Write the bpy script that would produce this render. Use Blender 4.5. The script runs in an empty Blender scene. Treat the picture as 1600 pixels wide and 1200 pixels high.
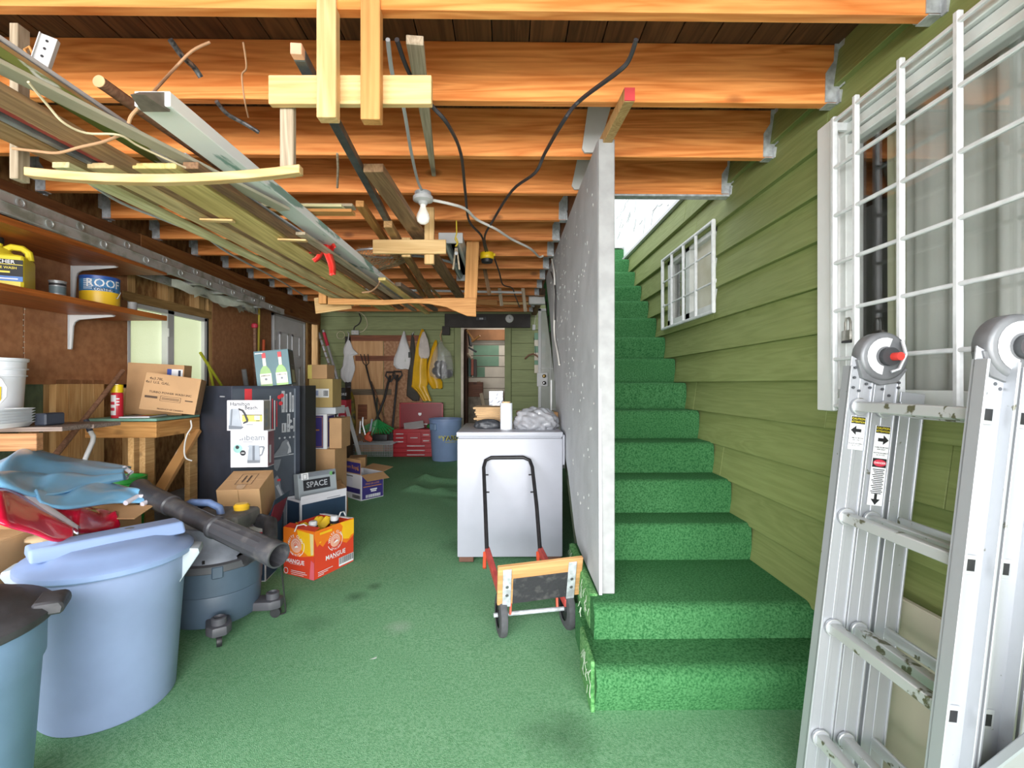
import bpy, bmesh, math, random
from mathutils import Vector, Matrix, Euler
random.seed(7)
SC = bpy.context.scene
COL = SC.collection
PI = math.pi
# ------------------------------------------------------------------ camera, sky, lights, exposure
FPX, HC = 743.0, 1.27
YAW = math.atan(10 / FPX)
cam_d = bpy.data.cameras.new('camera'); cam = bpy.data.objects.new('camera', cam_d); COL.objects.link(cam)
cam_d.sensor_width = 36; cam_d.lens = 36 * FPX / 1600; cam_d.clip_start = 0.02
cam.location = (0, 0, HC); cam.rotation_euler = (PI / 2, 0, -YAW)
SC.camera = cam
SC.view_settings.view_transform = 'Standard'; SC.view_settings.look = 'None'
SC.view_settings.gamma = 1; SC.view_settings.use_curve_mapping = False
SC.view_settings.exposure = 0.15
wd = bpy.data.worlds.new('sky'); SC.world = wd; wd.use_nodes = True
bg = wd.node_tree.nodes['Background']; bg.inputs[0].default_value = (0.93, 0.97, 1.0, 1); bg.inputs[1].default_value = 2.2
def area(name, loc, rot, sx, sy, e, col=(1, 1, 1)):
    l = bpy.data.lights.new(name, 'AREA'); l.shape = 'RECTANGLE'; l.size = sx; l.size_y = sy; l.energy = e; l.color = col
    o = bpy.data.objects.new(name, l); COL.objects.link(o); o.location = loc; o.rotation_euler = rot
    return o
# bright overcast sky and sunlit drive seen through the open front of the carport
area('front_daylight', (-1.0, -7.0, 1.0), (PI / 2, 0, 0), 16.0, 1.9, 1500, (1.0, 0.985, 0.97))
area('front_sky', (-1.5, -9.0, 4.9), (math.radians(66), 0, 0), 16.0, 5.0, 2300, (0.93, 0.97, 1.0))
def point(name, loc, e, r, col):
    l = bpy.data.lights.new(name, 'POINT'); l.energy = e; l.shadow_soft_size = r; l.color = col
    o = bpy.data.objects.new(name, l); COL.objects.link(o); o.location = loc
    return o
point('rear_room_fill', (-.1, 8.5, 2.3), 12, .1, (1, .95, .88))  # added fill light to brighten the rear room
# ------------------------------------------------------------------ helpers
def ray(px, py):
    d = (px - 800) / FPX; v = (600 - py) / FPX
    return (math.sin(YAW) + d * math.cos(YAW), math.cos(YAW) - d * math.sin(YAW), v)
def W(px, py, Y):
    r = ray(px, py); s = Y / r[1]; return Vector((s * r[0], Y, HC + s * r[2]))
def WH(px, py, h):
    r = ray(px, py); s = (h - HC) / r[2]; return Vector((s * r[0], s * r[1], h))
def WX(px, py, X):
    r = ray(px, py); s = X / r[0]; return Vector((X, s * r[1], HC + s * r[2]))
def FL(y): return max(-0.03, 0.03 * (y - 1.86))
def hx(s):
    s = s.lstrip('#'); c = [int(s[i:i + 2], 16) / 255 for i in (0, 2, 4)]
    return tuple((v / 12.92 if v <= .04045 else ((v + .055) / 1.055) ** 2.4) for v in c) + (1,)
MATS = {}
def mat(name, col, rough=0.6, metal=0.0, var=0.12, vs=6.0, bump=0.0, bs=60.0, col2=None, stretch=None, sharp=.1, spec=0.5, alpha=None, emit=None, coat=0, trans=0, cov=None, cscale=None, sheen=0):
    """general procedural material: base colour broken up by two noises, fine bump"""
    if name in MATS: return MATS[name]
    m = bpy.data.materials.new(name); m.use_nodes = True; nt = m.node_tree; N = nt.nodes; L = nt.links
    b = N['Principled BSDF']; c = hx(col) if isinstance(col, str) else col
    b.inputs['Roughness'].default_value = rough; b.inputs['Metallic'].default_value = metal
    b.inputs['Specular IOR Level'].default_value = spec
    if coat: b.inputs['Coat Weight'].default_value = coat
    if trans: b.inputs['Transmission Weight'].default_value = trans
    if alpha is not None: b.inputs['Alpha'].default_value = alpha
    if sheen: b.inputs['Sheen Weight'].default_value = sheen
    tc = N.new('ShaderNodeTexCoord'); mp = N.new('ShaderNodeMapping'); oi = N.new('ShaderNodeObjectInfo')
    L.new(tc.outputs['Object'], mp.inputs[0])
    if stretch: mp.inputs['Scale'].default_value = stretch
    ml = N.new('ShaderNodeMath'); ml.operation = 'MULTIPLY'; ml.inputs[1].default_value = 37.0
    L.new(oi.outputs['Random'], ml.inputs[0]); L.new(ml.outputs[0], mp.inputs['Location'])
    n1 = N.new('ShaderNodeTexNoise'); n1.inputs['Scale'].default_value = vs; n1.inputs['Detail'].default_value = 6
    L.new(mp.outputs[0], n1.inputs['Vector'])
    mx = N.new('ShaderNodeMix'); mx.data_type = 'RGBA'
    c2 = (hx(col2) if isinstance(col2, str) else col2) if col2 else tuple(max(0, v * (1 - 2.2 * var)) for v in c[:3]) + (1,)
    rp = N.new('ShaderNodeMapRange'); rp.inputs[1].default_value = 0.36 if cov is None else cov - sharp; rp.inputs[2].default_value = 0.64 if cov is None else cov + sharp
    L.new(n1.outputs[0], rp.inputs[0])
    L.new(rp.outputs[0], mx.inputs[0]); mx.inputs[6].default_value = c; mx.inputs[7].default_value = c2
    L.new(mx.outputs[2], b.inputs['Base Color'])
    if bump:
        n2 = N.new('ShaderNodeTexNoise'); n2.inputs['Scale'].default_value = bs; n2.inputs['Detail'].default_value = 4
        L.new(mp.outputs[0], n2.inputs['Vector'])
        bp = N.new('ShaderNodeBump'); bp.inputs['Strength'].default_value = bump; bp.inputs['Distance'].default_value = 0.01
        L.new(n2.outputs[0], bp.inputs['Height']); L.new(bp.outputs[0], b.inputs['Normal'])
    if emit:
        b.inputs['Emission Color'].default_value = hx(emit[0]); b.inputs['Emission Strength'].default_value = emit[1]
    MATS[name] = m; return m
def wood(name, col, col2, rough=0.65, sc=9.0, bump=0.15, axis=0, knots=True, warp=1.0, tone=.3):
    """timber: grain drawn out along local X (or another axis), each piece its own tone"""
    if name in MATS: return MATS[name]
    m = bpy.data.materials.new(name); m.use_nodes = True; nt = m.node_tree; N = nt.nodes; L = nt.links
    b = N['Principled BSDF']; b.inputs['Roughness'].default_value = rough
    tc = N.new('ShaderNodeTexCoord'); mp = N.new('ShaderNodeMapping'); oi = N.new('ShaderNodeObjectInfo')
    s = [sc, sc, sc]; s[axis] = sc * 0.07; mp.inputs['Scale'].default_value = s
    L.new(tc.outputs['Object'], mp.inputs[0])
    ml = N.new('ShaderNodeMath'); ml.operation = 'MULTIPLY'; ml.inputs[1].default_value = 91.0
    L.new(oi.outputs['Random'], ml.inputs[0]); L.new(ml.outputs[0], mp.inputs['Location'])
    n0 = N.new('ShaderNodeTexNoise'); n0.inputs['Scale'].default_value = 1.2; n0.inputs['Detail'].default_value = 3; L.new(mp.outputs[0], n0.inputs['Vector'])
    n0.inputs['Distortion'].default_value = warp
    w = N.new('ShaderNodeMath'); w.operation = 'MULTIPLY'; w.inputs[1].default_value = 9.0; L.new(n0.outputs[0], w.inputs[0])
    fr = N.new('ShaderNodeMath'); fr.operation = 'PINGPONG'; fr.inputs[1].default_value = 0.5; L.new(w.outputs[0], fr.inputs[0])
    n1 = N.new('ShaderNodeTexNoise'); n1.inputs['Scale'].default_value = 9; n1.inputs['Detail'].default_value = 8; L.new(mp.outputs[0], n1.inputs['Vector'])
    ad = N.new('ShaderNodeMath'); ad.operation = 'MULTIPLY_ADD'; ad.inputs[1].default_value = 0.9; L.new(fr.outputs[0], ad.inputs[0]); L.new(n1.outputs[0], ad.inputs[2])
    rp = N.new('ShaderNodeMapRange'); rp.inputs[1].default_value = 0.42; rp.inputs[2].default_value = 1.02; L.new(ad.outputs[0], rp.inputs[0])
    mx = N.new('ShaderNodeMix'); mx.data_type = 'RGBA'; mx.inputs[6].default_value = hx(col); mx.inputs[7].default_value = hx(col2)
    L.new(rp.outputs[0], mx.inputs[0])
    mr = N.new('ShaderNodeMapRange'); mr.inputs[3].default_value = 1 - tone / 2; mr.inputs[4].default_value = 1 + tone / 2; L.new(oi.outputs['Random'], mr.inputs[0])
    hs = N.new('ShaderNodeHueSaturation'); L.new(mr.outputs[0], hs.inputs['Value']); L.new(mx.outputs[2], hs.inputs['Color'])
    last = hs.outputs[0]
    if knots:
        mk = N.new('ShaderNodeMapping'); k = [2.2, 2.2, 2.2]; k[axis] = 1.1; mk.inputs['Scale'].default_value = k
        L.new(tc.outputs['Object'], mk.inputs[0]); L.new(ml.outputs[0], mk.inputs['Location'])
        vo = N.new('ShaderNodeTexVoronoi'); vo.inputs['Scale'].default_value = 2.0; L.new(mk.outputs[0], vo.inputs['Vector'])
        kr = N.new('ShaderNodeMapRange'); kr.inputs[1].default_value = 0.05; kr.inputs[2].default_value = 0.12; kr.inputs[3].default_value = 0.75; kr.inputs[4].default_value = 0; L.new(vo.outputs['Distance'], kr.inputs[0])
        m2 = N.new('ShaderNodeMix'); m2.data_type = 'RGBA'; L.new(kr.outputs[0], m2.inputs[0]); L.new(last, m2.inputs[6]); m2.inputs[7].default_value = tuple(v * .35 for v in hx(col2)[:3]) + (1,)
        last = m2.outputs[2]
    L.new(last, b.inputs['Base Color'])
    bp = N.new('ShaderNodeBump'); bp.inputs['Strength'].default_value = bump; bp.inputs['Distance'].default_value = 0.004
    L.new(ad.outputs[0], bp.inputs['Height']); L.new(bp.outputs[0], b.inputs['Normal'])
    MATS[name] = m; return m
_TXT = {}
def text_mesh(s, bold=False):
    if s in _TXT: return _TXT[s]
    c = bpy.data.curves.new('txt', 'FONT'); c.body = s; c.size = 1; c.resolution_u = 2; c.align_x = 'CENTER'; c.align_y = 'CENTER'; c.offset = 0.012
    o = bpy.data.objects.new('txt', c); COL.objects.link(o)
    dg = bpy.context.evaluated_depsgraph_get(); me = bpy.data.meshes.new_from_object(o.evaluated_get(dg))
    vs = [v.co.copy() for v in me.vertices]; fs = [tuple(p.vertices) for p in me.polygons]
    bpy.data.objects.remove(o); bpy.data.curves.remove(c); bpy.data.meshes.remove(me)
    _TXT[s] = (vs, fs); return _TXT[s]
class MB:
    def __init__(s): s.v = []; s.f = []; s.m = []; s.mats = []; s.cur = 0
    def use(s, m):
        if m not in s.mats: s.mats.append(m)
        s.cur = s.mats.index(m); return s
    def add(s, vs, fs):
        o = len(s.v); s.v += [Vector(v) for v in vs]
        for f in fs: s.f.append(tuple(i + o for i in f)); s.m.append(s.cur)
        return s
    def box(s, c, d, R=None):
        x, y, z = d[0] / 2, d[1] / 2, d[2] / 2
        vs = [Vector((a, b, e)) for e in (-z, z) for b in (-y, y) for a in (-x, x)]
        if R is not None: vs = [R @ v for v in vs]
        c = Vector(c)
        return s.add([v + c for v in vs], [(0, 2, 3, 1), (4, 5, 7, 6), (0, 1, 5, 4), (2, 6, 7, 3), (0, 4, 6, 2), (1, 3, 7, 5)])
    def b2(s, lo, hi): return s.box([(a + b) / 2 for a, b in zip(lo, hi)], [abs(b - a) for a, b in zip(lo, hi)])
    def beam(s, p0, p1, w, h, up=(0, 0, 1)):
        p0, p1 = Vector(p0), Vector(p1); d = p1 - p0; l = d.length; x = d / l; u = Vector(up)
        y = u.cross(x)
        if y.length < 1e-5: y = Vector((0, 1, 0)).cross(x)
        y.normalize(); z = x.cross(y)
        R = Matrix((x, y, z)).transposed()
        return s.box((p0 + p1) / 2, (l, w, h), R)
    def tube(s, pts, r, n=10, cap=True, closed=False):
        pts = [Vector(p) for p in pts]; k = len(pts); rs = r if isinstance(r, (list, tuple)) else [r] * k
        vs = []; nrm = None
        for i, p in enumerate(pts):
            if closed: d = (pts[(i + 1) % k] - pts[i - 1])
            else: d = (pts[min(i + 1, k - 1)] - pts[max(i - 1, 0)])
            if d.length < 1e-9: d = Vector((0, 0, 1))
            d.normalize()
            if nrm is None:
                nrm = d.orthogonal().normalized()
            nrm = (nrm - d * nrm.dot(d))
            if nrm.length < 1e-6: nrm = d.orthogonal()
            nrm.normalize(); bn = d.cross(nrm)
            for j in range(n):
                a = 2 * PI * j / n; vs.append(p + (nrm * math.cos(a) + bn * math.sin(a)) * rs[i])
        fs = []
        for i in range(k if closed else k - 1):
            i2 = (i + 1) % k
            for j in range(n): fs.append((i * n + j, i * n + (j + 1) % n, i2 * n + (j + 1) % n, i2 * n + j))
        if cap and not closed:
            fs.append(tuple(reversed(range(n)))); fs.append(tuple((k - 1) * n + j for j in range(n)))
        return s.add(vs, fs)
    def lathe(s, prof, n=32, M=None, cap=(True, True)):
        vs = []; fs = []; k = len(prof)
        for r, z in prof:
            for j in range(n):
                a = 2 * PI * j / n; v = Vector((r * math.cos(a), r * math.sin(a), z)); vs.append(M @ v if M is not None else v)
        for i in range(k - 1):
            for j in range(n): fs.append((i * n + j, i * n + (j + 1) % n, (i + 1) * n + (j + 1) % n, (i + 1) * n + j))
        if cap[0] and prof[0][0] > 1e-6: fs.append(tuple(reversed(range(n))))
        if cap[1] and prof[-1][0] > 1e-6: fs.append(tuple((k - 1) * n + j for j in range(n)))
        return s.add(vs, fs)
    def cyl(s, c, r, h, n=20, axis='z', r2=None):
        M = Matrix.Translation(Vector(c))
        if axis == 'x': M = M @ Matrix.Rotation(PI / 2, 4, 'Y')
        if axis == 'y': M = M @ Matrix.Rotation(-PI / 2, 4, 'X')
        return s.lathe([(r, -h / 2), (r if r2 is None else r2, h / 2)], n, M)
    def prism(s, poly, fn, t0, t1):
        n = len(poly); vs = [fn(a, b, t0) for a, b in poly] + [fn(a, b, t1) for a, b in poly]
        return s.add(vs, [tuple(reversed(range(n))), tuple(range(n, 2 * n))] + [(i, (i + 1) % n, n + (i + 1) % n, n + i) for i in range(n)])
    def grid(s, fn, nu, nv, wrap=False):
        vs = [fn(i / nu, j / nv) for j in range(nv + 1) for i in range(nu + 1)]
        return s.add(vs, [(j * (nu + 1) + i, j * (nu + 1) + i + 1, (j + 1) * (nu + 1) + i + 1, (j + 1) * (nu + 1) + i) for j in range(nv) for i in range(nu)])
    def quad(s, a, b, c, d): return s.add([a, b, c, d], [(0, 1, 2, 3)])
    def text(s, t, o, x, y, size):
        vs, fs = text_mesh(t); o = Vector(o); x = Vector(x); y = Vector(y)
        return s.add([o + x * (v.x * size) + y * (v.y * size) for v in vs], fs)
    def xf(s, M): s.v = [M @ v for v in s.v]; return s
    def build(s, name, m=None, parent=None, bevel=0.0, seg=1, smooth=35, M=None, world=False, solid=0, subd=0):
        me = bpy.data.meshes.new(name)
        off = Vector((0, 0, 0))
        if world and parent is not None:
            off = parent.location
        me.from_pydata([v - off for v in s.v], [], s.f)
        for mm in (s.mats or [m]): me.materials.append(mm)
        if s.mats: me.polygons.foreach_set('material_index', s.m)
        bm = bmesh.new(); bm.from_mesh(me)
        bmesh.ops.recalc_face_normals(bm, faces=bm.faces)
        if bevel:
            es = [e for e in bm.edges if len(e.link_faces) == 2 and e.calc_face_angle(0) > 0.5]
            bmesh.ops.bevel(bm, geom=es, offset=bevel, segments=seg, profile=0.6, affect='EDGES', clamp_overlap=True)
        bm.to_mesh(me); bm.free()
        if smooth:
            me.polygons.foreach_set('use_smooth', [True] * len(me.polygons)); me.set_sharp_from_angle(angle=math.radians(smooth))
        o = bpy.data.objects.new(name, me); COL.objects.link(o)
        if parent is not None: o.parent = parent
        if M is not None: o.matrix_local = M
        if solid:
            md = o.modifiers.new('thickness', 'SOLIDIFY'); md.thickness = solid; md.offset = 0
            if len(me.materials) > 1: md.material_offset = 1
        if subd:
            md = o.modifiers.new('smooth', 'SUBSURF'); md.levels = md.render_levels = subd
        return o
def tag(o, label=None, cat=None, group=None, kind=None):
    if label: o['label'] = label
    if cat: o['category'] = cat
    if group: o['group'] = group
    if kind: o['kind'] = kind
    return o
def thing(name, label, cat, loc=(0, 0, 0), rz=0, group=None, rot=None):
    o = bpy.data.objects.new(name, None); COL.objects.link(o); o.empty_display_size = 0.1
    o.location = loc; o.rotation_euler = rot if rot else (0, 0, rz)
    return tag(o, label, cat, group)
def struct(name, parent=None):
    o = bpy.data.objects.new(name, None); COL.objects.link(o); o['kind'] = 'structure'; o.parent = parent; o.empty_display_size = .1
    return o
def dup(root, loc=None, rz=None, label=None, group=None):
    r = root.copy(); COL.objects.link(r)
    if loc is not None: r.location = loc
    if rz is not None: r.rotation_euler = (0, 0, rz)
    if label: r['label'] = label
    if group: r['group'] = group
    for ch in list(root.children):
        c = ch.copy(); COL.objects.link(c); c.parent = r
        for g in ch.children:
            d = g.copy(); COL.objects.link(d); d.parent = c
    return r
def beamM(p0, p1, up=(0, 0, 1), roll=0):
    """matrix whose X runs from p0 to p1"""
    p0, p1 = Vector(p0), Vector(p1); x = (p1 - p0).normalized(); y = Vector(up).cross(x)
    if y.length < 1e-5: y = Vector((0, 1, 0)).cross(x)
    y.normalize(); z = x.cross(y)
    return Matrix.Translation((p0 + p1) / 2) @ Matrix((x, y, z)).transposed().to_4x4() @ Matrix.Rotation(roll, 4, 'X')
def lumber(name, p0, p1, w, t, m, parent=None, bevel=0.002, up=(0, 0, 1), roll=0, taper=1.0, bow=0.0, n=1):
    """one stick of timber as an object of its own: local X along the grain, w wide, t thick"""
    l = (Vector(p1) - Vector(p0)).length; b = MB()
    vs = []; fs = []
    for i in range(n + 1):
        u = i / n; x = (u - .5) * l; k = 1 + (taper - 1) * u; z = -bow * 4 * u * (1 - u)
        vs += [(x, -w * k / 2, z - t * k / 2), (x, w * k / 2, z - t * k / 2), (x, w * k / 2, z + t * k / 2), (x, -w * k / 2, z + t * k / 2)]
    for i in range(n):
        a = 4 * i
        fs += [(a + j, a + (j + 1) % 4, a + 4 + (j + 1) % 4, a + 4 + j) for j in range(4)]
    fs += [(3, 2, 1, 0), (4 * n, 4 * n + 1, 4 * n + 2, 4 * n + 3)]
    b.add(vs, fs)
    return b.build(name, m, parent, bevel=bevel, M=beamM(p0, p1, up, roll))
def lab(o, label, cat, group=None): return tag(o, label, cat, group)
# ------------------------------------------------------------------ materials of the setting
def turf(name, c1, c2, c3, speck=0.0, bscale=420, stains=()):
    m = bpy.data.materials.new(name); m.use_nodes = True; nt = m.node_tree; N = nt.nodes; L = nt.links
    b = N['Principled BSDF']; b.inputs['Roughness'].default_value = 0.95; b.inputs['Specular IOR Level'].default_value = 0.15
    tc = N.new('ShaderNodeTexCoord')
    n1 = N.new('ShaderNodeTexNoise'); n1.inputs['Scale'].default_value = 1.3; n1.inputs['Detail'].default_value = 5; L.new(tc.outputs['Object'], n1.inputs['Vector'])
    n2 = N.new('ShaderNodeTexNoise'); n2.inputs['Scale'].default_value = bscale * .35; n2.inputs['Detail'].default_value = 3; L.new(tc.outputs['Object'], n2.inputs['Vector'])
    r1 = N.new('ShaderNodeMapRange'); r1.inputs[1].default_value = .35; r1.inputs[2].default_value = .65; L.new(n1.outputs[0], r1.inputs[0])
    r2 = N.new('ShaderNodeMapRange'); r2.inputs[1].default_value = .38; r2.inputs[2].default_value = .66; L.new(n2.outputs[0], r2.inputs[0])
    a = N.new('ShaderNodeMix'); a.data_type = 'RGBA'; a.inputs[6].default_value = hx(c1); a.inputs[7].default_value = hx(c2); L.new(r1.outputs[0], a.inputs[0])
    d = N.new('ShaderNodeMix'); d.data_type = 'RGBA'; d.inputs[7].default_value = hx(c3); L.new(a.outputs[2], d.inputs[6]); L.new(r2.outputs[0], d.inputs[0])
    last = d.outputs[2]
    for (sx, sy, sr, k, cs) in stains:      # spots trodden into the pile
        vm = N.new('ShaderNodeVectorMath'); vm.operation = 'DISTANCE'; vm.inputs[1].default_value = (sx, sy, FL(sy)); 
        wv = N.new('ShaderNodeTexNoise'); wv.inputs['Scale'].default_value = 9; wv.inputs['Detail'].default_value = 5; L.new(tc.outputs['Object'], wv.inputs['Vector'])
        L.new(tc.outputs['Object'], vm.inputs[0])
        am = N.new('ShaderNodeMath'); am.operation = 'MULTIPLY_ADD'; am.inputs[1].default_value = -1.5 * sr; L.new(wv.outputs[0], am.inputs[0]); L.new(vm.outputs['Value'], am.inputs[2])
        mr = N.new('ShaderNodeMapRange'); mr.inputs[1].default_value = -sr * .6; mr.inputs[2].default_value = sr * .4; mr.inputs[3].default_value = k; mr.inputs[4].default_value = 0; L.new(am.outputs[0], mr.inputs[0])
        e = N.new('ShaderNodeMix'); e.data_type = 'RGBA'; L.new(mr.outputs[0], e.inputs[0]); L.new(last, e.inputs[6]); e.inputs[7].default_value = hx(cs); last = e.outputs[2]
    L.new(last, b.inputs['Base Color'])
    n3 = N.new('ShaderNodeTexNoise'); n3.inputs['Scale'].default_value = bscale; n3.inputs['Detail'].default_value = 2; L.new(tc.outputs['Object'], n3.inputs['Vector'])
    bp = N.new('ShaderNodeBump'); bp.inputs['Strength'].default_value = 0.8; bp.inputs['Distance'].default_value = 0.006; L.new(n3.outputs[0], bp.inputs['Height']); L.new(bp.outputs[0], b.inputs['Normal'])
    MATS[name] = m; return m
M_floor = turf('green_carpet', '#83b189', '#76a57d', '#61966a', bscale=300, stains=[(-.87, 2.79, .07, .6, '#33523a'), (-.80, 2.92, .05, .5, '#33523a'), (-1.0, 2.50, .12, .3, '#3f6347'), (.2, 1.72, .14, .5, '#2c4a30'), (-.55, 2.45, .07, .4, '#aab6a8'), (-.35, 3.6, .2, .35, '#2f5535')])
M_turf = turf('stair_turf', '#548b5a', '#477e4e', '#285f34', bscale=330)
M_turfdirty = turf('worn_turf', '#5c9c58', '#86b07c', '#3f7a42', bscale=200)
M_joist = wood('joist_fir', '#f09f58', '#cc7432', rough=.55, sc=6, bump=.1, warp=.8, tone=.2)
M_deck = wood('deck_boards', '#6b4a30', '#46301f', sc=6, axis=1)
M_beam = wood('ledger_fir', '#8a5a34', '#6a3f20', sc=5, axis=1, tone=.2)
M_galv = mat('galvanised', '#c9ced2', .5, .25, .18, 30)
M_sid = wood('siding_green', '#88935a', '#7b864d', rough=.7, sc=7, bump=.35, axis=1, knots=False, tone=.12)
M_gpl = wood('plank_green', '#969f72', '#899267', rough=.75, sc=7, bump=.2, axis=0, knots=False, tone=.08)
M_white = mat('white_paint', '#c9cacb', .5, 0, .03, 8)
M_whitedirty = mat('white_paint_worn', '#9d9e9e', .55, 0, .08, 14, bump=.1, bs=30)
M_grey = mat('grey_plaster', '#b7babf', .75, 0, .07, 5, bump=.25, bs=70, col2='#a9acb1')
M_hard = mat('brown_hardboard', '#a5744f', .5, 0, .1, 22, bump=.05, bs=180, col2='#91603f')
M_osb = mat('osb_sheet', '#b98d58', .8, 0, .2, 13, bump=.4, bs=40, col2='#855a31', stretch=(1, 2.5, 1))
M_osbd = mat('osb_green_stained', '#64755a', .8, 0, .2, 10, bump=.3, bs=40, col2='#4a5b47', stretch=(1, 2.5, 1))
M_stud = wood('stud_pine', '#d3ab74', '#b98c55', sc=7, axis=2)
M_studx = wood('pine_pale', '#e6c288', '#d0a468', sc=7, axis=0, tone=.15)
M_ply = wood('plywood_tan', '#cfa273', '#b98a5b', sc=4, axis=2, knots=False)
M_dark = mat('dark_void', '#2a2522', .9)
M_conc = mat('driveway_concrete', '#b9b6ae', .9, 0, .1, 3, bump=.2, bs=60)
M_black = mat('black_plastic', '#26272a', .5, 0, .2, 20)
M_alu = mat('aluminium', '#d3d6da', .38, .55, .08, 25, bump=.03)
# glass: real pane that lets light through and mirrors what stands in front
def glassmat(name, tint, refl=1.0, rough=0.0, blur=None):
    m = bpy.data.materials.new(name); m.use_nodes = True; nt = m.node_tree; N = nt.nodes; L = nt.links
    N.remove(N['Principled BSDF']); out = N['Material Output']
    tr = N.new('ShaderNodeBsdfTransparent') if not blur else N.new('ShaderNodeBsdfTranslucent'); tr.inputs[0].default_value = hx(tint)
    gl = N.new('ShaderNodeBsdfGlossy'); gl.inputs['Roughness'].default_value = rough
    lw_ = N.new('ShaderNodeLayerWeight'); lw_.inputs[0].default_value = .5
    pw = N.new('ShaderNodeMath'); pw.operation = 'POWER'; pw.inputs[1].default_value = 3.0; L.new(lw_.outputs['Facing'], pw.inputs[0])
    mu = N.new('ShaderNodeMath'); mu.operation = 'MULTIPLY_ADD'; mu.inputs[1].default_value = .5 * refl; mu.inputs[2].default_value = .04 * refl; L.new(pw.outputs[0], mu.inputs[0])
    mx = N.new('ShaderNodeMixShader'); L.new(mu.outputs[0], mx.inputs[0]); L.new(tr.outputs[0], mx.inputs[1]); L.new(gl.outputs[0], mx.inputs[2]); L.new(mx.outputs[0], out.inputs[0])
    MATS[name] = m; return m
M_glass = glassmat('window_glass', '#f3f3f3', 1.6)
M_frost = mat('frosted_glass', '#eef4e4', .4, 0, .03, 60, bump=.2, bs=120, emit=('#e2efb8', .55))  # emission stands in for daylight coming through the panes
# ------------------------------------------------------------------ the setting
XR, XL, YB = 1.33, -2.8, 7.75          # right wall, left wall, back wall
XP = .414                              # partition, garage face
# floor: one carpeted slab rising gently to the back, rumpled by the freezer
def rumple(x, y):
    z = 0
    for (ax, ay, bx, by, w, h) in ((-1.0, 5.75, -.45, 5.55, .07, .05), (-1.05, 5.3, -.4, 5.0, .06, .035), (-.95, 5.75, -1.0, 5.3, .06, .03), (-.7, 5.2, -.32, 5.25, .05, .04), (-.6, 4.9, -.3, 4.6, .05, .015)):
        dx, dy = bx - ax, by - ay; t = max(0, min(1, ((x - ax) * dx + (y - ay) * dy) / (dx * dx + dy * dy)))
        d2 = (x - ax - t * dx) ** 2 + (y - ay - t * dy) ** 2; z += h * math.exp(-d2 / (w * w))
    return z + .004 * math.sin(3.1 * x + 2 * y) * math.sin(2.3 * y)
xs = [-3.1 + i * .1 for i in range(14)] + [-1.7 + i * .05 for i in range(37)] + [.15 + .15 * i for i in range(14)]
ys = [-.4 + .2 * i for i in range(24)] + [4.4 + .05 * i for i in range(33)] + [6.1 + .2 * i for i in range(22)]
f = MB(); nx = len(xs)
f.add([(x, y, FL(y) + rumple(x, y)) for y in ys for x in xs], [(j * nx + i, j * nx + i + 1, (j + 1) * nx + i + 1, (j + 1) * nx + i) for j in range(len(ys) - 1) for i in range(nx - 1)])
tag(f.build('floor', M_floor, smooth=80), kind='structure')
g = MB(); g.b2((-14, -16, -.2), (14, -.4, -.035)); tag(g.build('ground', M_conc), kind='structure')
# --- ceiling: joists, hangers, deck planks
ceil = struct('ceiling')
JB, JH = 2.39, .235
def jy(n): return 1.88 + .455 * (n - 1)
hang = None
for n in range(-5, 14):  # foremost joists and deck run on out of view to shade the near floor
    y = jy(n); xr = XR if n <= 3 else .42
    b = MB(); l = xr + 2.72; b.box((0, 0, 0), (l - .004, .04, JH))
    b.build('joist', M_joist, ceil, bevel=.003, M=Matrix.Translation(((xr - 2.72) / 2, y + .02, JB + JH / 2)))
    for xe, sgn in ((xr, -1), (-2.72, 1)):
        if hang is None:
            h = MB()
            for s in (-1, 1):
                h.prism([(0, .13), (-.018, .13), (-.022, .05), (-.055, .0), (-.058, -.115), (0, -.115)], lambda p, q, t: Vector((p, t, q)), s * .0212, s * .0242); h.box((-.0015, s * .038, .035), (.003, .034, .19))
            h.box((-.025, 0, -.1195), (.05, .048, .003)); h.box((-.006, -.032, -.10), (.012, .02, .05))
            hang = h.build('joist_hanger', M_galv, ceil, smooth=0)
            o = hang
        else:
            o = hang.copy(); COL.objects.link(o)
        o.location = (xe, y + .02, JB + .1175); o.rotation_euler = (0, 0, 0 if sgn < 0 else PI)
for i in range(30):
    x0 = -2.95 + i * .145; y1 = YB + .1 if x0 < .4 else 2.84
    MB().box((0, 0, 0), (.14, y1 + .9, .025)).build('deck_plank', M_deck, ceil, M=Matrix.Translation((x0 + .07, (y1 - .9) / 2, JB + JH + .0125)), smooth=0)
MB().b2((-3.1, -.95, JB + JH + .026), (.5, YB + .2, JB + JH + .12)).b2((.5, -.95, JB + JH + .026), (1.5, 2.86, JB + JH + .12)).build('sky_block_sheet', mat('sky_block_grey', '#55524e', .9), ceil)  # unseen sheet added over the planks to stop sky light leaking through
b = MB(); b.box((0, 0, 0), (.08, 4.95, JH)); b.build('header_beam', M_beam, ceil, bevel=.003, M=Matrix.Translation((.465, 5.3, JB + JH / 2)))
MB().b2((.5, 2.79, JB - .012), (XR, 2.845, JB - .001)).build('flashing', M_galv, ceil)
for (yy, pts) in ((2.326, ((924, 128), (966, 128), (934, 236), (930, 240), (913, 240), (909, 234))), (2.779, ((907, 225), (940, 225), (912, 292), (908, 297), (897, 297), (893, 291)))):
    P_ = [W(a_, b_, yy) for a_, b_ in pts]; MB().prism([(p.x, p.z) for p in P_], lambda u, v, t: Vector((u, t, v)), yy - .012, yy).build('blocking_board', mat('board_palegrey', '#cfd0ce', .7, 0, .05), ceil)
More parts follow.
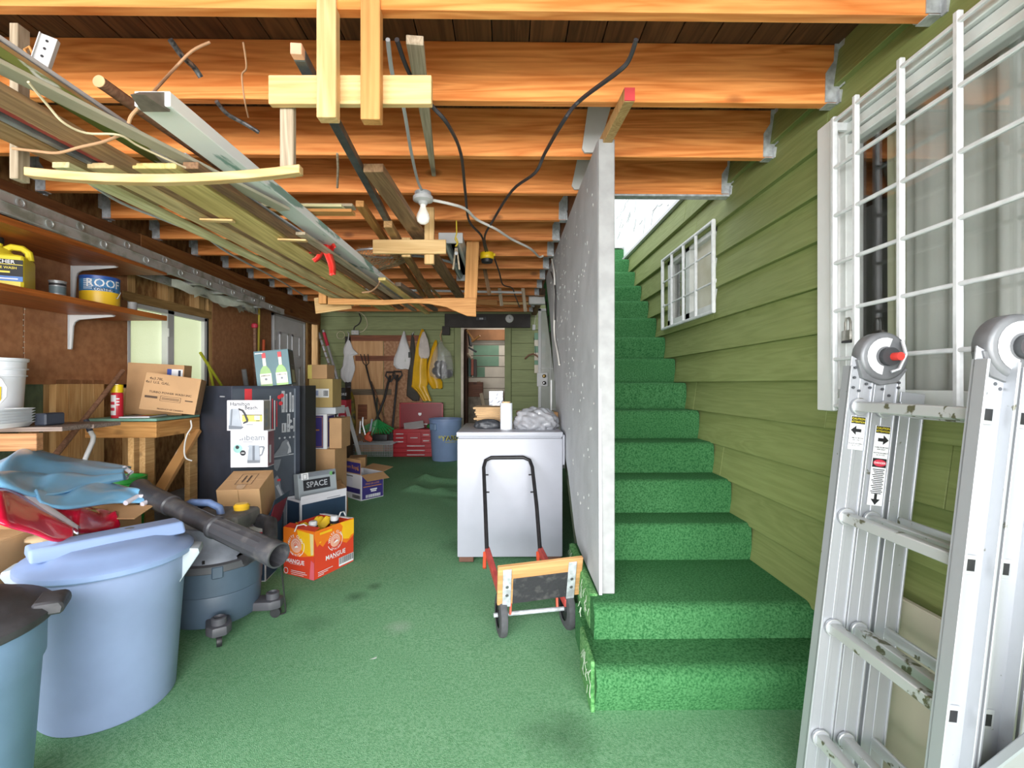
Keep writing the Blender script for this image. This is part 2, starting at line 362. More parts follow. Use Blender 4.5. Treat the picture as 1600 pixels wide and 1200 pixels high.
# --- left wall
wl = struct('wall_left')
def lw(name, y0, y1, z0, z1, m, x=XL, t=.012, bevel=.0015):
    l, h = y1 - y0, z1 - z0
    return MB().box((0, 0, 0), (t, l, h)).build(name, m, wl, bevel=bevel, M=Matrix.Translation((x - t / 2, (y0 + y1) / 2, (z0 + z1) / 2)))
# outer sheathing with the window opening and OSB between the studs
WY0, WY1, WZ0, WZ1 = 3.56, 4.50, 1.24, 1.885
for (a, bb, c, d) in ((.6, WY0, -.1, 2.62), (WY1, 6.86, -.1, 2.62), (WY0, WY1, -.1, WZ0), (WY0, WY1, WZ1, 2.62)):
    lw('osb_sheet', a, bb, c, d, M_osb, x=XL - .09, t=.015)
lw('osb_sheet', 6.86, YB + .1, -.1, 2.62, M_osb, x=XL - .2, t=.015)
lw('osb_sheet', 2.3, 2.96, -.05, 1.27, M_osbd, x=XL - .04, t=.012)
for y in (3.0, 3.09, 3.18, 3.27, 3.62, 3.70, 3.80, 4.9, 5.35, 6.74, 7.12):
    lw('stud', y, y + .045 + (.04 if y < 3.3 else 0), -.05, 1.3 if y < 4.5 else 2.2, M_stud, x=XL, t=.088)
for y in (3.56, 3.98, 4.38): lw('cripple_stud', y, y + .075, WZ1 + .06, 2.3, M_stud, x=XL, t=.088)
lw('window_stud', WY1 + .02, WY1 + .075, .9, 2.3, M_stud, x=XL, t=.088)
o = MB().box((0, 0, 0), (.1, WY1 - WY0 + .1, .07)).build('window_header', wood('header_tan', '#a98553', '#8b6a3e', axis=1), wl, bevel=.002, M=Matrix.Translation((XL - .04, (WY0 + WY1) / 2, WZ1 + .035)))
for (y0, y1) in ((.8, 1.75), (1.755, 2.80), (2.805, WY0)):
    lw('hardboard_panel', y0, y1, 1.268, 2.36, M_hard)
nl = MB()
for i in range(34):
    nl.cyl((XL + .001, 2.803 + random.uniform(-.006, .006), 1.29 + i * .032), .004, .004, 6, 'x')
tag(nl.build('nail_line', mat('nail_head', '#c9b9a2', .5, .3), wl), kind='stuff')
for (y0, y1) in ((WY1 + .085, 5.72),): lw('hardboard_panel', y0, y1, .2, 2.36, M_hard)
for (y0, y1, z0, z1, m) in ((.6, 3.55, 2.17, 2.372, M_beam), (3.56, 6.95, 2.13, 2.385, wood('ledger_front', '#9a6636', '#7b4a22', sc=5, axis=1, tone=.1))):
    lw('ledger', y0, y1, z0, z1, m, x=-2.70, t=.09, bevel=.003)
# window_1 : frosted slider in the left wall
w1 = struct('window_1')
fr = MB()
fx0, fx1 = XL - .07, XL - .0
for (a, bb, c, d) in ((WY0, WY1, WZ1 - .035, WZ1), (WY0, WY1, WZ0, WZ0 + .035), (WY0, WY0 + .035, WZ0, WZ1), (WY1 - .04, WY1, WZ0, WZ1), (3.98, 4.06, WZ0, WZ1)):
    fr.b2((fx0, a, c), (fx1, bb, d))
fr.build('window_frame', M_white, w1, bevel=.004)
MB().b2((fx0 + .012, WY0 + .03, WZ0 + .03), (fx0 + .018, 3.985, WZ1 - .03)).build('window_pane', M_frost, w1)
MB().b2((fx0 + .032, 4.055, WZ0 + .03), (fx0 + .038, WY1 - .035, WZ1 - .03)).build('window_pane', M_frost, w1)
MB().b2((fx1, 3.97, 1.66), (fx1 + .015, 3.99, 1.73)).build('window_latch', M_white, w1, bevel=.003)
MB().b2((XL - .02, WY1 + .004, WZ0), (XL + .002, WY1 + .02, WZ1)).build('weather_strip', M_black, w1)
# door_1 : white panelled door in the left wall
d1 = struct('door_1')
DY0, DY1, DZ = 5.78, 6.68, 2.13
MB().b2((XL - .045, DY0 + .03, .1), (XL - .005, DY1 - .03, DZ - .03)).build('door_leaf', mat('door_grey', '#dfe1e5', .5, 0, .03), d1)
fr = MB()
for (a, bb, c, d) in ((DY0, DY0 + .03, .1, DZ), (DY1 - .03, DY1, .1, DZ), (DY0, DY1, DZ - .03, DZ)): fr.b2((XL - .05, a, c), (XL + .006, bb, d))
fr.build('door_frame', M_white, d1, bevel=.003)
for y0 in (5.93, 6.27):
    for z0, z1 in ((1.62, 1.92), (.95, 1.5), (.25, .85)):
        p = MB(); p.prism([(y0, z0), (y0 + .24, z0), (y0 + .24, z1), (y0, z1)], lambda a, b_, t: Vector((XL - .005 + t, a, b_)), 0, .004)
        for (a, bb, c, d) in ((y0, y0 + .24, z0, z0 + .03), (y0, y0 + .24, z1 - .03, z1), (y0, y0 + .03, z0, z1), (y0 + .21, y0 + .24, z0, z1)): p.b2((XL - .005, a, c), (XL + .008, bb, d))
        p.build('door_panel', MATS['door_grey'], d1, bevel=.003)
MB().b2((XL - .004, 5.815, 1.8), (XL + .006, 5.835, 1.92)).build('door_hinge', M_white, d1)
# --- back wall with the doorway
wb = struct('wall_back')
DX0, DX1, DTOP = -.72, -.02, 2.235
z = 0.0; r = random.Random(3)
while z < 2.62:
    h = .215
    segs = [(-3.1, DX0 - .115), (DX1 + .115, XR)] if z < DTOP + .05 else [(-3.1, XR)]
    for (a, bb) in segs:
        MB().box((0, 0, 0), (bb - a - .003, .03, h - .004)).build('wall_plank', M_gpl, wb, bevel=.002, M=Matrix.Translation(((a + bb) / 2, YB + .015 + r.uniform(-.001, .001), z + h / 2)))
    z += h
MB().b2((-3.1, YB + .031, 0), (DX0 - .1, YB + .05, 2.62)).b2((DX1 + .1, YB + .031, 0), (XR, YB + .05, 2.62)).b2((DX0 - .1, YB + .031, DTOP + .05), (DX1 + .1, YB + .05, 2.62)).build('wall_back_sheath', M_dark, wb)
cs = MB()
cs.b2((DX0 - .11, YB - .022, .1), (DX0 - .005, YB + .04, DTOP)).b2((DX1 + .005, YB - .022, .1), (DX1 + .11, YB + .04, DTOP)).b2((DX0 - .11, YB - .023, DTOP), (DX1 + .11, YB + .04, DTOP + .1))
cs.build('door_casing', mat('casing_green', '#868f60', .6, 0, .06), wb, bevel=.004)
MB().b2((-.98, YB - .09, 2.18), (.4, YB - .01, 2.40)).build('dark_header', mat('dark_header', '#45413f', .8), wb, bevel=.004)
MB().b2((-1.02, YB - .1, 2.06), (-.9, YB - .01, 2.2)).build('dark_header', MATS['dark_header'], wb, bevel=.004)
MB().b2((DX0 - .005, YB - .03, .12), (DX0 + .035, YB + .05, DTOP - .03)).build('door_stop', mat('cream_edge', '#d9cfbd', .6), wb, bevel=.003)
# room behind the doorway
rb = struct('wall_rear')
for i in range(10):
    z0 = .35 + i * .21
    MB().box((0, 0, 0), (1.9, .03, .2)).build('wall_plank', mat('plank_white', '#e2d9c9', .7, 0, .05), rb, bevel=.003, M=Matrix.Translation((-.2, 9.2, z0 + .1)))
for (z0, xa, xb) in ((1.82, -.62, -.13), (1.61, -.62, -.13), (1.40, -.62, -.4)):
    MB().b2((xa, 9.176, z0 + .005), (xb, 9.184, z0 + .195)).build('green_patch', mat('plank_teal', '#7fa58c', .7, 0, .05), rb)
MB().b2((-1.5, YB + .1, -.1), (-1.45, 9.3, 2.7)).b2((.7, YB + .1, -.1), (.75, 9.3, 2.7)).b2((-1.5, YB + .1, 2.62), (.75, 9.3, 2.7)).b2((-1.5, 9.22, -.1), (.75, 9.3, 2.7)).build('room_shell', mat('room_brown', '#6a4a33', .8), rb)
MB().b2((-1.3, 9.0, 2.1), (.5, 9.05, 2.3)).build('lintel_board', mat('room_lintel', '#8d6240', .8), rb)
# --- right wall: lapped siding with two window openings
wr = struct('wall_right')
W2 = (.1, 1.93, 1.2, 2.33); W3 = (2.98, 3.86, 1.74, 2.27)
rr = random.Random(11)
for k in range(-7, 7):
    h0 = 1.286 + .195 * k; h1 = h0 + .195
    cuts = [(-.3, 5.62)]
    for (a, bb, c, d) in (W2, W3):
        if h1 > c + .02 and h0 < d - .02:
            cuts = [q for (p, e) in cuts for q in ((p, min(e, a)), (max(p, bb), e)) if q[1] - q[0] > .02]
    cuts = [(p, e, h0, h1) for p, e in cuts]
    for (a, bb, c, d) in (W2, W3):
        if h1 > c + .02 and h0 < d - .02:
            if h1 > d + .01: cuts.append((a, bb, d, h1))
            if h0 < c - .01: cuts.append((a, bb, h0, c))
    for (p, e, z0_, z1_) in cuts:
        ends = [p]; t = p + rr.uniform(.8, 2.6)
        while t < e - .5: ends.append(t); t += rr.uniform(1.8, 2.8)
        ends.append(e)
        for a, bb in zip(ends, ends[1:]):
            l = bb - a - .003
            ex = .015 if z1_ == h1 else 0; ka = -.026 + .030 * (z0_ - h0) / .21; kb = -.026 + .030 * (z1_ + ex - h0) / .21; poly = [(ka, z0_ - h0 - .001), (.008, z0_ - h0 - .001), (.012, z1_ - h0 + ex), (kb, z1_ - h0 + ex)]
            q = MB(); q.prism(poly, lambda u, v, t: Vector((u, t, v)), -l / 2, l / 2)
            q.build('siding_board', M_sid, wr, bevel=.002, M=Matrix.Translation((XR + .002, (a + bb) / 2, h0)) @ Matrix.Rotation(rr.uniform(-.003, .003), 4, 'Y'))
for (y0, y1, z0, z1) in ((-.3, .1, -.1, 2.66), (.1, 1.93, -.1, 1.2), (.1, 1.93, 2.33, 2.66), (1.93, 2.98, -.1, 2.66), (2.98, 3.86, -.1, 1.74), (2.98, 3.86, 2.27, 2.66), (3.86, 7.8, -.1, 2.66)):
    MB().b2((XR + .016, y0, z0), (XR + .09, y1, z1)).build('wall_sheath', M_dark, wr)
# upper storey in white above the siding and at the head of the stair
wu = struct('wall_upper')
M_crack = mat('white_crackle', '#f0f1f1', .75, 0, .02, 20, bump=.5, bs=14)
MB().b2((XR - .012, 2.86, 2.655), (XR + .1, 6.3, 4.6)).build('upper_panel', M_crack, wu)
MB().b2((XR - .03, 2.86, 2.645), (XR + .02, 5.9, 2.67)).build('drip_edge', M_white, wu)
MB().b2((.3, 6.1, 2.3), (1.5, 6.2, 4.6)).build('head_panel', M_crack, wu)
v = MB(); v.b2((XR - .022, 3.36, 2.71), (XR - .012, 3.64, 2.99))
for i in range(7): v.box((XR - .024, 3.5, 2.74 + i * .036), (.012, .24, .02), Matrix.Rotation(.5, 3, 'Y'))
v.build('wall_vent', M_white, wu)
cr = MB()
for i in range(40):
    y = rr.uniform(3.7, 5.6); zc = rr.uniform(2.7, 3.3); a = rr.uniform(-1.2, .4); l = rr.uniform(.04, .16)
    p = [Vector((XR - .013, y + l * t * math.cos(a), zc + l * t * math.sin(a) + .3 * l * t * t)) for t in (-.5, -.2, .1, .5)]
    cr.tube(p, .004, 4)
tag(cr.build('peeling_paint', mat('peel_grey', '#c4c6c8', .8), wu), kind='stuff')
# --- staircase
st = struct('staircase')
def step(x0, x1, y0, y1, z0, z1, lean=0.0, rnd=.035, m=None, name='stair_step'):
    n = 8; prof = [(y0 + lean, z0)]
    for i in range(n + 1):
        a = PI - (PI / 2) * i / n * 1.0
        prof.append((y0 + rnd + rnd * math.cos(a) - .0, z1 - rnd + rnd * math.sin(a)))
    prof += [(y1, z1), (y1, z0)]
    b = MB(); b.prism(prof, lambda u, v, t: Vector((t, u, v)), x0, x1)
    return b.build(name, m or M_turf, st, smooth=50)
step(.345, 1.30, 1.79, 2.35, -.02, .185, lean=.06, rnd=.06)
step(.375, 1.35, 2.0, 2.80, -.02, .33, lean=.05, rnd=.055)
for k in range(3, 15):
    y0 = 2.53 + .23 * (k - 3); z1 = .33 + .19 * (k - 2)
    step(XP + .015, XR - .012, y0, y0 + .30, z1 - .26, z1)
step(XP + .015, XR - .012, 5.29, 6.12, 2.54, 2.785)
MB().b2((XP + .08, 5.285, 2.786), (XR - .02, 5.33, 2.815)).build('threshold', M_white, st, bevel=.004)
# carpeted curb that carries the partition, and its frayed side
MB().b2((.372, 2.1, -.02), (.412, 2.78, .342)).build('carpet_curb', M_turfdirty, st, bevel=.03, seg=3)
MB().b2((.328, 1.83, -.02), (.346, 2.1, .2)).build('carpet_curb', M_turfdirty, st, bevel=.012, seg=2)
fry = MB()
for i in range(60):
    y = rr.uniform(1.8, 2.75); z = (.19 if y < 2.02 else .33) - abs(rr.gauss(0, .05)); x = .325
    if y > 2.1: x = .37
    fry.tube([(x, y, max(z, .01)), (x - .006, y + rr.uniform(-.03, .03), max(z - .02, .0)), (x - .004, y + rr.uniform(-.04, .04), max(z - .035, .0))], .0012, 4)
tag(fry.build('frayed_thread', mat('fray', '#b9c6b2', .9), st), kind='stuff')
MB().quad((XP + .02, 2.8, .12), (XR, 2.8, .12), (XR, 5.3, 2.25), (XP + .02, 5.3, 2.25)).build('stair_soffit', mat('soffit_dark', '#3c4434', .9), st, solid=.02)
# --- partition beside the stair: grey panel cut to the slope, white end post
wp = struct('wall_stair')
poly = [(2.10, .335), (2.74, .345), (2.85, .40), (3.15, .68), (3.55, .92), (3.88, 1.06), (4.12, 1.44), (4.47, 1.95), (4.86, 2.33), (4.86, 2.372), (2.14, 2.368)]
b = MB(); b.prism(poly, lambda u, v, t: Vector((t, u, v)), XP, XP + .014); b.build('partition_panel', M_grey, wp)
MB().b2((XP + .001, 2.118, .332), (XP + .074, 2.145, 2.366)).build('end_post', M_whitedirty, wp, bevel=.003)
for y in (2.5, 2.95, 3.4, 3.85, 4.3): MB().b2((XP + .015, y, .45 + max(0, (y - 2.5)) * .95), (XP + .06, y + .04, 2.36)).build('partition_stud', M_stud, wp)
MB().b2((XP + .061, 2.146, .6), (XP + .073, 3.4, 2.366)).build('partition_panel', M_grey, wp)
sp = MB()
for i in range(150):
    y = rr.uniform(2.2, 4.4); zz = rr.uniform(.5 + max(0, y - 2.7) * .95, 2.3)
    if rr.random() < .5: y = 2.15 + (y - 2.15) * .8
    sp.cyl((XP - .0005, y, zz), rr.uniform(.003, .011), .002, 6, 'x')
tag(sp.build('filler_spot', mat('filler', '#dcdedd', .8), wp), kind='stuff')
lumber('plate_stub', (.46, 1.76, 2.345), (.452, 2.34, 2.39), .04, .05, M_stud, wp)
MB().box((.4602, 1.7585, 2.345), (.039, .004, .048)).build('painted_end', mat('red_paint', '#d9484a', .5), wp)
# ------------------------------------------------------------------ right side: windows, grilles, ladder
M_vinyl = mat('vinyl_white', '#dfe3e1', .45, 0, .05, 12)
M_bar = mat('bar_white', '#e2e5e7', .45, 0, .06, 30)
M_curt = mat('curtain_grey', '#dfe4dd', .85, 0, .06, 4, col2='#d0d6ce')
M_inside = mat('inside_wall', '#6d655a', .9)
def room_box(name, x0, x1, y0, y1, z0, z1, parent, m=None):
    b = MB(); t = .02
    b.b2((x1, y0, z0), (x1 + t, y1, z1)).b2((x0, y0 - t, z0), (x1, y0, z1)).b2((x0, y1, z0), (x1, y1 + t, z1)).b2((x0, y0, z0 - t), (x1, y1, z0)).b2((x0, y0, z1), (x1, y1, z1 + t))
    return b.build(name, m or M_inside, parent)
def curtain(name, x, y0, y1, z0, z1, m, parent, amp=.03, n=9, seed=0):
    q = random.Random(seed); ph = [q.uniform(0, 6) for _ in range(4)]
    def fn(u, v):
        y = y0 + (y1 - y0) * u; w = math.sin(2 * PI * n * u + ph[0] + .6 * math.sin(5 * u + ph[1])) + .35 * math.sin(2 * PI * n * 2.3 * u + ph[2])
        return Vector((x + amp * w * (.75 + .25 * v), y, z0 + (z1 - z0) * v))
    return MB().grid(fn, n * 12, 4).build(name, m, parent, smooth=80)
w2 = struct('window_2')
Y0, Y1, Z0, Z1 = W2
fr = MB()
for (a, bb, c, d, x0, x1) in ((Y0, Y1, Z1 - .045, Z1, 1.31, 1.40), (Y0, Y1, Z1 - .085, Z1 - .048, 1.325, 1.40), (Y0, Y1, Z1 - .12, Z1 - .09, 1.335, 1.40), (Y0, Y1, Z0, Z0 + .05, 1.32, 1.40), (Y1 - .09, Y1 - .055, Z0, Z1, 1.33, 1.40), (.92, .99, Z0, Z1, 1.345, 1.40), (Y0, Y0 + .05, Z0, Z1, 1.33, 1.4)):
    fr.b2((x0, a, c), (x1, bb, d))
fr.build('window_frame', M_vinyl, w2, bevel=.003)
MB().b2((1.296, 1.873, 1.162), (1.335, 1.962, 2.325)).build('trim_board', mat('trim_white', '#ebebea', .5, 0, .03), w2, bevel=.003)
MB().b2((1.372, Y0 + .03, Z0 + .03), (1.377, .96, Z1 - .1)).build('window_pane', M_glass, w2)
MB().b2((1.362, .96, Z0 + .03), (1.367, Y1 - .06, Z1 - .1)).build('window_pane', M_glass, w2)
curtain('curtain', 1.442, .2, 1.70, 1.05, 2.5, M_curt, w2, .016, 11, 3)
curtain('curtain', 1.47, 1.66, 1.80, 1.05, 2.5, mat('curtain_olive', '#c9cdae', .85, 0, .05), w2, .012, 3, 5)
room_box('inner_room', 1.405, 2.1, .0, 2.3, 1.0, 2.6, w2)
def bar(p0, p1, r, name, parent):
    p0, p1 = Vector(p0), Vector(p1)
    return MB().beam(p0, p1, r, r).build(name, M_bar, parent, bevel=r * .22, world=True)
gr = thing('window_grille', 'large white metal bar grille bolted over the wide curtained window', 'grille', (1.285, 1.0, 1.18))
gx = 1.28
for y in (1.835, 1.72, 1.523, 1.328, 1.13, .93, .73, .53, .33, .10):
    bar((gx, y, 1.165), (gx, y, 2.325 if .2 < y < 1.8 else 2.31), .02, 'bar', gr)
for i, h in enumerate((2.292, 2.108, 1.922, 1.737, 1.552, 1.366, 1.185)):
    bar((gx - .002, .093, h), (gx - .002, 1.842, h), .0135, 'crossbar', gr)
for h in (1.2, 2.27): MB().b2((gx, 1.828, h - .015), (1.34, 1.842, h + .015)).build('mounting_tab', M_bar, gr, world=True)
pl = thing('padlock', 'steel padlock hanging open-shackled behind the bars of the large grille', 'padlock', (1.305, 1.795, 1.455), 0)
MB().box((0, 0, 0), (.022, .045, .04)).build('lock_body', mat('brushed_steel', '#b9b6ae', .35, .8, .1, 40), pl, bevel=.005, seg=2)
MB().box((0, 0, -.024), (.024, .043, .008)).build('lock_bumper', M_black, pl, bevel=.002)
MB().tube([(0, .013, .015), (0, .014, .05), (0, .008, .066), (0, -.006, .066), (0, -.013, .05), (0, -.013, .015)], .004, 8).build('shackle', MATS['brushed_steel'], pl)
# small window with its own grille
w3 = struct('window_3')
Y0, Y1, Z0, Z1 = W3
fr = MB()
for (a, bb, c, d) in ((Y0, Y1, Z1 - .04, Z1), (Y0, Y1, Z0, Z0 + .045), (Y0, Y0 + .04, Z0, Z1), (Y1 - .05, Y1, Z0, Z1), (3.40, 3.48, Z0, Z1)): fr.b2((1.322, a, c), (1.38, bb, d))
fr.build('window_frame', M_vinyl, w3, bevel=.003)
MB().b2((1.36, Y0 + .03, Z0 + .03), (1.365, 3.42, Z1 - .03)).build('window_pane', mat('hazed_glass', '#d8d6c6', .35, 0, .1, 5, bump=.1, bs=50, col2='#c7c2ac'), w3)
MB().b2((1.36, 3.46, Z0 + .03), (1.365, Y1 - .04, Z1 - .03)).build('window_pane', M_glass, w3)
MB().b2((1.40, 3.44, Z0), (1.41, 3.80, Z1)).build('board_behind', mat('beige_board', '#d0b78e', .7, 0, .05), w3)
room_box('inner_room', 1.385, 1.5, 2.98, 3.86, 1.74, 2.27, w3)
gs = thing('window_grille', 'small white metal bar grille over the little window beside the stairs', 'grille', (1.30, 3.4, 1.71))
gx = 1.295
for y in (2.945, 3.22, 3.45, 3.69, 3.905): bar((gx, y, 1.712), (gx, y, 2.297), .024 if y in (2.945, 3.905) else .019, 'bar', gs)
for h in (1.722, 1.905, 2.10, 2.287): bar((gx, 2.945, h), (gx, 3.905, h), .02 if h in (1.722, 2.287) else .011, 'crossbar', gs)
for y in (2.95, 3.9): MB().b2((gx, y - .01, 1.9), (1.335, y + .01, 1.925)).build('mounting_tab', M_bar, gs, world=True)
# multi position aluminium ladder, folded and leaned against the big grille
M_ladder = mat('ladder_alu', '#b3b6bb', .4, .45, .1, 34, bump=.03, col2='#77776a', cov=.715, sharp=.02)
M_ladd = mat('ladder_scuffed', '#c2c5c4', .45, .4, .4, 24, bump=.05, bs=60, col2='#66664e', cov=.63, sharp=.02)
M_hinge = mat('hinge_grey', '#7f8184', .45, .3, .12, 20)
ld = thing('folding_ladder', 'tall folded aluminium ladder with red hinge buttons leaning on the large window grille', 'ladder', (.884, 0, 0), rot=(0, math.radians(6.75), 0))
YL, YR = 1.42, 1.045
def rail(u0, z0, z1, y, side, name='rail', w=.074, m=None, cut=True):
    """C shaped rail: web facing along Y, lips on both edges"""
    b = MB(); s = side
    if cut: poly = [(u0, z0), (u0 + w, z0), (u0 + w, z1 - (.03 if u0 < .05 else 0)), (u0, z1 - (0 if u0 < .05 else .03))]
    else: poly = [(u0, z0), (u0 + w, z0), (u0 + w, z1), (u0, z1)]
    b.prism(poly, lambda p, q, t: Vector((p, t, q)), y, y + .006 * s)
    for uu in (u0, u0 + w - .006): b.b2((uu, y - .004 * s, z0), (uu + .006, y + .034 * s, z1 - .03))
    b.b2((u0 + w * .42, y - .003 * s, z0), (u0 + w * .58, y, z1 - .05))
    return b.build(name, m or M_ladder, ld, bevel=.0012)
for y, s in ((YL, 1), (YR, -1)):
    rail(0, -.03 + .03, 1.365, y, s); rail(.078, 0.0, 1.355, y + .002 * s, s)
    rail(.162, .02, 1.275, y, s, 'rear_rail', .075, None, False)
for zz in (.215, .548, .882, 1.215):
    for u, nm in ((.035, 'rung'), (.112, 'rung'), (.2, 'rear_rung')):
        b = MB().use(M_ladd); hgt, wd = (.030, .034) if nm == 'rung' else (.034, .012)
        pr = [(-wd / 2, -hgt / 2), (wd / 2, -hgt / 2), (wd / 2, hgt / 2 - .003), (wd * .2, hgt / 2), (-wd * .2, hgt / 2), (-wd / 2, hgt / 2 - .003)]
        b.prism(pr, lambda p, q, t: Vector((u + p, t, zz + q)), YR - .003, YL + .01)
        b.use(M_ladder)
        if nm == 'rung':
            b.cyl((u, YL - .008, zz), .026, .012, 18, 'y'); b.cyl((u, YR + .008, zz), .026, .012, 18, 'y')
        b.build(nm, None, ld, bevel=.002)
for zz in (.548, .882, 1.215):
    for u in (.035, .112): MB().use(M_alu).box((u, YR - .009, zz), (.034, .006, .044)).use(M_black).box((u, YR - .011, zz), (.024, .006, .032)).build('rung_plug', None, ld, bevel=.006, seg=2)
for y, s in ((YL, -1), (YR, -1)):
    h = MB().use(M_hinge); cu, cz = .088, 1.372
    M = Matrix.Translation((cu, y, cz)) @ Matrix.Rotation(PI / 2, 4, 'X')
    h.lathe([(.066, -.03), (.073, -.024), (.073, .012), (.066, .018)], 28, M)
    h.prism([(.01, 1.355), (.166, 1.345), (.14, 1.30), (.088, 1.285), (.03, 1.30)], lambda p, q, t: Vector((p, t, q)), y - .012, y + .02)
    hh = h.build('hinge', None, ld, bevel=.002)
    M2 = Matrix.Translation((cu - .005, y - .019, cz)) @ Matrix.Rotation(PI / 2, 4, 'X')
    b = MB(); 
    for i in range(12):
        a0 = PI * .42 + i * PI * 1.05 / 12; a1 = a0 + PI * 1.05 / 12
        b.quad(*[Vector((cu + r_ * math.cos(a), y - .0195, cz + r_ * math.sin(a))) for r_, a in ((.03, a0), (.056, a0), (.056, a1), (.03, a1))])
    b.build('hinge_decal', mat('decal_white', '#eceef0', .4), hh)
    MB().cyl((cu + .006, y - .026, cz), .027, .016, 20, 'y').build('hinge_hub', mat('hub_dark', '#4b4d50', .5, .3), hh)
    MB().cyl((cu + .012, y - .044, cz), .012, .03, 16, 'y').build('hinge_button', mat('button_red', '#e5433b', .4), hh)
    MB().tube([(cu + .035, y - .03, cz + .05), (cu + .045, y - .036, cz + .01), (cu + .03, y - .036, cz - .035), (cu + .012, y - .03, cz - .045)], .005, 8).build('hinge_spring', M_alu, hh)
    rv = MB()
    for (u, z) in ((.012, 1.33), (.03, 1.315), (.012, 1.30), (.05, 1.285), (.012, 1.27), (.03, 1.262), (.062, 1.275), (.145, 1.33), (.12, 1.315), (.148, 1.30), (.10, 1.275), (.122, 1.258), (.148, 1.285)):
        rv.cyl((u, y - .005, z), .0042, .004, 8, 'y')
    tag(rv.build('rivet', mat('rivet_dark', '#5d6064', .5, .5), ld), kind='stuff')
# warning stickers on the two near rails
M_stw = mat('sticker_white', '#e9eaec', .45, 0, .02); M_ink = mat('ink_black', '#1d1d20', .6, 0, .02); M_yel = mat('ink_yellow', '#e7d52a', .5, 0, .02); M_redi = mat('ink_red', '#c7364a', .5, 0, .02)
def sticker(u0, z1, arrow, danger):
    y = YL - .0045; w = .046; cu = u0 + w / 2
    s = MB().use(M_stw); s.b2((u0, y, z1 - (.24 if danger else .10)), (u0 + w, y + .001, z1))
    so = s.build('warning_sticker', None, ld)
    p = MB().use(M_ink); f = lambda a, b, c, d, yy=.0008: p.b2((a, y - yy, c), (b, y, d))
    f(u0 + .002, u0 + w - .002, z1 - .022, z1 - .001)
    sg = arrow; za = z1 - .042
    p.prism([(cu - .012 * sg, za + .005), (cu + .004 * sg, za + .005), (cu + .004 * sg, za + .014), (cu + .02 * sg, za), (cu + .004 * sg, za - .014), (cu + .004 * sg, za - .005), (cu - .012 * sg, za - .005)], lambda a, b, t: Vector((a, t, b)), y - .0008, y)
    X, Z = (1, 0, 0), (0, 0, 1)
    p.text('CLIMB FROM THIS', (cu, y - .001, z1 - .065), X, Z, .0052).text('SIDE ONLY', (cu, y - .001, z1 - .071), X, Z, .0052)
    p.text('MONTER SEULEMENT', (cu, y - .001, z1 - .082), X, Z, .0046).text('DE CE COTE', (cu, y - .001, z1 - .088), X, Z, .0046)
    if danger:
        for i in range(14): f(cu - .018 + .003 * (i % 3), cu + .018 - .003 * (i % 2), z1 - .133 - i * .0055, z1 - .1305 - i * .0055)
        za = z1 - .225
        p.prism([(cu - .004, za + .02), (cu + .004, za + .02), (cu + .004, za + .004), (cu + .014, za + .004), (cu, za - .013), (cu - .014, za + .004), (cu - .004, za + .004)], lambda a, b, t: Vector((a, t, b)), y - .0008, y)
        f(u0 + .002, u0 + w - .002, z1 - .125, z1 - .098)
        p.use(M_redi).lathe([(.0195, 0), (.0195, .0006)], 20, Matrix.Translation((cu, y - .0014, z1 - .1115)) @ Matrix.Rotation(PI / 2, 4, 'X') @ Matrix.Diagonal((1, .55, 1, 1)))
        p.use(M_stw).text('DANGER', (cu, y - .0024, z1 - .1115), X, Z, .0085)
    p.use(M_yel).text('CAUTION', (cu, y - .001, z1 - .0075), X, Z, .0088).text('ATTENTION', (cu, y - .001, z1 - .0165), X, Z, .0075)
    p.build('sticker_print', None, so)
sticker(.016, 1.185, -1, False); sticker(.094, 1.165, 1, True)
MB().beam((.1, 1.03, .38), (.14, .78, .86), .02, .085, (1, 0, 0)).build('stabilizer_bar', M_ladder, ld, bevel=.003)
# pale board leaning on the siding behind the ladder
o = lumber('leaning_board', (1.255, 1.63, .285), (1.255, .95, .285), .022, .62, mat('cream_board', '#c9c1ad', .6, 0, .06, 3), bevel=.004)
tag(o, 'cream board leaning on the green siding behind the folded ladder', 'board')
lumber('board_batten', (.0, .013, .3), (.66, .013, .3), .012, .02, wood('batten_dark', '#6b5136', '#4f3a25', sc=8), o) if False else None
# ------------------------------------------------------------------ freezer and what lies on it
fz = thing('chest_freezer', 'white chest freezer standing against the grey stair partition', 'freezer', (.03, 3.62, FL(3.6)))
M_enam = mat('enamel', '#a2a4ae', .35, 0, .02, 10)
MB().b2((-.36, -.37, .035), (.36, .38, .845)).build('body', M_enam, fz, bevel=.008, seg=2)
MB().b2((-.365, -.378, .856), (.362, .385, .89)).b2((-.355, -.368, .845), (.355, .375, .857)).build('lid', M_enam, fz, bevel=.006, seg=2)
MB().b2((.361, -.36, .66), (.378, -.30, .87)).b2((.36, -.33, .70), (.381, -.31, .80)).build('hinge_cover', M_enam, fz, bevel=.005)
for x in (-.3, .3):
    for y in (-.32, .32): MB().b2((x - .05, y - .04, -.002), (x + .05, y + .04, .04)).build('foot', mat('rusty_foot', '#6c4a3c', .8), fz, bevel=.004)
ZT = FL(3.6) + .89
M_paper = mat('kraft_paper', '#d5b489', .8, 0, .08, 12)
grp = 'kraft sheets piled on the freezer'
q = random.Random(5)
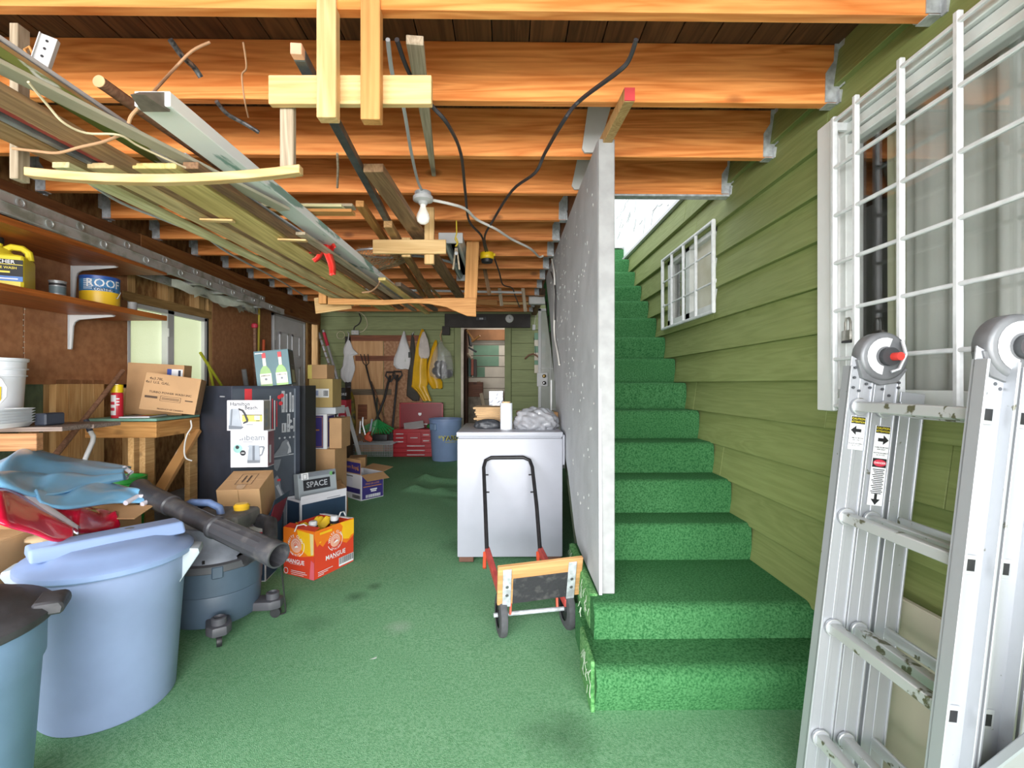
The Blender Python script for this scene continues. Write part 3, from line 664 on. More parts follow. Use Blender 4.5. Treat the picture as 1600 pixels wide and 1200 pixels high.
for i in range(9):
    o = thing('paper_bag', 'folded kraft paper bag, %s of the pile on the freezer' % ['lowest', 'second lowest', 'third from the bottom', 'fourth from the bottom', 'fifth from the bottom', 'sixth from the bottom', 'third from the top', 'second from the top', 'topmost'][i], 'bag', (-.12 + q.uniform(-.012, .012), 3.82, ZT + .001 + i * .0165), q.uniform(-.06, .06), grp)
    MB().box((0, 0, .008), (.23, .30, .0155)).build('folded_sheet', M_paper, o, bevel=.004)
    MB().box((0, -.151, .0085), (.225, .002, .004)).build('fold_edge', mat('kraft_fold', '#b48f62', .8), o)
o = thing('film_roll', 'upright roll of clear stretch film on the freezer', 'roll', (.005, 3.45, ZT))
MB().lathe([(.044, 0), (.044, .19), (.03, .19), (.03, .185)], 28).build('film', mat('stretch_film', '#e6eaf0', .2, 0, .03, 20, coat=.5), o)
MB().lathe([(.03, -.0), (.03, .2), (.024, .2), (.024, .1)], 20).build('core', M_paper, o)
def crumple(name, label, cat, c, rx, ry, rz, m, seed, rough=.22, nu=36, nv=18, flat=True):
    q = random.Random(seed); fr_ = [(Vector((q.uniform(-1, 1), q.uniform(-1, 1), q.uniform(-1, 1))) * q.uniform(2, 9), q.uniform(0, 6), q.uniform(.3, 1)) for _ in range(12)]
    def fn(u, v):
        a = 2 * PI * u; b_ = -PI / 2 + PI * v; d = Vector((math.cos(a) * math.cos(b_), math.sin(a) * math.cos(b_), math.sin(b_)))
        k = 1 + rough * sum(abs(math.sin(w.dot(d) + p)) * s for w, p, s in fr_) / 6 - rough * .6
        z = d.z * k * rz
        return Vector((d.x * k * rx, d.y * k * ry, max(z, -rz * .45) if flat else z))
    b = MB().grid(fn, nu, nv)
    if not flat: lo = min(v.z for v in b.v)
    o = b.build(name, m, None, smooth=40); o.location = c
    return tag(o, label, cat)
M_bagp = mat('clear_plastic', '#c3c6cd', .18, 0, .1, 14, alpha=.62, coat=.3)
crumple('plastic_bag', 'crumpled clear plastic bag heaped on the freezer lid', 'bag', (.225, 3.52, ZT + .047), .155, .16, .105, M_bagp, 4, .55, 72, 36)
crumple('work_glove', 'black rubber glove lying on the freezer beside the kraft bags', 'glove', (-.13, 3.52, ZT + .022), .095, .05, .045, mat('rubber_black', '#3a3d42', .4, 0, .1), 9, .4)
for i, (dz, hh, lb) in enumerate(((0, .06, 'flat brown carton lying under another at the back of the freezer'), (.062, .045, 'flat carton with green print on top, behind the plastic bag'))):
    o = thing('flat_carton', lb, 'box', (.24 + .01 * i, 3.84, ZT + dz), .05 * i, 'flat cartons on the freezer')
    MB().b2((-.155, -.13, 0), (.155, .13, hh)).build('carton_body', mat('kraft_board', '#bf9263', .75, 0, .08, 8), o, bevel=.003)
    if i:
        MB().use(mat('print_green', '#4f9a52', .5)).b2((-.07, -.12, hh), (.13, .08, hh + .0015)).use(M_stw).b2((-.12, -.11, hh), (-.07, .05, hh + .001)).b2((-.03, -.06, hh + .0015), (.09, .0, hh + .002)).build('carton_print', None, o)
o = lumber('plastic_strip', (.372, 3.90, ZT + .012), (.375, 3.92, ZT + .36), .05, .012, M_white, up=(1, 0, 0)); tag(o, 'narrow white plastic strip standing between freezer goods and partition', 'strip')
# ------------------------------------------------------------------ hand truck
ht = thing('hand_truck', 'folding hand truck with black tube handle leaning on the white freezer', 'hand truck', (.17, 2.43, 0))
M_tube = mat('tube_black', '#2b2a2c', .4, .3, .15, 30); M_red = mat('frame_red', '#c4504a', .5, .1, .12, 20); M_org = mat('bracket_orange', '#d9512f', .5)
A = [(-.112, 2.84, .285), (-.128, 3.0, .50), (-.146, 3.17, .715), (-.135, 3.203, .755), (-.10, 3.213, .772)]
B = [(.205, 2.84, .285), (.196, 3.0, .50), (.178, 3.17, .715), (.162, 3.203, .757), (.12, 3.213, .774)]
MB().tube(A + B[::-1], .0125, 12).build('handle', M_tube, ht, world=True)
for P in (A, B):
    b = MB()
    for k in (.35, .8): 
        p = Vector(P[1]).lerp(Vector(P[2]), k); b.tube([p, p + Vector((.03 if P is A else -.03, -.004, .0))], .005, 8)
    tag(b.build('stop_pin', M_tube, ht, world=True), kind='stuff')
for x0, x1 in ((-.112, -.008), (.205, .315)):
    MB().beam((x1, 2.42, .15), (x0, 2.86, .275), .028, .045).build('side_channel', M_red, ht, bevel=.004, world=True)
    MB().beam((x0 - .012, 2.85, .262), (x0 - .012, 2.79, .19), .02, .03).build('pivot_bracket', M_org, ht, bevel=.003, world=True)
MB().tube([(-.06, 2.392, .107), (.352, 2.470, .107)], .011, 12).build('axle', M_galv, ht, world=True)
for c, nm in (((-.022, 2.398, .107), 0), ((.318, 2.468, .107), 1)):
    M = Matrix.Translation(c) @ Matrix.Rotation(math.atan2(.083, .445), 4, 'Z') @ Matrix.Rotation(PI / 2, 4, 'Y')
    w = MB().lathe([(.06, -.019), (.088, -.02), (.102, -.016), (.106, 0), (.102, .016), (.088, .02), (.06, .019)], 32, M, cap=(False, False)).build('wheel', mat('tyre_rubber', '#4a4b4e', .8, 0, .1, 40, bump=.2), ht, world=True)
    MB().lathe([(.062, -.012), (.03, -.008), (.02, -.02), (.02, .02), (.03, .008), (.062, .012)], 24, M).build('wheel_hub', M_black, w, world=False).location = -ht.location
    MB().beam(Vector(c) + Vector((.045 if nm == 0 else -.05, 0, .0)), Vector(c) + Vector((.05 if nm == 0 else -.05, .03, .07)), .03, .012, (1, 0, 0)).build('axle_bracket', M_org, ht, bevel=.002, world=True)
pl0, pr0 = Vector((-.042, 2.345, .185)), Vector((.378, 2.425, .20)); up = Vector((.004, -.075, .215))
xx = (pr0 - pl0).normalized(); zz = up.normalized(); yy = zz.cross(xx); R = Matrix((xx, yy, zz)).transposed()
c = (pl0 + pr0) / 2 + up / 2 - ht.location; w = (pr0 - pl0).length
MP = Matrix.Translation(c) @ R.to_4x4()
MB().box((0, 0, 0), (w, .02, up.length)).build('toe_board', wood('toe_pine', '#cfa06b', '#b08352', sc=7, tone=.05), ht, bevel=.003, M=MP)
MB().box((.0, -.0125, -.035), (w - .15, .006, up.length * .66)).build('rubber_pad', mat('pad_black', '#2c2c2f', .8, 0, .25, 25, bump=.3, col2='#4c4b4a', cov=.62), ht, bevel=.002, M=MP)
for x in (-w / 2 + .045, w / 2 - .055):
    s = MB().box((x, -.014, -.012), (.042, .006, up.length * .98)).build('steel_strap', M_galv, ht, bevel=.002, M=MP)
    b = MB()
    for z in (-.05, .0): b.cyl((x, -.018, z), .008, .004, 10, 'y')
    tag(b.build('bolt_head', mat('bolt_steel', '#8b8c8e', .4, .7), s), kind='stuff').matrix_local = Matrix.Identity(4)
# ------------------------------------------------------------------ timber cradles hung from the joists
M_pine = wood('pine_new', '#dcba84', '#c69e66', sc=7, tone=.1, bump=.08)
M_pineo = wood('pine_orange', '#cf9758', '#b57c40', sc=7, tone=.1)
M_old = wood('old_board', '#a3805c', '#7d5d40', sc=8, tone=.25)
M_grayw = wood('weathered', '#b3a48d', '#8f8069', sc=9, tone=.15)
M_olive = wood('tanalised_olive', '#e0c983', '#b89f5e', sc=6, tone=.15, knots=False)
M_olive2 = wood('mossy_pale', '#dcd7a8', '#bcb784', sc=6, tone=.1, knots=False)
def peel(name, base, under, cov, sc=5, stretch=(.25, 1, 1), rough=.65, third=None):
    m = mat(name, base, rough, 0, 0, sc, col2=under, cov=cov, sharp=.015, stretch=stretch, bump=.2, bs=18); return m
M_peel = peel('peeling_paint_white', '#e6e7e6', '#86a398', .57, 9)
M_moss = peel('mossy_board', '#74803f', '#d3dbd0', .62, 14)
M_rust = peel('red_flaked', '#9a3b33', '#b79a78', .58, 16)
M_pole = wood('pole_brown', '#8d6850', '#6d4c38', sc=9, knots=False, tone=.05)
M_steel = mat('steel_blue', '#6d7577', .45, .5, .2, 14)
cr = thing('lumber_cradle', 'front lumber cradle of pale new pine with curved lath, hung from ceiling', 'cradle', (-.95, 1.45, 1.93))
def cb(name, p0, p1, w, t, m, parent, **k):
    o = lumber(name, Vector(p0) - parent.location, Vector(p1) - parent.location, w, t, m, parent, **k); return o
cb('cross_brace', W(422, 143, 1.47), W(675, 143, 1.465), .024, .088, M_pine, cr)
for (xa, xb, yb, m) in ((498, 528, 188, M_pine), (565, 597, 191, M_pineo)):
    p = W((xa + xb) / 2, yb, 1.435); cb('hanger_post', p, (p.x, p.y, 2.62), .058, .036, m, cr, up=(0, 1, 0))
p = W(450, 276, 1.50); cb('hanger_post', p, (p.x, p.y, 2.21), .042, .022, M_grayw, cr, up=(0, 1, 0))
p = W(31, 283, 1.50); cb('hanger_post', p, (p.x, p.y, 2.38), .04, .026, M_grayw, cr, up=(1, 0, 0))
a, b_ = W(44, 270, 1.48), W(471, 266, 1.48)
cb('lath', a, b_, .03, .026, M_pine, cr, bow=.026, n=10)
cr2 = thing('lumber_cradle', 'rear lumber cradle whose bent lath flares into a gusset, hung from ceiling', 'cradle', (-.9, 3.77, 1.95))
p = W(735, 476, 3.78); p2 = W(739, 404, 3.78); cb('hanger_post', p, (p.x + .02, p.y, 2.40), .10, .024, M_pineo, cr2, up=(0, 1, 0))
p = W(505, 475, 3.78); cb('hanger_post', p, (p.x, p.y, 2.40), .04, .06, M_pineo, cr2, up=(1, 0, 0))
def la(px, py): return W(px, py, 3.75)
b = MB(); top = [(513, 466), (600, 469), (660, 467), (700, 466), (744, 466)]; bot = [(744, 495), (730, 494), (713, 487), (697, 480), (670, 475), (640, 474), (600, 477), (513, 476)]
pts = [la(*q) for q in top + bot]; b.prism([(v.x, v.z) for v in pts], lambda u, v, t: Vector((u, t, v)) - cr2.location, 3.735, 3.757); b.build('flared_lath', M_pineo, cr2, bevel=.002)
o = thing('lumber_brace', 'short pine T brace on a single post above the middle of the garage', 'brace', (-.61, 3.0, 2.13))
cb('cross_brace', W(583, 386, 3.0), W(697, 386, 3.0), .024, .088, M_pine, o)
p = W(671, 413, 3.03); cb('hanger_post', p, (p.x, p.y, 2.39), .06, .03, M_pine, o, up=(0, 1, 0))
p = W(635, 402, 3.04); cb('hanger_post', p, (p.x, p.y, 2.2), .055, .03, M_pine, o, up=(0, 1, 0))
# boards lying in the cradles: each its own stick
G1 = 'boards stored overhead in the cradles'
def board(label, x0, y0, x1, y1, h, w, t, m, cat='board', h1=None, name='stored_board', **k):
    o = lumber(name, (x0, y0, h), (x1, y1, h1 or h), w, t, m, **k); return tag(o, label, cat, G1)
board('long white metal angle strip, topmost of the stored boards', -1.235, .95, -1.20, 3.4, 2.10, .048, .012, M_white, 'strip', name='metal_strip')
board('tan board under the white metal strip overhead', -1.228, .95, -1.19, 2.9, 2.07, .05, .03, wood('tan_board', '#b3915f', '#8e6c42', sc=8), h1=2.06)
board('moss-stained board with flaking white paint overhead', -1.195, .85, -1.15, 2.4, 2.035, .05, .025, M_moss)
board('bowed grey board with bright edges, first under the mossy board', -1.215, .95, -.90, 1.95, 2.005, .055, .012, mat('grey_lath', '#a9a391', .6, 0, .12, 8, col2='#8e8568', stretch=(.2, 1, 1)), h1=1.98)
board('brown plank lying left of the bowed grey board overhead', -1.24, .95, -1.16, 3.1, 1.975, .085, .018, M_old)
board('broad yellow-green stained plank reaching the rear cradle', -1.12, 1.53, -1.10, 4.45, 1.966, .14, .018, M_olive)
board('olive plank beside the broad yellow-green plank overhead', -1.29, 1.53, -1.24, 4.25, 1.966, .085, .018, wood('olive_b', '#d6c08c', '#ae986a', sc=6, knots=False))
board('pale green narrow board, outermost on the shelf side overhead', -1.415, 1.53, -1.36, 4.2, 1.968, .055, .02, M_olive2)
board('dark weathered strip between the pale green and olive boards', -1.352, 1.53, -1.31, 4.3, 1.992, .018, .02, wood('dark_strip', '#6e6150', '#51463a', sc=8))
board('red-flaked metal-edged board near the front cradle', -1.315, .95, -1.27, 1.95, 1.99, .03, .022, M_rust)
board('grey steel angle beside the red-flaked board', -1.345, .95, -1.305, 2.1, 1.985, .02, .03, mat('grey_angle', '#8d9295', .45, .4, .2, 12), 'strip', name='metal_strip')
board('wide brown plank with orange sapwood edge by the front cradle', -1.43, .85, -1.38, 1.9, 1.985, .10, .02, wood('sap_edge', '#a98a63', '#86673f', sc=6))
board('brown lath lying above the wide brown plank', -1.50, .95, -1.40, 2.05, 2.03, .05, .02, M_old)
board('long board with peeling white and teal paint and a cut tip', -.935, 1.27, -.90, 4.15, 2.025, .095, .04, M_peel)
PT = [o_ for o_ in bpy.data.objects if o_.get('label', '').startswith('long board with peeling')][0]
MB().add([(-1.426, -.0375, -.0275), (-1.426, .0375, -.0275), (-1.426, .0375, .0275), (-1.426, -.0375, .0275), (-1.49, -.018, -.02), (-1.49, .018, -.02)], [(0, 1, 2, 3), (0, 4, 5, 1), (2, 1, 5), (3, 0, 4), (3, 4, 5, 2)]).build('cut_tip', mat('sawn_dark', '#6d6356', .8, 0, .2, 20), PT)
board('brown square board beside the peeling painted board', -1.005, 1.53, -.965, 4.4, 1.968, .05, .022, wood('brown_b', '#8c6a4a', '#6b4c33', sc=8))
board('dusty brown plank left of the brown square board overhead', -1.10, 2.35, -.99, 4.2, 2.014, .07, .016, M_old)
board('narrow weathered batten crossing under the painted board', -.945, 2.2, -.86, 4.5, 1.964, .045, .014, M_grayw)
board('short yellow offcut whose end sticks out past the rear cradle', -.83, 3.2, -.78, 4.75, 1.975, .05, .02, M_olive)
board('grey-brown batten ending beyond the rear cradle', -.79, 3.5, -.69, 4.7, 2.002, .045, .03, wood('gb', '#7b6a5a', '#5e4f42', sc=8))
board('light serrated plastic strip lying across the planks', -1.035, 1.53, -.985, 2.55, 2.004, .032, .008, mat('strip_bluegrey', '#c9ced3', .5, 0, .05), 'strip', name='plastic_strip')
o = MB().tube([(-1.115, 1.32, 2.10), (-1.06, 2.4, 2.10), (-1.02, 3.9, 2.08)], .0165, 16).use(mat('sawn_end', '#dcb98a', .8)).lathe([(.0166, -.001), (.0166, .001)], 16, Matrix.Translation((-1.115, 1.319, 2.10)) @ Matrix.Rotation(PI / 2, 4, 'X')).build('wooden_pole', None)
o.data.materials.clear(); o.data.materials.append(M_pole); o.data.materials.append(MATS['sawn_end']); 
for p_ in o.data.polygons: p_.material_index = 1 if p_.center.y < 1.322 else 0
tag(o, 'round brown wooden pole with pale sawn end overhead', 'pole', G1)
# sticks on the T braces
def sq(label, pa, pb, h, w, t, m, cat='board', h1=None, name='stored_board', **k):
    A_, B_ = WH(pa[0], pa[1], h), WH(pb[0], pb[1], h1 or h); o = lumber(name, A_, B_, w, t, m, **k); return tag(o, label, cat, G1)
sq('square blue-grey steel tube with wooden plug end overhead', (468, 86), (622, 376), 2.25, .034, .034, M_steel, 'tube', name='steel_tube'); TB = [o_ for o_ in bpy.data.objects if o_.name == 'steel_tube'][0]; _x = min(v.co.x for v in TB.data.vertices); MB().b2((_x - .03, -.0165, -.0165), (_x - .0005, .0165, .0165)).build('wooden_plug', mat('plug_wood', '#d9a98a', .7), TB, bevel=.002)
o = tag(MB().box((0, 0, 0), (.05, .036, .036)).build('tube_plug', mat('plug_wood', '#d9a98a', .7), M=Matrix.Translation(WH(462, 78, 2.25))), 'pinkish wooden plug in the steel tube end', 'plug') if False else None
sq('wide brown timber resting past the T brace overhead', (583, 262), (722, 468), 2.24, .09, .038, M_old)
sq('slim pine stick beside the steel tube overhead', (562, 318), (662, 462), 2.262, .045, .035, M_pineo)
sq('thin pine strip alongside the slim pine stick', (598, 370), (688, 465), 2.295, .022, .02, M_pine)
sq('brown stick under the T brace running to the rear', (606, 350), (676, 468), 2.215, .05, .04, wood('tan2', '#b8905e', '#916c40', sc=8), h1=2.2)
A_, B_ = WH(648, 62, 2.36), WH(678, 274, 2.36); o = lumber('tapered_stake', A_, B_, .055, .03, M_grayw, taper=.38); tag(o, 'tapered weathered stake tucked under the joists behind the bulb', 'stake')
# loose bits over the joists at the rear
o = tag(MB().tube([W(555, 452, 5.45), W(815, 457, 5.45)], .014, 10).build('white_pipe', M_white), 'long white pipe lying across under the rear joists', 'pipe')
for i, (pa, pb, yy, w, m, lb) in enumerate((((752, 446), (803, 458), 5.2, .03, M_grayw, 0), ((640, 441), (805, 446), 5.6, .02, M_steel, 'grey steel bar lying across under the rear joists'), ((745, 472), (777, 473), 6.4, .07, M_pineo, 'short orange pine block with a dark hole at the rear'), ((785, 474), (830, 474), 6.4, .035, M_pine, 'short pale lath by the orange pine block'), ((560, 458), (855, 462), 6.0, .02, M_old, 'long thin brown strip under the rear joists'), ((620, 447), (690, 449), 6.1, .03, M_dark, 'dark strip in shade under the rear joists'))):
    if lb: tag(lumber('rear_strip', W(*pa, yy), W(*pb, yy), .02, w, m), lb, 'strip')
for i, (px, y0, y1, yy, lb) in enumerate(((757, 425, 461, 5.052, 'short hanging batten nearest the cradle gusset'), (780, 448, 478, 5.572, 'short hanging batten in the middle of three at the rear'), (817, 448, 487, 5.572, 'pale hanging batten closest to the clock'))):
    tag(lumber('hanging_batten', W(px + (8 if i < 1 else 4), y1, yy), W(px - 2, y0 - 16, yy), .04, .012, M_grayw if i else M_old, up=(0, 1, 0)), lb, 'batten')
# ------------------------------------------------------------------ lights, cables, odds and ends on the ceiling
o = thing('bulb_fixture', 'bare white light bulb in a porcelain holder on a joist', 'light', WH(661, 300, 2.39))
MB().lathe([(.048, -.03), (.048, 0)], 20).build('junction_box', M_galv, o, bevel=.003)
MB().lathe([(.022, -.075), (.03, -.06), (.058, -.05), (.058, -.03)], 24).build('lamp_holder', M_white, o)
MB().lathe([(.0, -.188), (.018, -.185), (.033, -.172), (.038, -.152), (.034, -.13), (.022, -.105), (.016, -.085), (.016, -.072)], 24, cap=(False, False)).build('bulb', mat('bulb_glass', '#f4f3ef', .3, 0, 0, emit=('#fff4e2', .25)), o)
fx = thing('fluorescent_fixture', 'two-tube fluorescent fixture hung beneath the joists', 'light', (-.40, 4.1, 2.30))
b = MB(); b.prism([(-.085, .055), (.085, .055), (.06, .02), (.03, .018), (.022, .05), (-.022, .05), (-.03, .018), (-.06, .02)], lambda p, q, t: Vector((p, t, q)), -.62, .62); b.b2((-.085, -.62, .05), (.085, .62, .065))
b.build('reflector', mat('reflector_grey', '#a9b4b6', .35, .3, .08, 10), fx)
for x in (-.05, .05): MB().cyl((x, 0, .012), .013, 1.2, 14, 'y').build('tube', mat('lamp_tube', '#cfd6d6', .3), fx)
for y in (-.63, .63): MB().b2((-.088, y - .012, -.006), (.088, y + .012, .07)).build('end_cap', M_white, fx, bevel=.003)
o = thing('clothes_peg', 'pair of wooden pegs on a yellow cord by the fluorescent light', 'peg', W(713, 385, 3.265))
t0 = o.location
MB().tube([(0, 0, .177), (.002, 0, .09), (-.008, 0, .05), (.008, 0, .02), (0, 0, .0)], .005, 6).tube([(0, .004, .06), (.012, .004, .03), (-.008, .004, .0)], .004, 6).build('yellow_cord', mat('cord_yellow', '#e1c53d', .7), o)
for s in (-1, 1): MB().beam((s * .004, 0, -.01), (s * .022, 0, -.16), .012, .012).build('peg_leg', M_grayw, o, bevel=.002)
MB().cyl((0, -.006, -.05), .012, .012, 10, 'y').build('spring', M_galv, o)
o = thing('work_light', 'small yellow and black work light hanging from its black cord', 'lamp', WH(761, 402, 2.33))
MB().lathe([(.03, .045), (.058, .035), (.06, -.01), (.05, -.018)], 20).box((0, -.03, .04), (.03, .03, .02)).box((.06, 0, .02), (.02, .03, .02)).build('housing', mat('yellow_plastic', '#f0c91e', .4, 0, .05), o, bevel=.002)
MB().lathe([(.05, -.018), (.045, -.045), (.025, -.05)], 20).build('lens_ring', M_black, o)
def cable(name, label, pts, r, m, cat='cable', n=8):
    P = [Vector(p) for p in pts]; out = []
    for i in range(len(P) - 1):
        p0, p1, p2, p3 = P[max(i - 1, 0)], P[i], P[i + 1], P[min(i + 2, len(P) - 1)]
        for k in range(5):
            t = k / 5; out.append(.5 * ((2 * p1) + (p2 - p0) * t + (2 * p0 - 5 * p1 + 4 * p2 - p3) * t * t + (3 * p1 - p0 - 3 * p2 + p3) * t ** 3))
    out.append(P[-1])
    return tag(MB().tube(out, r, n).build(name, m), label, cat)
M_cbw = mat('cable_white', '#e4e2dc', .5, 0, .04); M_cbk = mat('cable_black', '#39373a', .5, 0, .1); M_cbg = mat('cable_grey', '#b9bcbe', .5, 0, .05)
cable('cable', 'grey cable running over the joists down to the light bulb', [WH(606, 62, 2.37), WH(614, 120, 2.36), WH(630, 165, 2.36), WH(642, 235, 2.37), WH(652, 280, 2.37), WH(659, 297, 2.385)], .0075, M_cbg)
cable('cable', 'black cable stapled from the front joist to the work light', [WH(620, 62, 2.36), WH(640, 115, 2.36), WH(673, 163, 2.37), WH(700, 195, 2.33), WH(720, 240, 2.375), WH(727, 300, 2.375), WH(733, 345, 2.36), WH(752, 368, 2.37), WH(757, 385, 2.36), WH(760, 398, 2.37)], .008, M_cbk)
cable('cable', 'black cable swagging from over the stair post to the work light', [WH(994, 62, 2.37), WH(982, 95, 2.35), WH(962, 115, 2.34), WH(905, 158, 2.37), WH(880, 190, 2.30), WH(851, 240, 2.372), WH(836, 270, 2.33), WH(800, 298, 2.37), WH(770, 345, 2.36), WH(757, 372, 2.36), WH(764, 398, 2.37)], .008, M_cbk)
cable('cable', 'white cord from the bulb to the stair partition', [WH(672, 312, 2.36), WH(705, 319, 2.35), WH(728, 327, 2.36), WH(745, 343, 2.36), WH(775, 358, 2.35), WH(800, 374, 2.36), WH(828, 388, 2.35), WH(842, 401, 2.36), WH(848, 400, 2.36)], .009, M_cbw)
cable('cable', 'black cord hanging from the work light to the rear strips', [WH(772, 402, 2.34), WH(780, 425, 2.30), WH(786, 445, 2.3), WH(800, 450, 2.34), WH(806, 465, 2.3), WH(812, 480, 2.28)], .007, M_cbk)
cable('cable', 'white cord dropping down the grey panel edge', [(XP - .012, WX(862, 405, .40).y, WX(862, 405, .40).z), WX(866, 428, .40), WX(867, 470, .40), WX(866, 520, .40), WX(871, 550, .40), WX(874, 570, .40)], .007, M_cbw)
cable('cable', 'black cord dropping beside the white cord on the panel', [WX(861, 425, .40), WX(867, 447, .40), WX(867, 480, .398), WX(867, 500, .398)], .006, M_cbk)
cable('cable', 'grey cord sagging below the boards beside the long ladder', [WH(135, 283, 2.0), WH(190, 317, 2.0), WH(260, 345, 2.0), WH(320, 370, 2.0), WH(362, 398, 2.0), WH(440, 440, 2.05), WH(475, 462, 2.1)], .006, M_cbg)
cable('conduit', 'flexible metal conduit hanging off the front joist', [WH(266, 62, 2.38), WH(285, 88, 2.36), WH(303, 105, 2.36), WH(314, 121, 2.34)], .009, mat('flex_conduit', '#9a9da0', .35, .7, .5, 60, col2='#4c4e50'))
cable('conduit', 'flexible metal conduit with a black end near the painted board', [WH(338, 158, 2.38), WH(355, 178, 2.36), WH(380, 192, 2.35), WH(405, 207, 2.33)], .008, MATS['flex_conduit'])
M_twine = mat('twine', '#b98f6b', .9)
cable('twine', 'brown twine tying the painted board up to the joist', [WH(328, 66, 2.4), WH(300, 80, 2.36), WH(272, 108, 2.3), WH(243, 140, 2.12), WH(225, 160, 2.03), WH(206, 180, 2.0), WH(201, 193, 1.98)], .0045, M_twine, 'twine')
cable('twine', 'brown twine slung under the stored boards by the front cradle', [WH(186, 212, 1.95), WH(160, 222, 1.945), WH(125, 230, 1.94), WH(90, 239, 1.94), WH(55, 236, 1.95), WH(20, 232, 1.97)], .004, M_twine, 'twine')
cable('twine', 'pale string drooping across the stored boards', [WH(44, 128, 1.97), WH(75, 165, 1.95), WH(100, 192, 1.93), WH(135, 208, 1.93), WH(186, 211, 1.95), WH(220, 230, 1.95), WH(290, 262, 1.95)], .003, mat('string_pale', '#d9c9a5', .9), 'string')
cable('twine', 'short brown cord dangling by the second joist', [WH(380, 66, 2.4), WH(385, 105, 2.36), WH(378, 118, 2.36), WH(382, 155, 2.3), WH(388, 183, 2.28)], .003, M_twine, 'twine')
cable('twine', 'twine loop binding the boards before the rear cradle', [WH(566, 457, 1.93), WH(580, 455, 1.935), WH(590, 447, 1.94), WH(593, 440, 1.95)], .006, M_twine, 'twine')
o = tag(MB().tube([WH(527, 240, 2.36), WH(528, 262, 2.33), WH(527, 293, 2.3)], .006, 6).build('cord_end', M_grayw), 'frayed pale cord end hanging from the third joist', 'cord')
# white slotted metal bracket on the strip
o = thing('slotted_bracket', 'white slotted metal bracket standing on the overhead strip', 'bracket', (-1.235, 1.275, 2.108))
o.scale = (.62, .62, .62)
o.rotation_euler = (0, math.radians(14), math.radians(20))
MB().b2((-.028, -.003, 0), (.028, .003, .145)).b2((-.03, -.012, 0), (-.026, .012, .145)).b2((.022, -.004, 0), (.03, .022, .145)).build('plate', M_white, o, bevel=.001)
h = MB()
for z in (.05, .085, .12): h.cyl((.0, -.004, z), .0055, .003, 10, 'y')
tag(h.build('screw_hole', M_black, o), kind='stuff')
MB().tube([(-.03, .0, .045), (-.05, .0, .07), (-.06, 0, .05), (-.045, 0, .03)], .006, 8).build('hook', M_pineo, o)
# red flagging ribbon
q = random.Random(2); o = thing('ribbon', 'bright red plastic ribbon tied around the stored boards', 'ribbon', WH(512, 388, 1.99))
for (dx, dz, ln, an, w) in ((-.05, .045, .10, 2.5, .04), (.0, .05, .09, 1.3, .035), (-.03, -.0, .11, 3.3, .03), (.02, -.07, .15, -1.35, .035), (.0, -.03, .10, -2.4, .03), (.03, .0, .05, .3, .05)):
    u = Vector((math.cos(an), 0, math.sin(an))); v_ = Vector((-u.z, 0, u.x))
    MB().grid(lambda s, t: u * (ln * s) + v_ * (w * (t - .5) * (1.1 - .4 * s)) + Vector((0, -.01 + .02 * math.sin(5 * s + an) + .012 * math.sin(9 * t + an), 0)), 8, 4).build('ribbon_tail', mat('ribbon_red', '#ea3f37', .35, 0, .08), o, solid=.002)
# landing net behind the T brace
o = thing('landing_net', 'fishing landing net with metal hoop stowed above the boards', 'net', WH(600, 396, 2.27))
hr = .20
MB().tube([(hr * math.cos(a) * 1.05, hr * math.sin(a), .02 * math.sin(a)) for a in [2 * PI * i / 28 for i in range(28)]], .008, 8, closed=True).build('hoop', M_alu, o)
nb = MB()
def np_(a, t):
    r_ = hr * 1.02 * (1 - t * .55); return Vector((r_ * math.cos(a) - .1 * t * t, r_ * math.sin(a) - .05 * t, -.12 * t ** .8 + .012 * math.sin(7 * a)))
for i in range(34):
    for s in (1, -1): nb.tube([np_(2 * PI * i / 34 + s * t * 1.1, t) for t in (0, .25, .5, .75, 1)], .0022, 4, cap=False)
tag(nb.build('netting', mat('net_cord', '#9b8a68', .8), o), kind='stuff')
MB().tube([(hr, .06, 0), (hr + .12, .2, .03), (hr + .3, .5, .05)], .011, 8).build('handle', M_alu, o)
for (pa, lb) in (((337, 344), 'thin pale offcut lying on the yellow-green plank'), ((455, 375), 'small pale wood chip block by the ribbon')):
    c = WH(pa[0], pa[1], 1.948); tag(lumber('wood_offcut', c + Vector((-.06, 0, 0)), c + Vector((.07, .01, 0)), .03, .008, M_pine), lb, 'offcut')
c = WH(385, 282, 2.03)
for i, (dx, dz, l, m) in enumerate(((0.0, 0, .5, M_pineo), (-.05, .06, .62, M_olive2), (.0, .1, .55, M_grayw))):
    tag(lumber('cross_slat', WH(300, 282, 1.98) * 0 + Vector((-1.3 + dx, 2.2 + .1 * i, 2.06 + dz)), Vector((-.70 + dx - .03 * i, 2.2 + .1 * i, 2.06 + dz)), .06, .014, m), ['orange pine slat lying crosswise behind the front post', 'pale green slat lying crosswise behind the front post', 'weathered slat on top, crosswise behind the front post'][i], 'slat')
o = lumber('ply_offcut', W(492, 478, 3.95), W(548, 470, 4.0), .15, .012, M_pine, up=(.2, -.9, .4)); tag(o, 'small plywood offcut wedged at the end of the rear cradle', 'offcut')
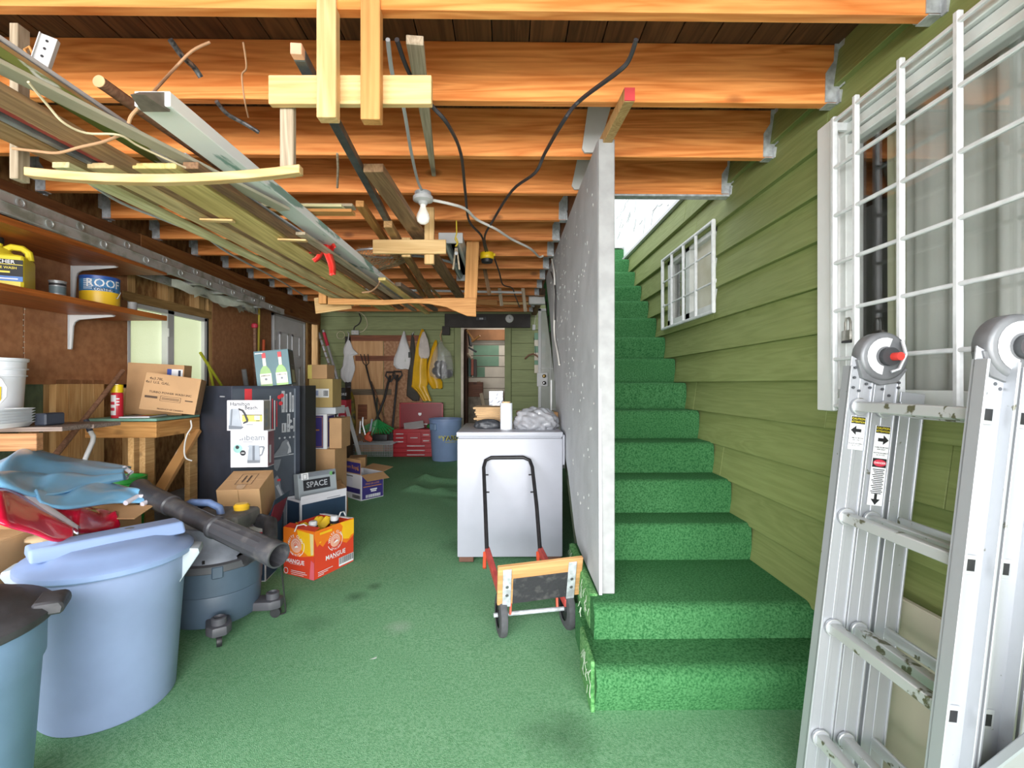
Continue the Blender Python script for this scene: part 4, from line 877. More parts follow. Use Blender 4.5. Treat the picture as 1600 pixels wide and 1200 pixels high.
# ------------------------------------------------------------------ left wall: shelves, brackets, ladder and what stands there
M_shelf = wood('shelf_red', '#b5672c', '#8d4a1c', sc=5, axis=1, tone=.05, rough=.45, bump=.05)
def shelf(label, z, y1):
    o = MB().box((0, 0, 0), (.42, y1 - .9, .034)).build('wall_shelf', M_shelf, bevel=.002, M=Matrix.Translation((XL + .215, (y1 + .9) / 2, z)))
    return tag(o, label, 'shelf')
shelf('upper stained wooden wall shelf carrying the long aluminium ladder', 2.05, 3.37)
shelf('lower stained wooden wall shelf carrying yellow jug and paint tins', 1.73, 3.37)
def bracket(label, y, z):
    t = thing('shelf_bracket', label, 'bracket', (XL + .003, y, z), 0, None)
    MB().prism([(0, 0), (.03, 0), (.28, -.004), (.28, -.010), (.06, -.03), (.035, -.045), (.024, -.07), (.014, -.21), (.009, -.22), (0, -.22)], lambda p, q, s: Vector((p, s, q)), -.006, .006).prism([(.0, 0), (.28, 0), (.28, -.004), (0, -.004)], lambda p, q, s: Vector((p, s, q)), -.015, .015).prism([(0, 0), (.003, 0), (.003, -.22), (0, -.22)], lambda p, q, s: Vector((p, s, q)), -.016, .016).build('bracket_arm', M_white, t, bevel=.001)
    b = MB()
    for zz in (-.05, -.2): b.cyl((.004, .0, zz), .005, .004, 8, 'x')
    tag(b.build('screw_head', M_black, t), kind='stuff')
bracket('white metal bracket under the upper wall shelf', 3.11, 2.032); bracket('white metal bracket under the lower wall shelf', 3.09, 1.712)
# extension ladder lying on the upper shelf, rail towards us
el = thing('extension_ladder', 'long aluminium extension ladder lying flat on the upper wall shelf', 'ladder', (-2.36, 1.0, 2.165), rot=(math.radians(-1.35), 0, 0))
M_lad2 = mat('ladder_dull', '#b9bbbb', .45, .35, .2, 12, bump=.05, bs=50, col2='#8f958a', cov=.58)
for sec, (xo, zo, y0, y1, ro) in enumerate(((-.03, .028, -.2, 3.75, .04), (0, -.032, -.3, 4.1, -.10))):
    for xx in (0, -.34 + .06 * sec):
        b = MB(); b.box((xo + xx, (y0 + y1) / 2, zo), (.006, y1 - y0, .058)); s = -1 if xx == 0 else 1
        for q_ in (-.027, .027): b.box((xo + xx + s * .011, (y0 + y1) / 2, zo + q_), (.024, y1 - y0, .004))
        if xx == 0: b.box((xo + .004, (y0 + y1) / 2, zo + .024), (.004, y1 - y0, .006)).box((xo + .004, (y0 + y1) / 2, zo - .024), (.004, y1 - y0, .006))
        b.build('rail', M_lad2, el, bevel=.001)
    y = 1.37 + (0 if sec == 0 else .12) - .33 * 3
    while y < y1 - .05:
        b = MB().use(M_lad2); b.cyl((xo - .16, y, zo), .014, .33, 12, 'x'); b.lathe([(.022, 0), (.024, .006), (.017, .007), (.015, .0015)], 18, Matrix.Translation((xo + .003, y, zo)) @ Matrix.Rotation(PI / 2, 4, 'Y'), cap=(False, False)); b.use(mat('rung_hole', '#55595a', .7)).lathe([(.0155, .0015), (0, .0014)], 14, Matrix.Translation((xo + .003, y, zo)) @ Matrix.Rotation(PI / 2, 4, 'Y'))
        b.build('rung', None, el); y += .33
o = thing('yellow_jug', 'yellow plastic detergent jug on the lower wall shelf', 'jug', (-2.60, 2.50, 1.748), math.radians(28))
M_yj = mat('jug_yellow', '#ecd935', .4, 0, .04, 6)
MB().b2((-.10, -.085, 0), (.10, .085, .185)).build('body', M_yj, o, bevel=.025, seg=3)
b = MB(); b.lathe([(.085, .0), (.05, .04), (.026, .055), (.026, .075)], 20, Matrix.Translation((-.03, 0, .178))); b.build('neck', M_yj, o)
MB().cyl((-.03, 0, .262), .03, .03, 18).build('cap', M_black, o)
MB().tube([(-.0, 0, .215), (.03, 0, .235), (.07, 0, .232), (.095, 0, .21), (.1, 0, .17)], .017, 10).build('handle', M_yj, o)
l = MB().use(M_ink); l.b2((-.06, -.0865, .045), (.098, -.085, .155)).use(mat('label_blue', '#3a78c9', .4)).b2((-.06, -.0872, .045), (.098, -.086, .07)).use(M_stw).text('KARCHER', (.01, -.0875, .142), (1, 0, 0), (0, 0, 1), .026)
l.use(M_yj).text('PRESSURE WASH', (.012, -.0875, .112), (1, 0, 0), (0, 0, 1), .017).b2((-.05, -.0875, .086), (.05, -.087, .095)).b2((-.06, -.0872, .128), (.098, -.086, .131)).use(M_stw).b2((-.045, -.0878, .054), (.08, -.0872, .06))
l.build('label', None, o)
o = thing('paint_tin', 'small grey paint tin next to the yellow jug', 'tin', (-2.53, 2.72, 1.748))
MB().lathe([(.036, 0), (.036, .095), (.039, .097), (.039, .102), (.032, .102), (.030, .097)], 24).build('can', mat('tin_grey', '#a9adb0', .4, .4, .1), o)
MB().lathe([(.0365, .03), (.0365, .07)], 24, cap=(False, False)).build('label', mat('tin_label', '#6f8288', .5), o); MB().lathe([(.0367, .075), (.0367, .088)], 24, cap=(False, False)).build('label', M_ink, o)
o = thing('roof_coating_can', 'large blue and yellow roof coating can on the lower shelf', 'can', (-2.58, 3.06, 1.748), 0)
MB().use(mat('can_yellow', '#f1c52a', .4, 0, .03)).lathe([(.098, 0), (.1, .006), (.1, .10)], 36, cap=(True, False)).use(mat('can_blue', '#3f7fb4', .4, 0, .05)).lathe([(.1, .10), (.1, .175)], 36, cap=(False, False)).use(mat('can_blue2', '#2d55a3', .4)).lathe([(.1, .175), (.102, .185), (.102, .195), (.09, .195), (.088, .188)], 36).build('can', None, o)
def wraptext(b, s, r, a0, z, size, lift=.0008):
    vs, fs = text_mesh(s)
    return b.add([Vector(((r + lift) * math.cos(a0 + v.x * size / r), (r + lift) * math.sin(a0 + v.x * size / r), z + v.y * size)) for v in vs], fs)
b = MB().use(M_stw); wraptext(b, 'ROOF', .1, math.radians(-38), .147, .068); wraptext(b, 'COATING', .1, math.radians(-40), .108, .02)
b.use(M_ink); wraptext(b, 'COATING', .1, math.radians(-38), .112, .026)
b.use(M_stw)
for i in range(6): b.grid(lambda u, v: Vector((.1008 * math.cos(-1.75 + u * .5), .1008 * math.sin(-1.75 + u * .5), .166 - .011 * i + .004 * v)), 6, 1)
b.build('lettering', None, o)
MB().tube([(.1, .0, .07), (.125, -.02, .06), (.13, .0, .10), (.105, .03, .11)], .0025, 6).build('wire_handle', M_galv, o)
tag(MB().lathe([(.025, 0), (.025, .06)], 14, Matrix.Translation((-2.46, 3.17, 1.748))).build('small_tub', M_whitedirty), 'small white tub hidden behind the roof coating can', 'tub')
# bench against the wall, bucket and trays on it
o = thing('side_bench', 'rough weathered wooden bench holding the white bucket', 'bench', (-2.65, 2.55, 0))
cb('top_plank', (-2.79, 2.42, 1.045), (-2.225, 2.50, 1.045), .20, .022, wood('bench_grey', '#8e7e74', '#6b5c53', sc=9), o)
cb('top_plank', (-2.79, 2.65, 1.04), (-2.25, 2.72, 1.04), .22, .022, MATS['bench_grey'], o)
cb('front_rail', (-2.79, 2.33, .985), (-2.30, 2.38, .985), .04, .085, wood('bench_pine', '#c49062', '#9c6d44', sc=7), o)
for y in (2.40, 2.78): cb('leg', (-2.75, y, 0.02), (-2.75, y, 1.03), .07, .05, M_stud, o, up=(0, 1, 0))
o = thing('white_bucket', 'tall white plastic bucket with bail handle on the bench', 'bucket', (-2.638, 2.46, 1.057))
MB().lathe([(.118, 0), (.122, .005), (.135, .25), (.143, .252), (.143, .258), (.136, .26), (.137, .285), (.147, .287), (.147, .293), (.139, .295), (.14, .325), (.149, .33), (.149, .345), (.138, .345), (.130, .25), (.116, .012)], 40, cap=(True, False)).build('pail', mat('pail_white', '#e9edf3', .4, 0, .03), o)
MB().tube([(.115, -.085, .258), (.145, -.075, .235), (.162, -.068, .195), (.163, -.072, .15), (.148, -.09, .112), (.115, -.115, .088), (.07, -.138, .076), (.0, -.155, .072)], .005, 8).build('bail_handle', mat('bail', '#dfe2e6', .4), o)
lb_ = MB().use(mat('lbl_yellow', '#f0d429', .5))
for k in range(8):
    a0, a1 = -1.3 + k * .11, -1.19 + k * .11; lb_.quad(*[(r_ * math.cos(a), r_ * math.sin(a), z) for r_, a, z in ((.1315, a0, .12), (.1315, a1, .12), (.1358, a1, .20), (.1358, a0, .20))])
lb_.build('label', None, o)
trg = 'white foam trays on the bench'
for i in range(6):
    t = thing('foam_tray', 'white foam tray on the bench, ' + ['bottom of the stack', 'second up in the stack', 'third up in the stack', 'fourth up in the stack', 'second from the top of the stack', 'top of the stack'][i], 'tray', (-2.47, 2.33, 1.058 + .0135 * i), .1, trg)
    MB().lathe([(.118, 0), (.14, .024), (.146, .025), (.138, .02), (.11, .004)], 4, Matrix.Rotation(PI / 4, 4, 'Z') , cap=(True, True)).build('tray', mat('foam_white', '#eceff2', .6, 0, .02), t, bevel=.004)
o = MB().b2((-2.40, 2.45, 1.058), (-2.34, 2.56, 1.12)).build('dark_block', mat('dark_blue_block', '#3a404d', .5), bevel=.006); tag(o, 'dark blue block beside the white foam trays', 'block')
# workbench with the turquoise edge
o = thing('work_table', 'sturdy wooden workbench with turquoise-painted top edge', 'table', (-2.55, 3.5, 0))
MB().b2((-2.79, 3.19, 1.022), (-2.32, 3.64, 1.04)).build('table_top', mat('turquoise_top', '#86b8a4', .6, 0, .15, 10), o, bevel=.003, world=True)
M_apr = wood('apron_pine', '#d29d5d', '#b07a3f', sc=6, tone=.05)
cb('apron', (-2.79, 3.205, .965), (-2.32, 3.205, .965), .03, .105, M_apr, o); cb('apron', (-2.335, 3.2, .965), (-2.335, 3.64, .965), .03, .105, M_apr, o)
for (x, y, w) in ((-2.50, 3.25, .09), (-2.415, 3.235, .085), (-2.36, 3.60, .09)):
    cb('leg', (x, y, FL(y)), (x, y, .92), .04, w, M_stud, o, up=(0, 1, 0))
cb('brace', WX(248, 770, -2.33), WX(306, 672, -2.33), .03, .075, peel('brace_paint', '#b58550', '#e4dfd8', .56, 9), o, up=(1, 0, 0))
o = tag(MB().tube([W(192, 579, 3.30), W(140, 645, 3.0), W(86, 712, 2.74)], [.014, .015, .017], 12).build('wooden_stick', M_pole), 'brown wooden tool handle leaning across the bare studs', 'handle')
o = thing('spray_can', 'red spray can with yellow cap on the workbench', 'can', (-2.625, 3.25, 1.041))
MB().use(mat('can_red', '#d22b3c', .35, 0, .05)).lathe([(.032, 0), (.034, .004), (.034, .16), (.028, .172)], 24).build('body', None, o)
MB().lathe([(.028, .17), (.0345, .172), (.033, .222), (.028, .226)], 24).build('cap', mat('cap_yellow', '#f2d21c', .4), o)
b = MB().use(M_stw).grid(lambda u, v: Vector((.0344 * math.cos(-2.3 + u * 1.2), .0344 * math.sin(-2.3 + u * 1.2), .02 + .135 * v)), 8, 1); b.use(M_redi); 
for z in (.05, .09): b.grid(lambda u, v: Vector((.0347 * math.cos(-2.3 + u * 1.0), .0347 * math.sin(-2.3 + u * 1.0), z + .02 * v)), 8, 1)
b.use(M_stw)
for z in (.125, .105, .085): b.grid(lambda u, v: Vector((.0347 * math.cos(-1.05 + u * .5), .0347 * math.sin(-1.05 + u * .5), z + .009 * v)), 6, 1)
b.build('label', None, o)
o = thing('magazine', 'colourful magazine under the tilted carton on the workbench', 'magazine', (-2.53, 3.36, 1.041), .2)
MB().b2((-.09, -.12, 0), (.09, .12, .008)).build('pages', M_stw, o); MB().use(mat('cover_grey', '#8f9aa0', .4)).b2((-.09, -.12, .008), (.09, .12, .010)).use(M_redi).b2((.0, -.1, .01), (.08, .0, .011)).use(M_yel).b2((-.02, .02, .01), (.07, .08, .011)).build('cover', None, o)
# cartons on the bench
M_card = mat('cardboard', '#c39a6e', .75, 0, .06, 5, bump=.06, bs=120); M_cardd = mat('cardboard_dark', '#a57f55', .8, 0, .08, 5); M_cin = mat('cardboard_inside', '#b08a60', .85, 0, .06, 5)
M_print = mat('box_print', '#5a4636', .8)
M_tape = mat('tape_clear', '#b98e5d', .25, 0, .03)
def carton(name, label, cat, base, sx, sy, sz, rz, m=None, flaps=None, open_top=False, group=None, rot=None, t=.004, fill=None):
    """a corrugated carton: four walls, bottom, and either closed top flaps or four opened ones"""
    o = thing(name, label, cat, base, rz, group, rot); m = m or M_card
    b = MB().use(m)
    if open_top:
        b.b2((-sx / 2, -sy / 2, 0), (sx / 2, sy / 2, t))
        b.b2((-sx / 2, -sy / 2, 0), (sx / 2, -sy / 2 + t, sz)).b2((-sx / 2, sy / 2 - t, 0), (sx / 2, sy / 2, sz)).b2((-sx / 2, -sy / 2, 0), (-sx / 2 + t, sy / 2, sz)).b2((sx / 2 - t, -sy / 2, 0), (sx / 2, sy / 2, sz))
    else:
        b.b2((-sx / 2, -sy / 2, 0), (sx / 2, sy / 2, sz))
    b.build('box_body', None, o, bevel=.0015)
    if not open_top:
        MB().b2((-sx / 2 + .001, -sy / 2 + .001, sz), (sx / 2 - .001, -.0015, sz + .003)).build('top_flap', m, o); MB().b2((-sx / 2 + .001, .0015, sz), (sx / 2 - .001, sy / 2 - .001, sz + .003)).build('top_flap', m, o)
    for (side, ln, ang, fm) in (flaps or []):
        # side: -y,+y,-x,+x ; ang from vertical outwards
        a = math.radians(ang); ax = {'-y': (0, -1), '+y': (0, 1), '-x': (-1, 0), '+x': (1, 0)}[side]
        w = (sx if ax[0] == 0 else sy) - .006
        f = MB().box((0, 0, ln / 2), (w, t * .8, ln))
        R = Matrix.Rotation({'-y': 0, '+y': PI, '-x': -PI / 2, '+x': PI / 2}[side], 4, 'Z') @ Matrix.Rotation(a, 4, 'X')
        f.build('flap', fm or M_cin, o, bevel=.001, M=Matrix.Translation((ax[0] * sx / 2, ax[1] * sy / 2, sz)) @ R)
    return o
class Face:
    """flat print on one side of a box-shaped thing: u to the right, v up, origin at the face's lower left"""
    def __init__(s, o, sx, sy, sz, side, lift=.0009):
        L_ = lift
        s.o = o
        s.org, s.u, s.v, s.n, s.w, s.h = {
            '-y': (Vector((-sx / 2, -sy / 2 - L_, 0)), Vector((1, 0, 0)), Vector((0, 0, 1)), Vector((0, -1, 0)), sx, sz),
            '+x': (Vector((sx / 2 + L_, -sy / 2, 0)), Vector((0, 1, 0)), Vector((0, 0, 1)), Vector((1, 0, 0)), sy, sz),
            '-x': (Vector((-sx / 2 - L_, sy / 2, 0)), Vector((0, -1, 0)), Vector((0, 0, 1)), Vector((-1, 0, 0)), sy, sz),
            '+z': (Vector((-sx / 2, -sy / 2, sz + .003 + L_)), Vector((1, 0, 0)), Vector((0, 1, 0)), Vector((0, 0, 1)), sx, sy)}[side]
        s.b = MB(); s.k = 0
    def p(s, u, v): s_ = s.org + s.u * (u * s.w) + s.v * (v * s.h) + s.n * (s.k * .0004); return s_
    def rect(s, m, u0, v0, u1, v1): s.k += 1; s.b.use(m).quad(s.p(u0, v0), s.p(u1, v0), s.p(u1, v1), s.p(u0, v1)); return s
    def poly(s, m, pts): s.k += 1; s.b.use(m).add([s.p(*q_) for q_ in pts], [tuple(range(len(pts)))]); return s
    def frame(s, m, u0, v0, u1, v1, t):
        ta, tb = t / s.w, t / s.h
        return s.rect(m, u0, v0, u1, v0 + tb).rect(m, u0, v1 - tb, u1, v1).rect(m, u0, v0, u0 + ta, v1).rect(m, u1 - ta, v0, u1, v1)
    def text(s, m, t, u, v, size, rot=0):
        s.k += 1; c, q_ = math.cos(rot), math.sin(rot)
        s.b.use(m).text(t, s.p(u, v), s.u * c + s.v * q_, s.v * c - s.u * q_, size); return s
    def disc(s, m, u, v, r, n=28, r0=0, a0=0, a1=2 * PI, sv=1.0):
        s.k += 1; c = s.p(u, v); P = lambda rr_, a: c + s.u * (rr_ * math.cos(a)) + s.v * (rr_ * sv * math.sin(a))
        s.b.use(m)
        for i in range(n):
            x0, x1 = a0 + (a1 - a0) * i / n, a0 + (a1 - a0) * (i + 1) / n
            if r0: s.b.quad(P(r0, x0), P(r, x0), P(r, x1), P(r0, x1))
            else: s.b.add([c, P(r, x0), P(r, x1)], [(0, 1, 2)])
        return s
    def arc(s, m, t, u, v, r, a_mid, size, flip=False):
        """lettering along a circle"""
        s.k += 1; s.b.use(m); n = len(t); st_ = size * .72 / r
        for i, ch in enumerate(t):
            if ch == ' ': continue
            a = a_mid + (-(i - (n - 1) / 2) * st_ if not flip else (i - (n - 1) / 2) * st_)
            c = s.p(u, v) + s.u * (r * math.cos(a)) + s.v * (r * math.sin(a)); ang = a - PI / 2 if not flip else a + PI / 2
            x = s.u * math.cos(ang) + s.v * math.sin(ang); y = s.v * math.cos(ang) - s.u * math.sin(ang)
            s.b.text(ch, c, x, y, size)
        return s
    def bars(s, m, u0, v0, u1, v1, n=18, seed=1):
        s.k += 1; q_ = random.Random(seed); s.b.use(m); x = 0; W_ = []
        while x < 1: w = q_.choice((.015, .03, .045)); W_.append((x, min(x + w, 1))); x += w + q_.choice((.015, .03))
        for a, e in W_: s.b.quad(s.p(u0 + (u1 - u0) * a, v0), s.p(u0 + (u1 - u0) * e, v0), s.p(u0 + (u1 - u0) * e, v1), s.p(u0 + (u1 - u0) * a, v1))
        return s
    def done(s, name='lettering'): return s.b.build(name, None, s.o, smooth=0)
o = carton('open_carton', 'tilted brown carton printed 4x3.78L resting on the workbench', 'box', (-2.37, 3.40, 1.072), .32, .24, .25, math.radians(24), rot=(math.radians(-3), math.radians(9), math.radians(24)))
F = Face(o, .32, .24, .25, '-y'); F.text(M_print, '4x3.78L', .20, .86, .024).text(M_print, '4x1 U.S. GAL.', .24, .76, .024).text(M_print, 'TURBO POWER WASH INC', .5, .50, .020).frame(M_print, .33, .28, .70, .42, .002).rect(M_print, .06, .33, .28, .39).rect(M_print, .36, .36, .67, .375).rect(M_print, .36, .325, .67, .34).rect(M_print, .78, .34, .92, .37).text(M_print, 'PRODUCT OF CANADA', .55, .06, .014); F.done()
Face(o, .32, .24, .25, '+x').rect(M_print, .1, .10, .5, .115).rect(M_print, .05, .06, .5, .075).done()
o = carton('open_carton', 'brown carton with blue and white label standing behind the tilted one', 'box', (-2.585, 3.57, 1.045), .37, .12, .37, math.radians(10), rot=(0, math.radians(3), math.radians(10)))
F = Face(o, .37, .12, .37, '-y'); F.rect(mat('lbl_blue', '#3450a8', .5), .70, .70, .78, .92).rect(M_stw, .78, .70, .98, .92).rect(mat('lbl_navy', '#1f2b4a', .5), .90, .73, .945, .90).rect(mat('label_line', '#b8bcc2', .5), .81, .74, .87, .75).rect(M_ink, .36, .655, .47, .67); F.done()

# film hanging under the far end of the long ladder
o = thing('plastic_sheet', 'torn clear plastic sheeting hanging under the far end of the long ladder', 'sheet', WX(340, 455, -2.5))
for k, (a_, b_, hh) in enumerate((((268, 436), (388, 478), .05), ((300, 444), (400, 474), .08), ((330, 455), (384, 482), .05))):
    A_, B_ = WX(*a_, -2.42 - .09 * k), WX(*b_, -2.42 - .09 * k)
    MB().grid(lambda u, v: A_.lerp(B_, u) + Vector((.02 * math.sin(9 * u + k), 0, -hh * v * (1 + .4 * math.sin(13 * u + 2 * k)) + .01 * math.sin(23 * u))), 24, 4).build('film_strip', mat('film_pale', '#d9e0d0', .3, 0, .1, 12, alpha=.7), o, world=True)
# ------------------------------------------------------------------ left foreground: bins, shop vacuum, tarps
M_binb = mat('bin_blue', '#8da4cd', .45, 0, .05, 5, bump=.03, bs=40); M_bing = mat('bin_bluegrey', '#819cc0', .5, 0, .06, 5, bump=.03, bs=40)
M_lidk = mat('lid_black', '#4b4a4e', .55, 0, .2, 8, bump=.15, bs=30)
M_drum = mat('drum_slate', '#4a5a6b', .5, 0, .08, 6, bump=.03)
def trashcan(label, c, m, lidm, r0, r1, h, rl, handle_a, ridge):
    o = thing('trash_can', label, 'trash can', (c[0], c[1], FL(c[1])))
    MB().lathe([(r0 - .01, 0), (r0, .012), (r0 + (r1 - r0) * .74, h * .76), (r0 + (r1 - r0) * .74 + .008, h * .78), (r1, h - .035), (r1 + .012, h - .03), (r1 + .014, h - .008), (r1, h), (r1 - .006, h), (r0 - .006, .02)], 56, cap=(True, False)).build('bin_body', m, o, smooth=40)
    for a in (handle_a, handle_a + PI):
        Mx = Matrix.Rotation(a, 4, 'Z')
        MB().prism([(r1 - .01, h - .01), (r1 + .05, h - .02), (r1 + .055, h - .04), (r1 - .02, h - .16)], lambda p, q, t: Mx @ Vector((p, t, q)), -.05, .05).build('bin_handle', mat('handle_pale', '#b7c3cc', .5) if lidm is not M_lidk else m, o, bevel=.006, seg=2)
    L_ = MB().lathe([(rl - .004, h - .03), (rl, h - .025), (rl, h - .008), (rl - .012, h + .004), (rl - .05, h + .012), (rl - .07, h + .03), (rl - .13, h + .045), (0.0, h + .05)], 56, cap=(False, False))
    lo = L_.build('bin_lid', lidm, o, smooth=35)
    if ridge is not None:
        Mx = Matrix.Rotation(ridge, 4, 'Z')
        MB().prism([(-.085, h + .03), (.085, h + .03), (.05, h + .074), (-.05, h + .074)], lambda p, q, t: Mx @ Vector((t, p, q)), -rl + .04, rl - .04).build('lid_ridge', lidm, lo, bevel=.012, seg=3)
        MB().lathe([(.016, h + .0741), (.016, h + .0755)], 16, Mx @ Matrix.Translation((.06, 0, 0))).build('lid_emblem', mat('emblem_grey', '#6d7580', .5), lo)
    return o, lo
trashcan('pale blue plastic trash can with domed blue lid', (-1.585, 1.93), mat('bin_lilac', '#93a3c8', .5, 0, .05, 5, bump=.03, bs=40), M_binb, .215, .255, .60, .278, .42, math.radians(50))
o, lo = trashcan('blue-grey trash can under a dusty black lid, nearest the camera', (-1.55, 1.27), M_bing, M_lidk, .21, .25, .65, .27, 2.2, None)
h = .65
MB().lathe([(.15, h + .035), (.15, h + .055), (.14, h + .062), (0, h + .062)], 40).build('lid_dome', M_lidk, lo)
for a in (.55, .55 + PI, .55 + PI / 2, .55 - PI / 2):
    Mx = Matrix.Rotation(a, 4, 'Z'); MB().prism([(.23, h - .02), (.295, h - .022), (.30, h + .0), (.29, h + .018), (.23, h + .02)], lambda p, q, t: Mx @ Vector((p, t, q)), -.05, .05).build('lid_latch', M_lidk, lo, bevel=.006)
# shop vacuum
o = thing('shop_vacuum', 'slate blue drum shop vacuum on black casters behind the blue can', 'vacuum', (-1.53, 2.53, FL(2.53)))
MB().lathe([(.20, .055), (.21, .07), (.215, .20), (.213, .205), (.218, .21), (.222, .345), (.215, .35)], 48).build('drum', M_drum, o, smooth=40)
MB().lathe([(.224, .325), (.232, .33), (.232, .362), (.222, .368)], 48, cap=(False, True)).build('drum_rim', mat('rim_dark', '#55555a', .5), o)
hd = MB().lathe([(.21, .365), (.205, .40), (.17, .43), (.155, .47), (.15, .52)], 40).build('motor_housing', mat('housing_grey', '#767b86', .5, 0, .15, 12, bump=.05), o, smooth=50)
MB().box((.03, .0, .535), (.30, .24, .09)).build('motor_cover', mat('cover_dusty', '#4e4c4b', .65, 0, .3, 9, bump=.2, col2='#6c6864'), o, bevel=.03, seg=3)
MB().tube([(-.16, -.02, .55), (-.15, -.03, .61), (-.10, -.04, .635), (.0, -.05, .635), (.05, -.05, .61), (.06, -.05, .57)], .019, 12).build('carry_handle', mat('handle_blue', '#6e86b4', .5, 0, .15, 20), o)
MB().lathe([(.035, .575), (.04, .60), (.03, .612), (0, .614)], 20, Matrix.Translation((.12, .03, 0))).build('yellow_knob', mat('knob_yellow', '#e3b32a', .45), o)
for k in range(8):
    a = 2 * PI * k / 8 + .3; Mx = Matrix.Rotation(a, 4, 'Z'); MB().prism([(.155, .40), (.208, .37), (.212, .385), (.165, .425)], lambda p, q, t: Mx @ Vector((p, t, q)), -.006, .006).build('housing_rib', M_black, o)
for a in (-.98, .12, 1.9, 3.6):
    Mx = Matrix.Rotation(a, 4, 'Z')
    f = MB().prism([(.18, -.05), (.29, -.055), (.335, -.03), (.335, .03), (.29, .055), (.18, .05)], lambda p, q, t: Mx @ Vector((p, q, t)), .058, .105).build('caster_arm', mat('caster_black', '#4f4f55', .5, 0, .1), o, bevel=.012, seg=2)
    MB().lathe([(.033, .10), (.033, .135), (.024, .138), (.022, .125), (.0, .125)], 20, Mx @ Matrix.Translation((.285, 0, 0))).build('caster_cap', MATS['caster_black'], f)
    MB().lathe([(.012, -.011), (.026, -.011), (.028, 0), (.026, .011), (.012, .011)], 20, Mx @ Matrix.Translation((.30, 0, .028)) @ Matrix.Rotation(PI / 2, 4, 'X')).build('caster_wheel', M_black, f)
MB().tube([(.18, .10, .50), (.26, .05, .50), (.30, -.03, .45), (.26, -.10, .39), (.20, -.10, .36), (.21, .0, .39)], .038, 14).build('exhaust_hose', mat('hose_black', '#38373a', .5, 0, .2, 30), o)
MB().tube([(-.05, -.16, .45), (-.1, -.2, .40)], .035, 14).build('hose_port', M_black, o)
MB().box((.12, -.185, .33), (.05, .03, .06), Matrix.Rotation(.6, 3, 'Z')).build('drum_latch', M_drum, o, bevel=.005)
# long black blower tube lying across
o = thing('blower_tube', 'long dusty black blower tube with ribbed open end', 'tube', W(335, 822, 2.22))
P0, P1, P2, P3 = W(228, 776, 2.47), W(268, 790, 2.39), W(335, 823, 2.22), W(436, 868, 2.04)
M_tb = mat('tube_dusty', '#3f3f43', .42, 0, .3, 14, bump=.05, col2='#5d5b5a', cov=.62)
MB().tube([P0 + Vector((-.12, .12, .02)), P0 + Vector((-.04, .04, .005)), P1], [.05, .056, .048], 20).build('tube_elbow', M_tb, o, world=True)
MB().tube([P1, P1.lerp(P2, .02), P2.lerp(P1, .02), P2], [.05, .043, .043, .047], 20).build('tube_section', M_tb, o, world=True)
b = MB(); d = (P3 - P2); n1 = d.orthogonal().normalized(); n2 = d.normalized().cross(n1)
rp = [(0, .052), (.04, .052), (.06, .045), (.78, .05), (.80, .054), (1, .055), (1.0, .048), (.6, .044)]
vs = []; n = 28
for t, r_ in rp:
    for j in range(n):
        a = 2 * PI * j / n; rr_ = r_ + (.003 if j % 2 and .06 <= t <= .78 else 0); vs.append(P2 + d * t + n1 * (rr_ * math.cos(a)) + n2 * (rr_ * math.sin(a)))
b.add(vs, [(i * n + j, i * n + (j + 1) % n, (i + 1) * n + (j + 1) % n, (i + 1) * n + j) for i in range(len(rp) - 1) for j in range(n)])
b.build('ribbed_section', M_tb, o, world=True, smooth=25)
cable('power_cord', 'thin black cord hanging from the tube end to the carpet', [P3 + Vector((-.02, .05, -.05)), W(441, 900, 2.35), W(444, 930, 2.5), W(446, 950, 2.55), WH(444, 958, .03), WH(425, 962, .02)], .004, M_cbk, 'cord')
# tarps: folded vinyl sheets, coloured face, white underside and cut edges
def Wt(px, py, z):
    return W(px, py, z * (.8 + .2 * max(0, min(1, px / 180))))
def sheet(top, bot, mats, name, parent, seed, amp=.012, th=.009, nu=36, nv=14, smooth=True):
    cl = lambda v: Vector((max(v.x, -2.77), v.y, v.z)); T = [cl(Wt(*p)) for p in top]; B = [cl(Wt(*p)) for p in bot]; q_ = random.Random(seed); ph = [q_.uniform(0, 6.28) for _ in range(6)]
    def along(P, u):
        x = u * (len(P) - 1); i = min(int(x), len(P) - 2); t = x - i
        p0, p1, p2, p3 = P[max(i - 1, 0)], P[i], P[i + 1], P[min(i + 2, len(P) - 1)]
        return .5 * ((2 * p1) + (p2 - p0) * t + (2 * p0 - 5 * p1 + 4 * p2 - p3) * t * t + (3 * p1 - p0 - 3 * p2 + p3) * t ** 3)
    def fn(u, v):
        p = along(B, u).lerp(along(T, u), v); k = math.sin(PI * v) ** .5 if 0 < v < 1 else 0
        w = math.sin(9 * u + 4 * v + ph[0]) + .7 * math.sin(17 * u - 6 * v + ph[1]) + .8 * abs(math.sin(5 * u + 3 * v + ph[2])) + .5 * math.sin(3 * u + 11 * v + ph[3])
        return p + Vector((0, -.5, .8)) * (amp * w * k) + Vector((0, -.3, 1)) * (.03 * math.sin(PI * v))
    o = MB().grid(fn, nu, nv).build(name, None, parent, smooth=70, world=True)
    if sum(p.normal.z - p.normal.y for p in o.data.polygons) > 0: o.data.flip_normals()
    for m in mats: o.data.materials.append(m)
    md = o.modifiers.new('thickness', 'SOLIDIFY'); md.thickness = th; md.offset = 0; md.material_offset = 1; md.material_offset_rim = 1
    return o
M_tarpb = mat('tarp_blue', '#8acbf6', .3, 0, .06, 5, coat=.2, bump=.04, bs=12); M_tarpw = mat('tarp_white', '#e9e4ee', .45, 0, .04, 6); M_tarpr = mat('tarp_crimson', '#dd183f', .25, 0, .08, 5, coat=.35, bump=.05, bs=12)
